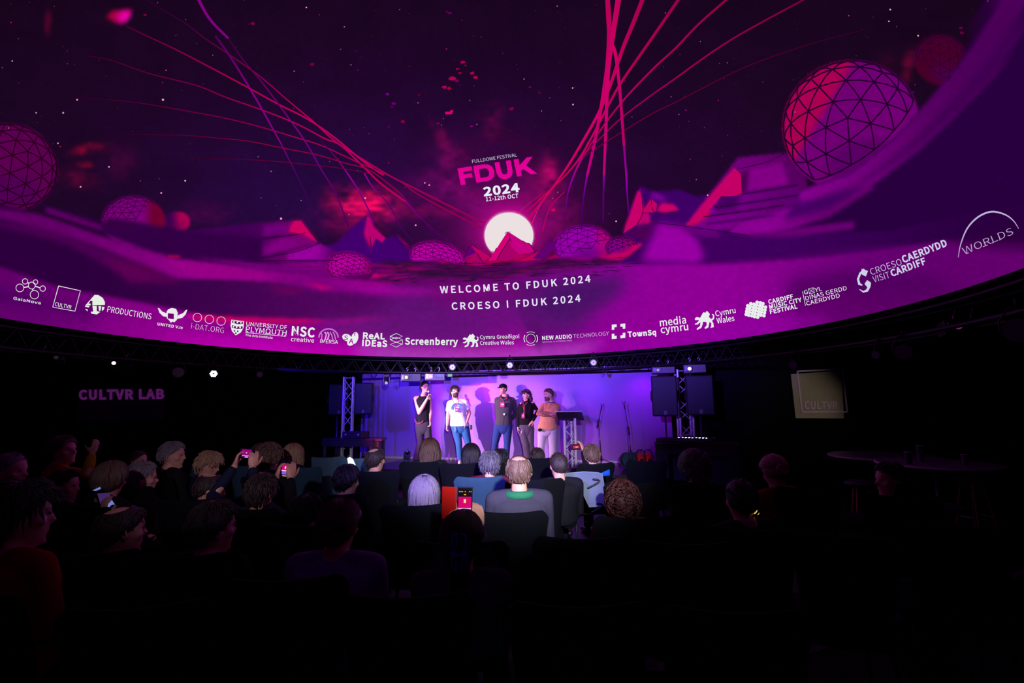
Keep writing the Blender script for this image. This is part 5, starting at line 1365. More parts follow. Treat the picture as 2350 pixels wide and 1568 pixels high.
def torso(g, P0, P1, R0, R1, secs, n=20):
    """secs: (t, half width, half depth, forward offset); frames turn from R0 to R1 along the spine"""
    P0 = np.asarray(P0, float); P1 = np.asarray(P1, float); R = []
    ax = P1 - P0
    for t, w, dpt, fo in secs:
        k = min(1, max(0, t)); x = R0[:, 0] * (1 - k) + R1[:, 0] * k; x /= np.linalg.norm(x)
        y = R0[:, 1] * (1 - k) + R1[:, 1] * k; y = y - ax * (y @ ax) / (ax @ ax); y /= np.linalg.norm(y)
        c = P0 + ax * t - y * fo
        R.append([c + x * w * math.copysign(abs(math.cos(a)) ** .85, math.cos(a)) + y * dpt * math.sin(a) for a in np.linspace(0, 2 * math.pi, n, endpoint=False)])
    g.rings(R)

# standing figures; all joints are (px, py, depth offset) turned into space at the figure's own distance
def standing(label, d, J, style, group='speakers standing on the stage'):
    D = lambda k: W(J[k][0], J[k][1], d + (J[k][2] if len(J[k]) > 2 else 0))
    base = WZ((J['footL'][0] + J['footR'][0]) / 2, d, SZ)
    T = thing('person', base, label, 'person', group)
    b = style['build']; vox = .0085; am = style.get('arm', 1.08)
    pel, nk = D('pelvis'), D('neck'); RB = rotz(style['yaw']); hip_w = .092 * b
    Rb = rotz(style['yaw']); Rp = rotz(style.get('pyaw', style['yaw'] * .5))
    hd = D('head'); s = style.get('hs', 1.0)
    M = frame_head(hd, style['hyaw'], style.get('hpitch', 0), style.get('hroll', 0), s)
    SL, SR, EL, ER, HL, HR = (D(k) for k in ('shL', 'shR', 'elL', 'elR', 'haL', 'haR'))
    hipL, hipR = pel + Rp @ (-hip_w, 0, -.02), pel + Rp @ (hip_w, 0, -.02)
    KL, KR = D('knL'), D('knR'); AL, AR = D('footL'), D('footR'); AL = np.array((AL[0], AL[1], SZ + .085)); AR = np.array((AR[0], AR[1], SZ + .085))
    sec = [(-.16, .11, .085, 0), (-.08, .155, .105, 0), (.0, .165, .11, 0), (.16, .155, .105, .005), (.34, .140, .098, .01), (.55, .155, .108, .01), (.74, .170, .112, .005), (.86, .170, .098, 0), (.94, .125, .075, 0), (1.0, .062, .056, 0), (1.08, .052, .052, .012)]
    sec = [(t, w * b, dd * b, f) for t, w, dd, f in sec]
    # body
    g = MB(); torso(g, pel, nk, Rp, Rb, sec)
    g.tube([nk - (0, 0, .03), M((0, .012, .03)), M((0, .012, .07))], [.056, .053, .052], 14)
    Rm = head_shapes(g, M, s)
    for (S_, E_, H_) in ((SL, EL, HL), (SR, ER, HR)):
        g.tube([S_, S_ * .5 + E_ * .5, E_], [.048 * b * am, .046 * b * am, .037 * b * am], 12); g.tube([E_, E_ * .7 + H_ * .3, H_], [.037 * b * am, .039 * b * am, .026], 12)
        g.tube([nk - (0, 0, .035), nk * .5 + S_ * .5 - (0, 0, .004), S_], [.045, .046, .050 * am], 12)
    for (h_, K_, A_) in ((hipL, KL, AL), (hipR, KR, AR)):
        g.tube([h_, h_ * .5 + K_ * .5, K_], [.085 * b, .072 * b, .054], 12); g.tube([K_, K_ * .7 + A_ * .3, A_], [.054, .055, .038], 12)
        g.ell(A_ + (0, -.05, -.04), (.04, .11, .035))
    for key, H_, E_ in (('L', HL, EL), ('R', HR, ER)):
        hs = style.get('hand' + key, {}); dd = np.array(hs.get('d', (H_ - E_) / np.linalg.norm(H_ - E_))); hand(g, H_, dd, hs.get('n', (0, -1, 0)), hs.get('s', 1.0), hs.get('curl', .5), hs.get('side', 1), hs.get('spread', .1))
    fuse(g.build('body', style.get('skin', SKIN), T), vox, 2)
    # top
    g = MB(); o = style.get('loose', .018); hem = style.get('hem', -.02); fl = style.get('flare', 0)
    sec2 = [(t, w + o + (fl * max(0, .5 - t)), dd + o + (fl * .7 * max(0, .5 - t)), f) for t, w, dd, f in sec if t >= hem and t < .99]
    t0 = np.interp(hem, [q[0] for q in sec], [q[1] for q in sec]); sec2 = [(hem, t0 + o + fl * .5, np.interp(hem, [q[0] for q in sec], [q[2] for q in sec]) + o + fl * .35, 0)] + sec2
    sec2 = sec2[:-1] + [(.95, .118 * b + o * .4, .075 * b + o * .5, 0), (style.get('collar', .985), .075 * b, .066 * b, 0)]
    torso(g, pel, nk, Rp, Rb, sec2)
    sl = style.get('sleeve', 'long')
    for S_ in (SL, SR):
        q = S_ if sl != 'none' else S_ * .62 + nk * .38
        g.tube([nk - (0, 0, .045), nk * .5 + S_ * .5 - (0, 0, .010), q - (0, 0, .006)], [.052, .055, .058 * b if sl != 'none' else .05], 12)
    for (S_, E_, H_) in ((SL, EL, HL), (SR, ER, HR)):
        if sl == 'long':
            q = E_ * .08 + H_ * .92
            g.tube([S_, S_ * .5 + E_ * .5, E_, E_ * .5 + H_ * .5, q], [.060 * b, .054 * b, .052 * b, .047 * b, .038], 12)
        elif sl == 'short':
            q = S_ * .28 + E_ * .72; g.tube([S_, S_ * .6 + E_ * .4, q], [.062 * b, .062 * b, .064 * b], 12, round_end=False)
        else: pass
    if sl == 'long' and style.get('high', False): g.tube([nk - (0, 0, .04), M((0, .012, .02)), M((0, .012, .045))], [.066, .062, .06], 14, round_end=False)
    fuse(g.build('top', style['top'], T), .010, 2)
    # trousers
    g = MB(); lo = max(.015, style.get('leg', .012)); lk = style.get('hemw', .052)
    torso(g, pel, nk, Rp, Rb, [(-.34, .085 * b, .075 * b, 0), (-.24, .125 * b + lo, .095 * b + lo, 0), (-.08, .160 * b + lo, .112 * b + lo, 0), (0, .170 * b + lo, .116 * b + lo, 0), (.12, .166 * b + lo, .112 * b + lo, 0)])
    for (h_, K_, A_) in ((hipL, KL, AL), (hipR, KR, AR)):
        g.tube([h_, h_ * .5 + K_ * .5, K_], [.090 * b + lo, .078 * b + lo, .062 + lo], 14); g.tube([K_, K_ * .6 + A_ * .4, A_ + (0, 0, -.01)], [.062 + lo, .058 + lo, lk + lo * .8], 14, round_end=False)
    fuse(g.build('trousers', style['trousers'], T), .010, 2)
    for A_ in (AL, AR):
        g = MB(); t_ = style.get('toe', 0.0); Rt = rotz(t_)
        g.tube([A_ + Rt @ (0, .05, -.045), A_ + Rt @ (0, -.02, -.045), A_ + Rt @ (0, -.12, -.055), A_ + Rt @ (0, -.17, -.06)], [.038, .042, .036, .026], 12, flat=(np.array((0, 0, 1.0)), .9))
        g.build('shoe', style['shoes'], T)
    # face
    for k in (-1, 1):
        g = MB(); g.ell(M((k * .032 * s, -.086 * s, .125 * s)), (.011, .008, .0065), Rm, 8, 6); g.build('eye', mat('eye', (60, 50, 50), .2), T)
        g = MB(); g.tube([M((k * .018 * s, -.097 * s, .145 * s)), M((k * .035 * s, -.096 * s, .149 * s)), M((k * .052 * s, -.083 * s, .145 * s))], .0042, 6); g.build('eyebrow', style['hair'], T)
    g = MB(); g.tube([M((-.022, -.094, .060)), M((0, -.1, .0585)), M((.022, -.094, .060))], .0045, 6); g.build('mouth', mat('lips', (150, 70, 70), .4), T)
    if style.get('hairstyle'): hair_obj(M, s, style['hairstyle'], style['hair'], T, style.get('seed', 1))
    if style.get('beard'):
        g = MB(); r_ = random.Random(3); k_ = style['beard']
        g.ell(M((0, -.048, .030)), (.062, .056, .046 * k_), Rm, 14, 10); g.ell(M((0, -.094, .078)), (.030, .012, .009), Rm)
        for i in range(150):
            a = r_.uniform(-1.6, 1.6); z = r_.uniform(.0, .078); p0 = np.array((.060 * math.sin(a), -.048 - .052 * math.cos(a), z))
            g.tube([M(p0), M(p0 + (.003 * math.sin(a), -.004, -.010 * k_)), M(p0 + (-.2 * p0[0], .004, -.022 * k_))], [.005, .006, .003], 4, round_end=False)
        g.build('beard', HM[style.get('beardm', 'brown')], T)
    return T, M, Rm, dict(HL=HL, HR=HR, nk=nk, pel=pel, Rb=Rb, Rp=Rp)
M_PINK = mat('pink_lanyard', (225, 20, 85), .5); M_BADGE = mat('magenta_badge', (205, 10, 90), .4); M_BW = mat('white_print', (240, 215, 230), .5)
def lanyard(T, pts, badge, d, w=.012, size=(.065, .095)):
    g = MB(); P = [W(x, y, d) for x, y in pts]
    for i in range(len(P) - 1): g.tube([P[i], P[i + 1]], w * .5, 5, flat=(np.array((0, 1.0, 0)), .4))
    g.build('lanyard', M_PINK, T)
    if badge:
        c = W(badge[0], badge[1], d - .008); g = MB(); g.box(c, (size[0], .005, size[1])); bg = bevel(g.build('badge', M_BADGE, T, smooth=False), .006)
        g = MB(); g.box(c + (0, -.005, -.0), (size[0] * .62, .003, size[1] * .2)); g.box(c + (.004, -.005, .015), (size[0] * .3, .003, size[1] * .14)); g.build('badge_print', M_BW, T, smooth=False)

# 1  sleeveless man with the microphone
d = 10.95
T, M, Rm, q = standing('man in a black sleeveless top speaking into a microphone at the left of the group', d, dict(
    head=(974.5, 889), neck=(971, 909), pelvis=(971, 974), shL=(955, 915, -.02), shR=(983, 915, .03), elL=(962, 948, -.12), elR=(988, 945, .02), haL=(981.5, 913.5, -.2), haR=(986, 966, -.02),
    knL=(965, 1015), knR=(984, 1012), footL=(956, 1056), footR=(985, 1056)), dict(build=.93, arm=1.3, yaw=.35, hyaw=.8, hpitch=-.03, top=fabric('black', (24, 25, 30)), trousers=fabric('charcoal', (58, 56, 64)), shoes=M_CASE,
    hair=HM['black'], hairstyle='short', sleeve='none', skin=SKIN, hem=-.02, leg=.006, hemw=.07, handL=dict(d=(.42, -.05, .75), n=(.6, -.3, -.3), curl=1.1, side=-1), seed=2))
MT = thing('microphone', W(984, 905, d - .27), 'black handheld microphone with a pale ball held at the mouth of the sleeveless man', 'microphone')
a_, b_ = W(990, 918, d - .26), W(983.5, 899, d - .22)
g = MB(); g.tube([a_, b_ + (a_ - b_) * .18], [.012, .017], 12); g.build('handle', M_CASE, MT)
g = MB(); g.ell(b_, (.026, .026, .028)); g.build('grille_ball', mat('pale_mesh', (196, 180, 200), .4, .4), MT)
g = MB(); g.tube([W(x, y, d - .14) for x, y in ((952.5, 962), (953, 968), (956, 972), (962, 973), (968, 970), (971, 966))], .009, 6, flat=(np.array((0, 1.0, 0)), .5)); g.build('lanyard', M_PINK, T, label='pink strap hanging at the hip')
# 2  white T-shirt, beard
T, M, Rm, q = standing('bearded long-haired man in a white T-shirt and blue jeans looking up', 10.85, dict(
    head=(1043, 900), neck=(1047, 918), pelvis=(1055, 975), shL=(1032, 925), shR=(1067, 922), elL=(1028, 952, .0), elR=(1077, 948, .03), haL=(1026, 977, -.05), haR=(1071, 970, -.08),
    knL=(1053, 1016, -.05), knR=(1074, 1015), footL=(1056, 1058), footR=(1078, 1058)), dict(build=1.08, yaw=-.05, hyaw=.55, hpitch=-.25, hroll=.12, top=fabric('white', (228, 232, 240)), trousers=fabric('denim_blue', (46, 92, 140)), shoes=mat('white_shoe', (210, 205, 215), .6),
    hair=HM['dark'], hairstyle='messy', sleeve='short', loose=.026, flare=.04, hem=-.06, beard=1.35, handL=dict(d=(-.05, -.1, -1), n=(.9, -.3, 0), curl=.8), handR=dict(d=(-.3, -.1, -1), n=(-.9, 0, 0), curl=.3), seed=5, hs=1.04))
lanyard(T, [(1037, 914), (1041, 924), (1047, 932), (1053, 922), (1052, 912)], (1048, 941), 10.85 - .19)
g = MB()
for k in range(22):
    a = math.pi * (-.08 + 1.16 * k / 21); c = W(1048 + 11 * math.cos(a), 937 - 10.5 * math.sin(a), 10.85 - .165); g.box(c, (.022, .008, .03), roty(-(a - math.pi / 2)))
for k in range(12):
    a = math.pi * (.02 + .96 * k / 11); c = W(1048 + 6.5 * math.cos(a), 938 - 6.5 * math.sin(a), 10.85 - .168); g.box(c, (.016, .008, .016), roty(-(a - math.pi / 2)))
g.build('shirt_print', mat('blue_print', (70, 120, 175), .7), T, smooth=False, kind='stuff')
g = MB(); g.tube([W(x, y, 10.7) for x, y in ((1044, 980), (1045, 986), (1044, 992))], .007, 6); g.build('key_chain', M_ALU, T)
g = MB(); p = W(1081, 981, 10.8); g.box(p, (.05, .05, .1)); bevel(g.build('belt_pouch', M_CASE, T, smooth=False), .01)
# 3  cap, grey hoodie
T, M, Rm, q = standing('man in a black cap, grey hoodie and dark blue jeans with hands behind his back', 10.85, dict(
    head=(1154, 894), neck=(1158, 910), pelvis=(1155, 974), shL=(1141, 918), shR=(1176, 918), elL=(1140, 948, .14), elR=(1184, 948, .10), haL=(1152, 966, .2), haR=(1168, 968, .2),
    knL=(1136, 1018, -.05), knR=(1164, 1017), footL=(1132, 1060), footR=(1162, 1060)), dict(build=1.1, yaw=-.1, hyaw=-.75, hpitch=0, top=fabric('charcoal_hoodie', (66, 64, 68)), trousers=fabric('dark_denim', (40, 58, 112)), shoes=mat('white_shoe', (210, 205, 215), .6),
    hair=HM['brown'], hairstyle='crop', loose=.022, hem=-.04, skin=SKIN2, seed=6, hs=1.02))
g = MB(); R_ = []
for i in range(7):
    e = math.pi / 2 * i / 6; R_.append([M((.088 * math.cos(e) * math.sin(a), .008 - .11 * math.cos(e) * math.cos(a), .162 + .092 * math.sin(e) ** .8)) for a in np.linspace(0, 2 * math.pi, 20, endpoint=False)])
g.rings(R_); cp_ = g.build('cap', mat('black_cap', (18, 16, 22), .8), T)
g = MB(); R_ = []
for t in (0, .5, 1.0):
    R_.append([M((.075 * (1 - .35 * t * t) * u, -.085 - .075 * t + .02 * abs(u), .168 - .012 * t + v)) for u, v in ((-1, 0), (-.5, .006), (0, .008), (.5, .006), (1, 0), (.5, -.004), (0, -.002), (-.5, -.004))])
g.rings(R_); g.build('cap_peak', mat('black_cap', (18, 16, 22), .8), cp_)
g = MB(); g.tube([q['nk'] + q['Rb'] @ v for v in ((-.09, -.06, -.0), (-.05, -.125, -.05), (0, -.135, -.09), (.05, -.125, -.05), (.09, -.06, 0), (.07, .07, .03), (0, .1, .03), (-.07, .07, .03), (-.09, -.06, 0))], .022, 8, round_end=False); g.build('hood', fabric('charcoal_hoodie', (66, 64, 68)), T)
lanyard(T, [(1149, 915), (1153, 919), (1158, 918), (1165, 914)], (1153, 929), 10.85 - .19, size=(.09, .1))
g = MB(); g.box(W(1157, 951, 10.85 - .16), (.035, .006, .04), roty(.3)); g.build('white_patch', mat('white_patch', (235, 235, 240), .6), T, smooth=False)
g = MB(); g.tube([W(1155, 920, 10.85 - .155), W(1155, 975, 10.85 - .15)], .004, 5); g.build('zip', mat('zip_grey', (90, 88, 92), .4), T)
# 4  woman in black
T, M, Rm, q = standing('dark-haired woman in a black roll-neck jumper with a hand on her hip', 10.55, dict(
    head=(1208, 907), neck=(1208, 922), pelvis=(1207, 982), shL=(1195, 930), shR=(1222, 928), elL=(1189, 957, .0), elR=(1234, 944, .05), haL=(1189, 980, -.04), haR=(1222, 967, -.08),
    knL=(1207, 1022, -.04), knR=(1217, 1022), footL=(1212, 1062), footR=(1226, 1062)), dict(build=.92, yaw=-.25, hyaw=-.85, hpitch=.05, top=fabric('black_knit', (22, 18, 24)), trousers=fabric('grey_wide', (82, 74, 88)), shoes=M_CASE,
    hair=HM['dark'], hairstyle='bun', high=True, loose=.02, leg=.022, hemw=.075, hem=-.1, handL=dict(d=(.0, -.1, -1), n=(.9, -.2, 0), curl=.4), handR=dict(d=(-.7, -.3, -.5), n=(0, .6, -.5), curl=.4), seed=8, hs=.96))
g = MB(); r_ = random.Random(2)
for k in range(26):
    x = r_.uniform(-.06, .06); g.tube([M((x, -.06 - .03 * math.cos(x * 20), .215)), M((x * 1.15, -.103, .18)), M((x * 1.2, -.106, .148))], [.006, .007, .003], 4, round_end=False)
for k in range(16):
    y = r_.uniform(.01, .09); g.tube([M((.07, y, .10)), M((.082, y + .02, .03)), M((.075, y + .01, -.06 - .05 * r_.random()))], [.008, .008, .003], 4, round_end=False)
g.build('fringe', HM['dark'], T)
lanyard(T, [(1200.5, 922), (1201, 935), (1203, 945), (1204, 930), (1210, 924)], (1200.5, 955), 10.55 - .16, size=(.065, .1))
g = MB(); g.tube([W(1203, 945, 10.38), W(1201, 951, 10.385)], .005, 5); g.tube([W(1198, 986, 10.4), W(1197, 994, 10.4)], .004, 5); g.tube([W(1196, 990, 10.4), W(1195.5, 998, 10.4)], .004, 5); g.build('drawstring', M_BW, T)
# 5  tan sweater, arms crossed
T, M, Rm, q = standing('bearded man in a tan sweater and pale jeans with his arms crossed', 10.45, dict(
    head=(1259, 906), neck=(1264, 924), pelvis=(1256, 982), shL=(1246, 932, -.02), shR=(1277, 930, .02), elL=(1235, 950, -.16), elR=(1276, 955, -.18), haL=(1262, 951, -.30), haR=(1248, 947, -.34),
    knL=(1242, 1022), knR=(1268, 1022), footL=(1240, 1064), footR=(1268, 1064)), dict(build=1.05, yaw=-.35, hyaw=-.95, hpitch=.12, top=fabric('tan', (214, 158, 108)), trousers=fabric('pale_denim', (196, 188, 200)), shoes=mat('brown_shoe', (90, 60, 50), .6),
    hair=HM['brown'], hairstyle='short', beard=1.0, beardm='lightbrown', loose=.03, flare=.03, hem=-.1, leg=.02, handL=dict(d=(.95, -.2, .05), n=(0, .5, -1), curl=.3, side=-1), handR=dict(d=(-.95, -.2, .15), n=(0, .6, -1), curl=.5), seed=9, hs=1.02))
g = MB(); g.tube([W(x, y, 10.45 - .2) for x, y in ((1253, 924), (1253, 932), (1252, 940))], .006, 5); g.tube([W(x, y, 10.45 - .18) for x, y in ((1271, 920), (1263, 930), (1258, 938))], .004, 5); g.build('lanyard', mat('red_lanyard', (225, 40, 50), .5), T)
g = MB(); g.tube([q['nk'] + q['Rb'] @ (.072 * math.cos(a), .068 * math.sin(a), .0) for a in np.linspace(0, 2 * math.pi, 17)], .012, 6, round_end=False); g.build('shirt_collar', mat('blue_collar', (86, 84, 130), .8), T)
g = MB(); p = W(1239, 987, 10.3); g.ell(p, (.045, .035, .035)); g.build('belt_device', M_CASE, T)
# ------------------------------------------------------------------ chairs
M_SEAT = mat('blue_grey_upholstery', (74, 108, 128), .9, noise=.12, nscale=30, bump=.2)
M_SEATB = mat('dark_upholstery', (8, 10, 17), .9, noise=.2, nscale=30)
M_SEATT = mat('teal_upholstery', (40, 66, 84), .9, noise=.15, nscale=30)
M_LEGC = mat('chair_steel', (40, 42, 48), .4, .7)
_ch = {}
def chair_meshes():
    if _ch: return
    w = .25; H0, H1 = .40, .985
    # backrest: slightly waisted, concave top edge, soft corners; built upright round the origin, leaning back
    g = MB(); NX, NZ = 24, 12; front = {}; back = {}
    def pt(u, v, side):
        hw = w * (.80 + .20 * v ** 1.4); x = u * hw
        top = H1 - .018 * (1 - u * u) - .055 * (max(0, abs(u) - .78) / .22) ** 2.2
        z = H0 + (top - H0) * v
        bow = .035 * u * u
        y = -.10 * v * v - .0 + bow * 1.0
        th = .040 * (1 - .35 * v) * (1 - .75 * max(0, abs(u) - .8) / .2) * (1 - .6 * max(0, v - .9) / .1)
        return np.array((x, y + side * th, z))
    vs = []; fs = []
    for s_ in (1, -1):
        for j in range(NZ + 1):
            for i in range(NX + 1): vs.append(pt(-1 + 2 * i / NX, j / NZ, s_))
    n1 = (NX + 1) * (NZ + 1)
    q = lambda s_, i, j: (0 if s_ > 0 else n1) + j * (NX + 1) + i
    for j in range(NZ):
        for i in range(NX):
            fs.append((q(1, i, j), q(1, i, j + 1), q(1, i + 1, j + 1), q(1, i + 1, j))); fs.append((q(-1, i, j), q(-1, i + 1, j), q(-1, i + 1, j + 1), q(-1, i, j + 1)))
    for i in range(NX):
        fs.append((q(1, i, 0), q(1, i + 1, 0), q(-1, i + 1, 0), q(-1, i, 0))); fs.append((q(1, i, NZ), q(-1, i, NZ), q(-1, i + 1, NZ), q(1, i + 1, NZ)))
    for j in range(NZ):
        fs.append((q(1, 0, j), q(-1, 0, j), q(-1, 0, j + 1), q(1, 0, j + 1))); fs.append((q(1, NX, j), q(1, NX, j + 1), q(-1, NX, j + 1), q(-1, NX, j)))
    g.add(vs, fs); _ch['backrest'] = g
    g = MB(); R = []
    for y, k, z0_, z1_ in ((.05, .93, .375, .445), (.12, 1.0, .36, .47), (.45, 1.0, .365, .475), (.55, .96, .375, .46)):
        R.append([np.array((x * w * .98 * k, y, z)) for x, z in ((-1, z0_), (-.98, z1_ - .02), (-.9, z1_), (.9, z1_), (.98, z1_ - .02), (1, z0_))])
    g.rings(R); _ch['seat'] = g
    for k, (x, y, x2, y2) in enumerate(((-.2, .1, -.23, -.02), (.2, .1, .23, -.02), (-.2, .48, -.23, .5), (.2, .48, .23, .5))):
        g = MB(); g.tube([(x, y, .365), (x2, y2, .01)], .013, 8); _ch['leg%d' % k] = g
    g = MB(); g.tube([(-.2, .1, .36), (-.2, .48, .36)], .012, 6); g.tube([(.2, .1, .36), (.2, .48, .36)], .012, 6); g.tube([(-.2, .3, .36), (.2, .3, .36)], .012, 6); g.tube([(-.15, .08, .37), (-.15, -.0, .46)], .014, 6); g.tube([(.15, .08, .37), (.15, -.0, .46)], .014, 6)
    _ch['frame'] = g
_me = {}
def chair(px, ytop, label, m=None, rot=0.0, d=None):
    chair_meshes(); m = m or M_SEATB
    hz = 930 - .011 * (px - 1175)
    if d is None: d = (CAMZ - .98) * FPX / (ytop - hz)
    c = WZ(px, d, 0)
    T = thing('theatre_chair', c, label, 'chair', 'upholstered audience chairs')
    T.rotation_euler = (0, 0, rot)
    for k, g in _ch.items():
        mm = M_LEGC if k[:3] in ('leg', 'fra') else m
        key = (k, mm.name); nm = 'leg' if k.startswith('leg') else 'seat_frame' if k == 'frame' else k
        if key not in _me:
            o = g.build(nm, mm, None); _me[key] = o.data
            if k == 'backrest':
                pass
        else:
            o = bpy.data.objects.new(nm, _me[key]); COL.objects.link(o)
        o.parent = T; o.location = (0, 0, 0)
        if k in ('backrest', 'seat'): bevel(o, .02, 3).modifiers[-1].angle_limit = math.radians(50)
    return d, c
# ------------------------------------------------------------------ seated people seen from behind
def seated(label, px, ytop, d, hair, style, top, yaw=None, hyaw=0.0, hpitch=0.0, hroll=0.0, s=1.0, arms=None, skin=None, seed=0, vox=.015, lean=0.0, beard=False, glasses=False, group='audience members seated in the dark', hood=None, collar=None):
    """hyaw: turn of the head away from the line to the stage, + to image right"""
    d0_ = d
    if not arms: d = seat_for(label, px, ytop, d); s = min(1.3, max(.85, s * d / d0_))
    else: seat_for(label, px, ytop, d)
    hc = W(px, ytop, d); x, y = hc[0], hc[1]
    byaw = face_to(x, y) if yaw is None else yaw
    Rb = rotz(byaw)                      # local +Y = facing the stage
    hh = .235 * s; topz = hc[2] - .012
    HC = np.array((x, y, topz - hh + .118 * s))
    M = frame_head(HC, byaw + math.pi - hyaw, hpitch, hroll, s)
    T = thing('person', (x, y, 0), label, 'person', group)
    fw = Rb @ (0, 1.0, 0); rt = Rb @ (1.0, 0, 0)
    nk = HC + np.array((0, 0, -.118 * s)) - fw * (.025 + lean * .3)
    pel = np.array((nk[0], nk[1], .56)) + fw * (.05 - lean)
    b = 1.0 * s ** .5
    g = MB(); sec = [(-.12, .14, .11, 0), (.0, .17, .12, 0), (.25, .155, .11, 0), (.5, .165, .112, 0), (.72, .19, .112, 0), (.88, .185, .09, 0), (.95, .13, .07, 0), (1.0, .06, .055, 0), (1.1, .052, .052, 0)]
    sec = [(t, w * b, q * b, f) for t, w, q, f in sec]
    torso(g, pel, nk, Rb, Rb, sec, 18)
    g.tube([nk - (0, 0, .03), M((0, .012, .02)), M((0, .012, .07))], [.057, .054, .054], 14)
    Rm = head_shapes(g, M, s, 18)
    SL = nk - rt * .175 * b - (0, 0, .045); SR = nk + rt * .175 * b - (0, 0, .045)
    A = {}
    for k, S_, sg in (('L', SL, -1), ('R', SR, 1)):
        if arms and k in arms: A[k] = arms[k]
        else:
            E_ = S_ + np.array((0, 0, -.27)) + rt * sg * .03 + fw * .06; H_ = E_ + fw * .20 - rt * sg * .12 + np.array((0, 0, -.03)); A[k] = (E_, H_, fw * .8 - rt * sg * .6, np.array((0, 0, -1.0)), .6, 1)
    for k, S_ in (('L', SL), ('R', SR)):
        E_, H_, hd_, hn_, cu_, sd_ = A[k]
        g.tube([S_, S_ * .5 + E_ * .5, E_], [.05, .046, .038], 10); g.tube([E_, E_ * .7 + H_ * .3, H_], [.038, .040, .026], 10); hand(g, H_, hd_, hn_, 1.0, cu_, sd_)
    legs = []
    for sg in (-1, 1):
        h_ = pel + rt * sg * .09 + np.array((0, 0, -.03)); K_ = h_ + fw * .40 + rt * sg * .05; K_[2] = .50; A_ = K_ + fw * .03; A_[2] = .09
        legs.append((h_, K_, A_))
        g.tube([h_, (h_ + K_) / 2, K_], [.082, .072, .055], 10); g.tube([K_, K_ * .6 + A_ * .4, A_], [.054, .052, .036], 10); g.ell(A_ + fw * .05 - (0, 0, .045), (.045, .10, .035), Rb)
    fuse(g.build('body', skin or SKIN, T), vox, 2)
    g = MB(); o = .02 + vox * .3
    sec2 = [(t, w + o, q + o, f) for t, w, q, f in sec if -.13 < t < .9] + [(.955, .125 * b, .075 * b, 0), (.99, .082, .072, 0)]
    torso(g, pel, nk, Rb, Rb, sec2, 18)
    for S_ in (SL, SR): g.tube([nk - (0, 0, .03), nk * .5 + S_ * .5 - (0, 0, .008), S_], [.055, .058, .06], 12)
    for k, S_ in (('L', SL), ('R', SR)):
        E_, H_ = A[k][0], A[k][1]; q = E_ * .12 + H_ * .88
        g.tube([S_, S_ * .5 + E_ * .5, E_, (E_ + q) / 2, q], [.062, .054, .050, .046, .038], 12)
    fuse(g.build('top', top, T), max(.011, vox * .8), 2)
    g = MB()
    torso(g, pel, nk, Rb, Rb, [(-.13, .15 * b, .12 * b, 0), (0, .178 * b, .128 * b, 0), (.1, .17 * b, .12 * b, 0)], 14)
    for h_, K_, A_ in legs: g.tube([h_, (h_ + K_) / 2, K_], [.094, .084, .068], 10); g.tube([K_, K_ * .6 + A_ * .4, A_], [.068, .064, .055], 10, round_end=False)
    fuse(g.build('trousers', mat('dark_trousers', (22, 22, 30), .9), T), .016, 1)
    for h_, K_, A_ in legs:
        g = MB(); g.tube([A_ - fw * .05 - (0, 0, .045), A_ + fw * .06 - (0, 0, .045), A_ + fw * .17 - (0, 0, .055)], [.04, .043, .03], 10); g.build('shoe', M_CASE, T)
    for k in (-1, 1):
        g = MB(); g.ell(M((k * .032 * s, -.086 * s, .125 * s)), (.011, .008, .007), Rm, 8, 6); g.build('eye', mat('eye', (60, 50, 50), .2), T)
    hair_obj(M, s, style, HM[hair], T, seed)
    if beard:
        g = MB(); g.ell(M((0, -.048, .030)), (.062, .056, .046), Rm, 14, 10); g.build('beard', HM[hair], T)
    if glasses:
        g = MB()
        for k in (-1, 1):
            c0 = np.array((k * .034, -.106, .122)); g.tube([M(c0 + (.026 * math.cos(a), 0, .02 * math.sin(a))) for a in np.linspace(0, 2 * math.pi, 15)], .003, 5, round_end=False)
            g.tube([M((k * .06, -.102, .128)), M((k * .084, -.02, .128)), M((k * .084, .02, .122)), M((k * .082, .035, .105))], .003, 5)
        g.tube([M((-.01, -.108, .125)), M((.01, -.108, .125))], .003, 5); g.build('glasses', M_CASE, T)
    if collar is not None:
        g = MB(); g.tube([nk + rt * .085 * math.cos(a) + fw * .075 * math.sin(a) + np.array((0, 0, -.01)) for a in np.linspace(0, 2 * math.pi, 19)], .028, 8, round_end=False); g.build('collar', collar, T)
    if hood is not None:
        g = MB(); g.tube([nk + rt * .13 * math.cos(a) + fw * .09 * math.sin(a) - fw * .03 + np.array((0, 0, -.035 - .02 * math.sin(a))) for a in np.linspace(0, 2 * math.pi, 19)], .035, 8, round_end=False); g.build('hood', hood, T)
    return T, dict(M=M, Rb=Rb, fw=fw, rt=rt, nk=nk, SL=SL, SR=SR)

F_BLACK, F_NAVY, F_GREY = fabric('black', (24, 25, 30)), fabric('navy', (28, 32, 56)), fabric('grey_jacket', (62, 60, 78))
F_GREEN, F_RED, F_LAV, F_YEL = fabric('green', (44, 118, 84)), fabric('rust_red', (150, 34, 16)), fabric('lavender', (122, 104, 158)), fabric('mustard', (190, 150, 10))
F_WHITE, F_BLUE, F_BURG = fabric('white', (228, 232, 240)), fabric('bright_blue', (20, 90, 180)), fabric('burgundy', (96, 26, 46))

CENT = np.array((-.5, 10.6))
def face_to(x, y, tgt=CENT): return math.atan2(-(tgt[0] - x), (tgt[1] - y))

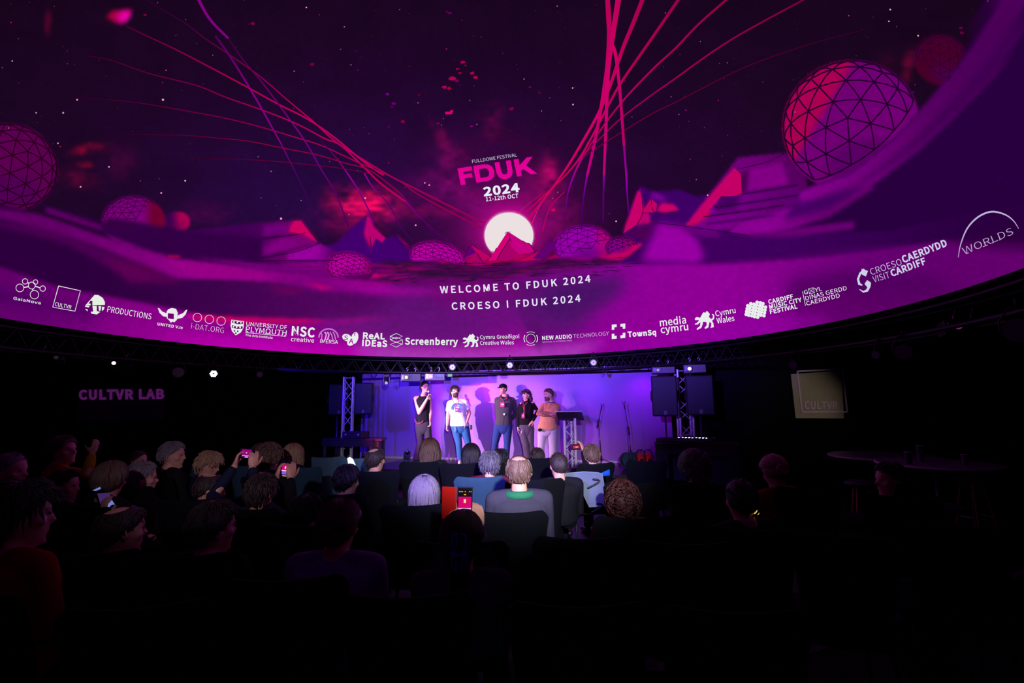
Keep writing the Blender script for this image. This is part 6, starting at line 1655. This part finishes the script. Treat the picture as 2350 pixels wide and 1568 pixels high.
# chairs: (px, y of the top edge, label, material, turn)
CH = [
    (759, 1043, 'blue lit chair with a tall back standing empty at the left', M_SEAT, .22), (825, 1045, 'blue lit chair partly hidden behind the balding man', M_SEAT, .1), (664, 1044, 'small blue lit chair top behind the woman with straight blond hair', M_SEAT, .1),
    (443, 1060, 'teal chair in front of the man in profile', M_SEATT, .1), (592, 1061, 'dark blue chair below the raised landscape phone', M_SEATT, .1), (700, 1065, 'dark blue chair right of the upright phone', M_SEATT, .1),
    (966, 1053, 'black chair in front of the woman with long wavy hair', M_SEATB, .05), (1058, 1056, 'black chair behind the round black head of hair', M_SEATB, 0), (1475, 1050, 'black chair below the red bags', M_SEATB, -.1),
    (1232, 1088, 'narrow strip of black chair beside the man in the grey jacket', M_SEATB, 0), (1272, 1089, 'black chair behind the man with the faded haircut', M_SEATB, 0), (1440, 1096, 'wide black chair right of the hanging coat', M_SEATB, -.08),
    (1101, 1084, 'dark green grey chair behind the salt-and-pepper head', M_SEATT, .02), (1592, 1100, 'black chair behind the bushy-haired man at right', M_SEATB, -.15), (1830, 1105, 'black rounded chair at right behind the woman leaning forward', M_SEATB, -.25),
    (870, 1072, 'black chair behind the balding man at left of centre', M_SEATB, .1), (960, 1141, 'black chair below the silver bob', M_SEATB, .05), (1168, 1155, 'black chair behind the man in the grey jacket', M_SEATB, 0),
    (1440, 1165, 'long dark chair back below the auburn hair', M_SEATB, -.08), (1690, 1187, 'black chair below the pink-lit neck at right', M_SEATB, -.2), (2035, 1122, 'black chair at far right near the round tables', M_SEATB, -.35),
    (1060, 1215, 'black chair hidden behind the woman with the hair claw', M_SEATB, 0), (780, 1120, 'black chair left of centre behind the dark-haired man', M_SEATB, .1), (670, 1140, 'black chair below the phone held upright', M_SEATB, .12),
    (310, 1108, 'black chair behind the boy with the bowl haircut', M_SEATB, .25), (165, 1100, 'black chair below the person in the mustard jacket', M_SEATB, .3), (45, 1092, 'black chair at the far left edge', M_SEATB, .35),
    (470, 1130, 'black chair behind the reddish-lit profile', M_SEATB, .18), (575, 1132, 'black chair under the raised forearms', M_SEATB, .15), (250, 1238, 'black chair behind the bald crown at lower left', M_SEATB, .25),
    (470, 1240, 'black chair behind the man with the red-lit ear', M_SEATB, .18), (690, 1284, 'large near chair left of centre at the bottom', M_SEATB, .1), (950, 1314, 'large near chair in the middle at the bottom', M_SEATB, .06),
    (1320, 1205, 'black chair right of centre in the dark middle rows', M_SEATB, -.05), (1545, 1215, 'black chair in the dark beside the striped shoulder', M_SEATB, -.1), (1900, 1200, 'black chair in the dark at right', M_SEATB, -.3), (1310, 1330, 'near black chair right of centre at the bottom', M_SEATB, -.03),
    (60, 1262, 'near black chair at the lower left edge', M_SEATB, .3), (1640, 1340, 'near black chair right of the striped sleeve', M_SEATB, -.1), (2150, 1180, 'black chair at the right edge of the seating', M_SEATB, -.4),
    (380, 1335, 'near black chair in the lower left', M_SEATB, .2),
]
PLACED = []
for i, (px, yt, lab, m, r_) in enumerate(CH):
    hz = 930 - .011 * (px - 1175); d = (CAMZ - .98) * FPX / (yt - hz); c = WZ(px, d, 0)
    if any(np.hypot(*(c - q[1])[:2]) < .44 for q in PLACED): continue
    chair(px, yt, lab, m, r_); PLACED.append((d, c, px))
SEATS_TAKEN = set()
def seat_for(label, px, ytop, d):
    """the chair this person sits in: one of the chairs above, else a new one"""
    p = WZ(px, d, 0); best = None
    for i, (dc, c, cpx) in enumerate(PLACED):
        if i in SEATS_TAKEN: continue
        lat = abs(p[0] - c[0] * (d / dc)); dd = d - dc
        if lat < .26 and -.25 < dd < .75:
            k = lat + abs(dd - .2) * .5
            if best is None or k < best[0]: best = (k, i)
    if best:
        SEATS_TAKEN.add(best[1]); return PLACED[best[1]][0] + .21
    q = WZ(px, d - .21, 0)
    if all(np.hypot(*(q - c[1])[:2]) > .40 for c in PLACED):
        chair(px, None, 'dark chair used by the ' + ' '.join(label.split()[:9]), M_SEATB, face_to(p[0], p[1]), d - .21)
        PLACED.append((d - .21, q, px)); SEATS_TAKEN.add(len(PLACED) - 1)
    return d


def P2(px, py, d): return W(px, py, d)
SEATED = [
 ('long wavy brown-haired woman whose hair is backlit by the purple stage', 987, 1009, 6.5, 'brown', 'long', F_BLACK, dict(hyaw=.15, s=1.15, seed=1)),
 ('round head of black hair in the front row', 1081, 1021, 6.4, 'black', 'bob', F_BLACK, dict(s=1.12, seed=2)),
 ('dark-haired head half hidden behind the salt-and-pepper one', 1148, 1033, 5.9, 'black', 'messy', F_BURG, dict(seed=3)),
 ('man with salt-and-pepper hair in the middle rows', 1124, 1038, 5.15, 'saltpepper', 'messy', F_BURG, dict(s=1.05, seed=4)),
 ('man with thinning grey hair in a grey jacket with a green collar', 1190, 1044, 3.6, 'lightbrown', 'thin', F_GREY, dict(s=1.08, seed=5, collar=F_GREEN, vox=.012, hyaw=.05)),
 ('dark-haired person in a white and blue top in the front row', 1233, 1029, 6.5, 'dark', 'short', F_BLUE, dict(s=1.0, seed=6, hyaw=-.1, collar=F_WHITE)),
 ('man with a short faded haircut in the middle rows', 1281, 1038, 5.2, 'dark', 'crop', F_BLACK, dict(s=1.15, seed=7, hyaw=-.1, vox=.012)),
 ('man with bushy grey hair lit purple at right', 1592, 1041, 4.6, 'grey', 'curly', F_BLACK, dict(s=1.15, seed=9)),
 ('person with curly auburn hair slumped low right of centre', 1428, 1112, 3.5, 'red', 'curly', F_RED, dict(s=1.02, seed=10, hpitch=.1)),
 ('pink-lit woman leaning forward at right with her hair tied', 1775, 1047, 4.45, 'blond', 'bun', F_RED, dict(s=1.2, hyaw=.5, hpitch=.35, seed=11, skin=SKIN2)),
 ('dark-haired man with a pink-lit neck at right', 1698, 1098, 3.1, 'black', 'crop', F_BLACK, dict(s=1.1, seed=12, hyaw=.25)),
 ('person with magenta-lit face turned left near the round tables', 2040, 1063, 4.4, 'dark', 'short', F_RED, dict(s=1.2, hyaw=-.9, seed=13)),
 ('balding dark-haired man looking up at the stage left of centre', 862, 1027, 5.7, 'dark', 'thin', F_GREEN, dict(s=1.2, seed=15, hpitch=-.1, hyaw=.2)),
 ('person with a silver bob low in the middle rows', 974, 1096, 3.75, 'silver', 'bob', F_BLACK, dict(s=1.05, seed=16, vox=.012)),
 ('dark-haired man left of centre facing the stage', 797, 1068, 4.3, 'black', 'short', F_BLACK, dict(s=1.12, seed=17, hyaw=.25)),
 ('woman with brown hair pinned in a bun in a lavender blouse', 781, 1148, 2.62, 'brown', 'bun', F_LAV, dict(s=1.12, seed=18, vox=.010)),
 ('dark-haired man with a red-lit ear at lower left of centre', 492, 1152, 2.6, 'dark', 'short', F_BLACK, dict(s=1.1, seed=20, hyaw=.4, vox=.012)),
 ('bald-crowned man at lower left', 283, 1159, 2.55, 'dark', 'thin', F_BLACK, dict(s=1.05, seed=21, hyaw=.35, vox=.012)),
 ('large dark head with a red collar at the left edge', 48, 1110, 2.15, 'black', 'messy', F_RED, dict(s=1.15, seed=22, hyaw=.45, vox=.012)),
 ('boy with a brown bowl haircut at left', 257, 1063, 3.75, 'lightbrown', 'bowl', F_BLACK, dict(s=1.08, seed=23, hyaw=-.55, vox=.012, arms='tablet')),
 ('person with grey hair beside the boy with the bowl haircut', 328, 1062, 4.4, 'grey', 'short', F_BLACK, dict(s=1.15, seed=24, hyaw=.4, vox=.012)),
 ('man in profile facing right with grey-brown hair at left', 398, 1015, 5.2, 'grey', 'short', F_BLACK, dict(s=1.15, seed=25, hyaw=.75, vox=.012)),
 ('grey-haired head tilted right beside the teal chair', 480, 1039, 5.4, 'blond', 'messy', F_NAVY, dict(s=1.12, seed=26, hyaw=.9, hpitch=.25)),
 ('reddish-lit profile low at left beside the green shirt', 484, 1086, 4.0, 'dark', 'thin', F_NAVY, dict(s=1.08, seed=27, hyaw=.7, hpitch=.2, vox=.012)),
 ('person with curly light hair right of the landscape phone', 618, 1024, 5.0, 'lightbrown', 'curly', F_BLACK, dict(s=1.05, seed=28, hyaw=.2)),
 ('brown-haired head behind the curly light hair', 600, 1019, 5.9, 'brown', 'short', F_BLACK, dict(s=1.05, seed=29)),
 ('woman with straight blond hair in the front row', 674, 1021, 6.0, 'blond', 'bob', F_NAVY, dict(s=1.02, seed=30)),
 ('person in a mustard jacket with a magenta-lit face looking up', 148, 1004, 4.9, 'brown', 'bowl', F_YEL, dict(s=1.15, seed=31, hyaw=.95, hpitch=-.2, arms='yellow')),
 ('reddish-lit face in profile at the far left edge', 24, 1039, 3.9, 'grey', 'crop', F_NAVY, dict(s=1.2, seed=32, hyaw=.8)),
 ('small reddish head far back at left', 318, 1034, 5.9, 'dark', 'crop', F_BLACK, dict(s=1.0, seed=33, hyaw=.8)),
 ('faint dark profile below the mustard jacket', 150, 1080, 4.1, 'dark', 'short', F_BLACK, dict(s=1.05, seed=34, hyaw=.8)),
]
for lab, px, yt, d, hr_, stl, tp, kw in SEATED:
    if kw.get('arms') == 'yellow':
        Hd = P2(211, 1043, 4.6); E_ = P2(200, 1090, 4.55)
        kw['arms'] = {'R': (E_, Hd, np.array((.2, .1, 1.0)), np.array((-.8, .3, 0)), .5, 1)}
    if kw.get('arms') == 'tablet':
        kw['arms'] = {'L': (P2(214, 1232, 3.70), P2(240, 1186, 3.60), np.array((0, -.2, 1.0)), np.array((.3, 1, 0)), .6, -1)}
    seated(lab, px, yt, d, hr_, stl, tp, **kw)

# people holding telephones
M_SCR = {}
def phone(c, w, h, R, label, bars, case=None, name='smartphone'):
    T = thing(name, c, label, 'phone', 'telephones filming the stage')
    g = MB(); g.box(c, (w, .009, h), R); bevel(g.build('case', case or mat('dark_phone_glass', (30, 34, 46), .25, .3), T, smooth=False), .004)
    for (x0, z0, x1, z1, col, est) in bars:       # fractions of the screen
        g = MB(); g.box(c + R @ ((x0 + x1 - 1) / 2 * w, -.0052 - .0003 * (est % 3), (z0 + z1 - 1) / 2 * h), ((x1 - x0) * w * .94, .0006, (z1 - z0) * h * .96), R)
        m = mat('screen_%d_%d_%d' % col, (10, 5, 10), .2, emit=col, est=1.0); g.build('screen_patch' if est else 'screen', m, T, smooth=False)
    return T
def arms_hold(c, w, h, R, d_el, both=True, landscape=True, sides=(-1, 1), drop=.22, out=.1):
    A = {}
    for sg in sides:
        Wr = c + R @ (sg * (w / 2 + .025), -.02, -.075) if not landscape else c + R @ (sg * (w / 2 + .012), -.025, -.105)
        E_ = Wr + np.array((sg * out, -.10, -drop))
        A['L' if sg < 0 else 'R'] = (E_, Wr, R @ np.array((-sg * .10, .16, 1.0)), R @ np.array((-sg * .75, .65, 0)), .6, -sg)
    return A
# 1 landscape phone
c = P2(567, 1041, 3.95); Rq = rotz(face_to(c[0], c[1])) @ roty(.04)
arms = arms_hold(c, .150, .082, Rq, 3.9)
seated('person in a dark coat holding a phone up in both hands at left', 602, 1091, 3.62, 'dark', 'messy', F_NAVY, s=1.0, seed=40, arms=arms, vox=.0065, skin=SKIN)
phone(c, .150, .080, Rq, 'phone held sideways above the crowd filming the stage, left', [(0.02, .04, .98, .96, (24, 4, 26), 0), (.16, .3, .84, .92, (150, 0, 120), 1), (.2, .22, .8, .32, (240, 120, 240), 2), (.4, .08, .62, .2, (190, 150, 255), 1), (.46, .52, .54, .62, (255, 220, 255), 2)])
# 2 portrait phone
c = P2(656, 1076, 3.95); Rq = rotz(face_to(c[0], c[1])) @ roty(.05)
arms = arms_hold(c, .078, .135, Rq, 3.9, landscape=False, drop=.16, out=.06)
seated('dark figure low in the crowd holding an upright phone', 706, 1136, 3.15, 'black', 'short', F_BLACK, s=.95, seed=41, arms=arms, vox=.0065)
phone(c, .078, .135, Rq, 'phone held upright with a bright pink picture, left of centre', [(0.03, .02, .97, .98, (16, 3, 18), 0), (.05, .42, .95, .82, (205, 0, 110), 1), (.05, .36, .95, .42, (255, 190, 250), 2), (.1, .16, .92, .36, (140, 90, 230), 1), (.42, .5, .58, .64, (255, 225, 240), 2), (.2, .06, .8, .1, (230, 210, 120), 1)])
# 3 phone with red flip cover
c = P2(1067, 1154, 2.55); Rq = rotz(0) @ roty(.02)
Wl = c + np.array((-.070, -.01, -.125)); Wr_ = c + np.array((.072, -.01, -.135))
arms = {'L': (c + np.array((-.13, -.14, -.34)), Wl, np.array((.05, .3, 1.0)), np.array((.6, .8, 0)), .55, -1), 'R': (c + np.array((.15, -.14, -.34)), Wr_, np.array((-.05, .3, 1.0)), np.array((-.6, .8, 0)), .55, 1)}
TP, qq = seated('woman with a blue claw clip in her dark hair filming with a phone', 1060, 1178, 2.32, 'dark', 'pulled', F_GREY, s=1.06, seed=42, arms=arms, vox=.0065, glasses=True)
phone(c, .078, .160, Rq, 'phone with a red cover held above the dark hair with the claw clip', [(0.03, .02, .97, .98, (10, 3, 12), 0), (.04, .34, .96, .70, (215, 0, 105), 1), (.04, .30, .96, .34, (255, 180, 250), 2), (.1, .10, .92, .30, (150, 80, 235), 1), (.42, .50, .58, .62, (255, 225, 150), 2), (.10, .84, .16, .87, (255, 200, 90), 1), (.2, .84, .26, .87, (255, 200, 90), 1), (.3, .84, .36, .87, (255, 200, 90), 1), (.48, .84, .54, .87, (255, 200, 90), 1), (.76, .84, .82, .87, (255, 200, 90), 1), (.87, .84, .93, .87, (255, 200, 90), 1), (.42, .745, .58, .775, (255, 190, 40), 1)], case=mat('dark_phone_glass', (30, 34, 46), .25, .3))
CV_ = thing('flip_cover', c + np.array((-.04, .0, 0)), 'red flip cover opened to the left of the phone', 'phone cover')
g = MB(); g.box(c + np.array((-.084, .012, -.003)), (.085, .006, .165), rotz(-.35)); bevel(g.build('cover_leaf', mat('red_leather', (190, 20, 8), .5), CV_, smooth=False), .003)
M = qq['M']; CL = thing('hair_claw', M((0, .16, .13)), 'translucent blue claw clip fastened in dark hair', 'hair clip')
m = mat('blue_acrylic', (70, 150, 235), .2)
for k in (-1, 1):
    for sg in (-1, 1):
        g = MB(); Q = [M((k * .018, .158, .128 + sg * .01)), M((k * .032, .164, .128 + sg * .035)), M((k * .026, .158, .128 + sg * .075)), M((k * .012, .156, .128 + sg * .082)), M((k * .011, .156, .128 + sg * .03))]
        g.tube(Q, .0045, 6); g.build('claw_arm', m, CL)
g = MB(); g.box(M((-.025, .162, .120)), (.022, .02, .03)); g.box(M((.025, .162, .120)), (.022, .02, .03)); bevel(g.build('grip', m, CL, smooth=False), .005)
g = MB(); g.tube([M((-.03, .168, .12)), M((.03, .168, .12))], .006, 8); g.build('spring', m, CL)
# 4 far phone
c = P2(1322.5, 1026, 6.0); Rq = rotz(.05) @ roty(-.05)
arms = {'R': None}
Wr_ = c + np.array((.085, -.02, -.05)); arms = {'L': (c + np.array((.10, -.16, -.20)), Wr_, np.array((-.25, .2, 1.0)), np.array((-.8, .5, 0)), .5, -1)}
seated('man in a black hooded jacket holding a phone up with one hand', 1357, 1021, 5.85, 'lightbrown', 'short', F_BLACK, s=1.08, seed=43, arms=arms, vox=.009, hood=F_BLACK, hyaw=.15)
phone(c, .135, .072, Rq, 'small phone held sideways in front of the lectern', [(0.02, .04, .98, .96, (60, 6, 40), 0), (.2, .3, .8, .7, (220, 30, 80), 1), (.42, .35, .62, .6, (255, 150, 130), 2)])
# lavender sleeve of the woman's neighbour, striped sleeves and small bright things
def shoulder(px, py, d, label, m, r=.085, tilt=.5, stripes=None):
    c = P2(px, py, d); T = thing('person', (c[0], c[1], 0), label, 'person', 'audience members seated in the dark')
    return T, c
g = MB(); c = P2(806, 1060, 5.4); T = thing('paper_sheet', c, 'bright white sheet held up left of the balding man', 'paper')
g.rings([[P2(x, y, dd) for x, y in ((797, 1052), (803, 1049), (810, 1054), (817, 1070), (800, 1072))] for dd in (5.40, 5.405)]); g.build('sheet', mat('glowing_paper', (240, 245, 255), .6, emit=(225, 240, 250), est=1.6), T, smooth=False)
g = MB(); c = P2(238, 1148, 3.6); T = thing('tablet', c, 'tablet with a violet and pale blue screen below the bowl haircut', 'tablet')
def quad3(P, d, dz=.006):
    g_ = MB(); g_.rings([[P2(x, y, d) for x, y in P], [P2(x, y, d + dz) for x, y in P]]); return g_
quad3([(211, 1126), (229, 1117), (266, 1160), (238, 1178)], 3.62).build('case', M_CASE, T, smooth=False)
quad3([(223, 1133), (250, 1131), (258, 1148), (238, 1168), (233, 1165)], 3.612, .004).build('screen', mat('violet_screen', (20, 10, 30), .3, emit=(62, 36, 92), est=1), T, smooth=False)
quad3([(257, 1148), (264, 1159), (239, 1174), (237, 1169)], 3.611, .004).build('screen_patch', mat('pale_screen', (20, 20, 30), .3, emit=(112, 124, 190), est=1), T, smooth=False)
quad3([(212, 1126), (229, 1118), (232, 1122), (220, 1127)], 3.611, .004).build('screen_corner', mat('pale_screen', (20, 20, 30), .3, emit=(112, 124, 190), est=1), T, smooth=False)
c = P2(1737, 1177, 2.9); T = thing('wristwatch', c, 'small glowing amber watch at right', 'watch')
g = MB(); g.cyl(c, c + (0, .008, 0), .014, 16); g.build('dial', mat('amber_dial', (60, 40, 10), .3, emit=(250, 205, 95), est=1), T, smooth=False)
g = MB(); g.tube([c + (.018 * math.cos(a), .012 + .02 * math.sin(a), .02 * math.cos(a)) for a in np.linspace(0, 2 * math.pi, 13)], .006, 6, round_end=False); g.build('strap', M_CASE, T)
# coat hung over a chair
c0 = [(1296, 1086), (1340, 1082), (1372, 1084), (1383, 1087), (1388, 1120), (1390, 1163), (1352, 1165), (1340, 1140), (1300, 1130), (1288, 1110)]
T = thing('coat', P2(1345, 1165, 5.0), 'light grey coat hung over a chair right of the faded haircut', 'coat')
g = MB(); R = []
for k, dd in enumerate((5.02, 5.0, 5.1, 5.12)):
    cx, cy = 1342, 1124; sc = (.93, 1.0, 1.0, .93)[k]
    R.append([P2(cx + (x - cx) * sc, cy + (y - cy) * sc, dd) for x, y in c0])
g.rings(R); g.build('coat_cloth', fabric('pale_grey', (112, 124, 140)), T)
for (x, y) in ((1372, 1104), (1380, 1160)):
    g = MB(); g.tube([P2(x + u, y + v, 4.98) for u, v in ((-22, 16), (-10, 10), (0, 4), (4, 0), (0, -3), (-10, -4))], .009, 6); g.build('buckle_strap', M_CASE, T)
quad3([(1381, 1085), (1399, 1077), (1400, 1092), (1382, 1093)], 5.02, .04).build('blue_lining', fabric('bright_blue', (20, 90, 180)), T)
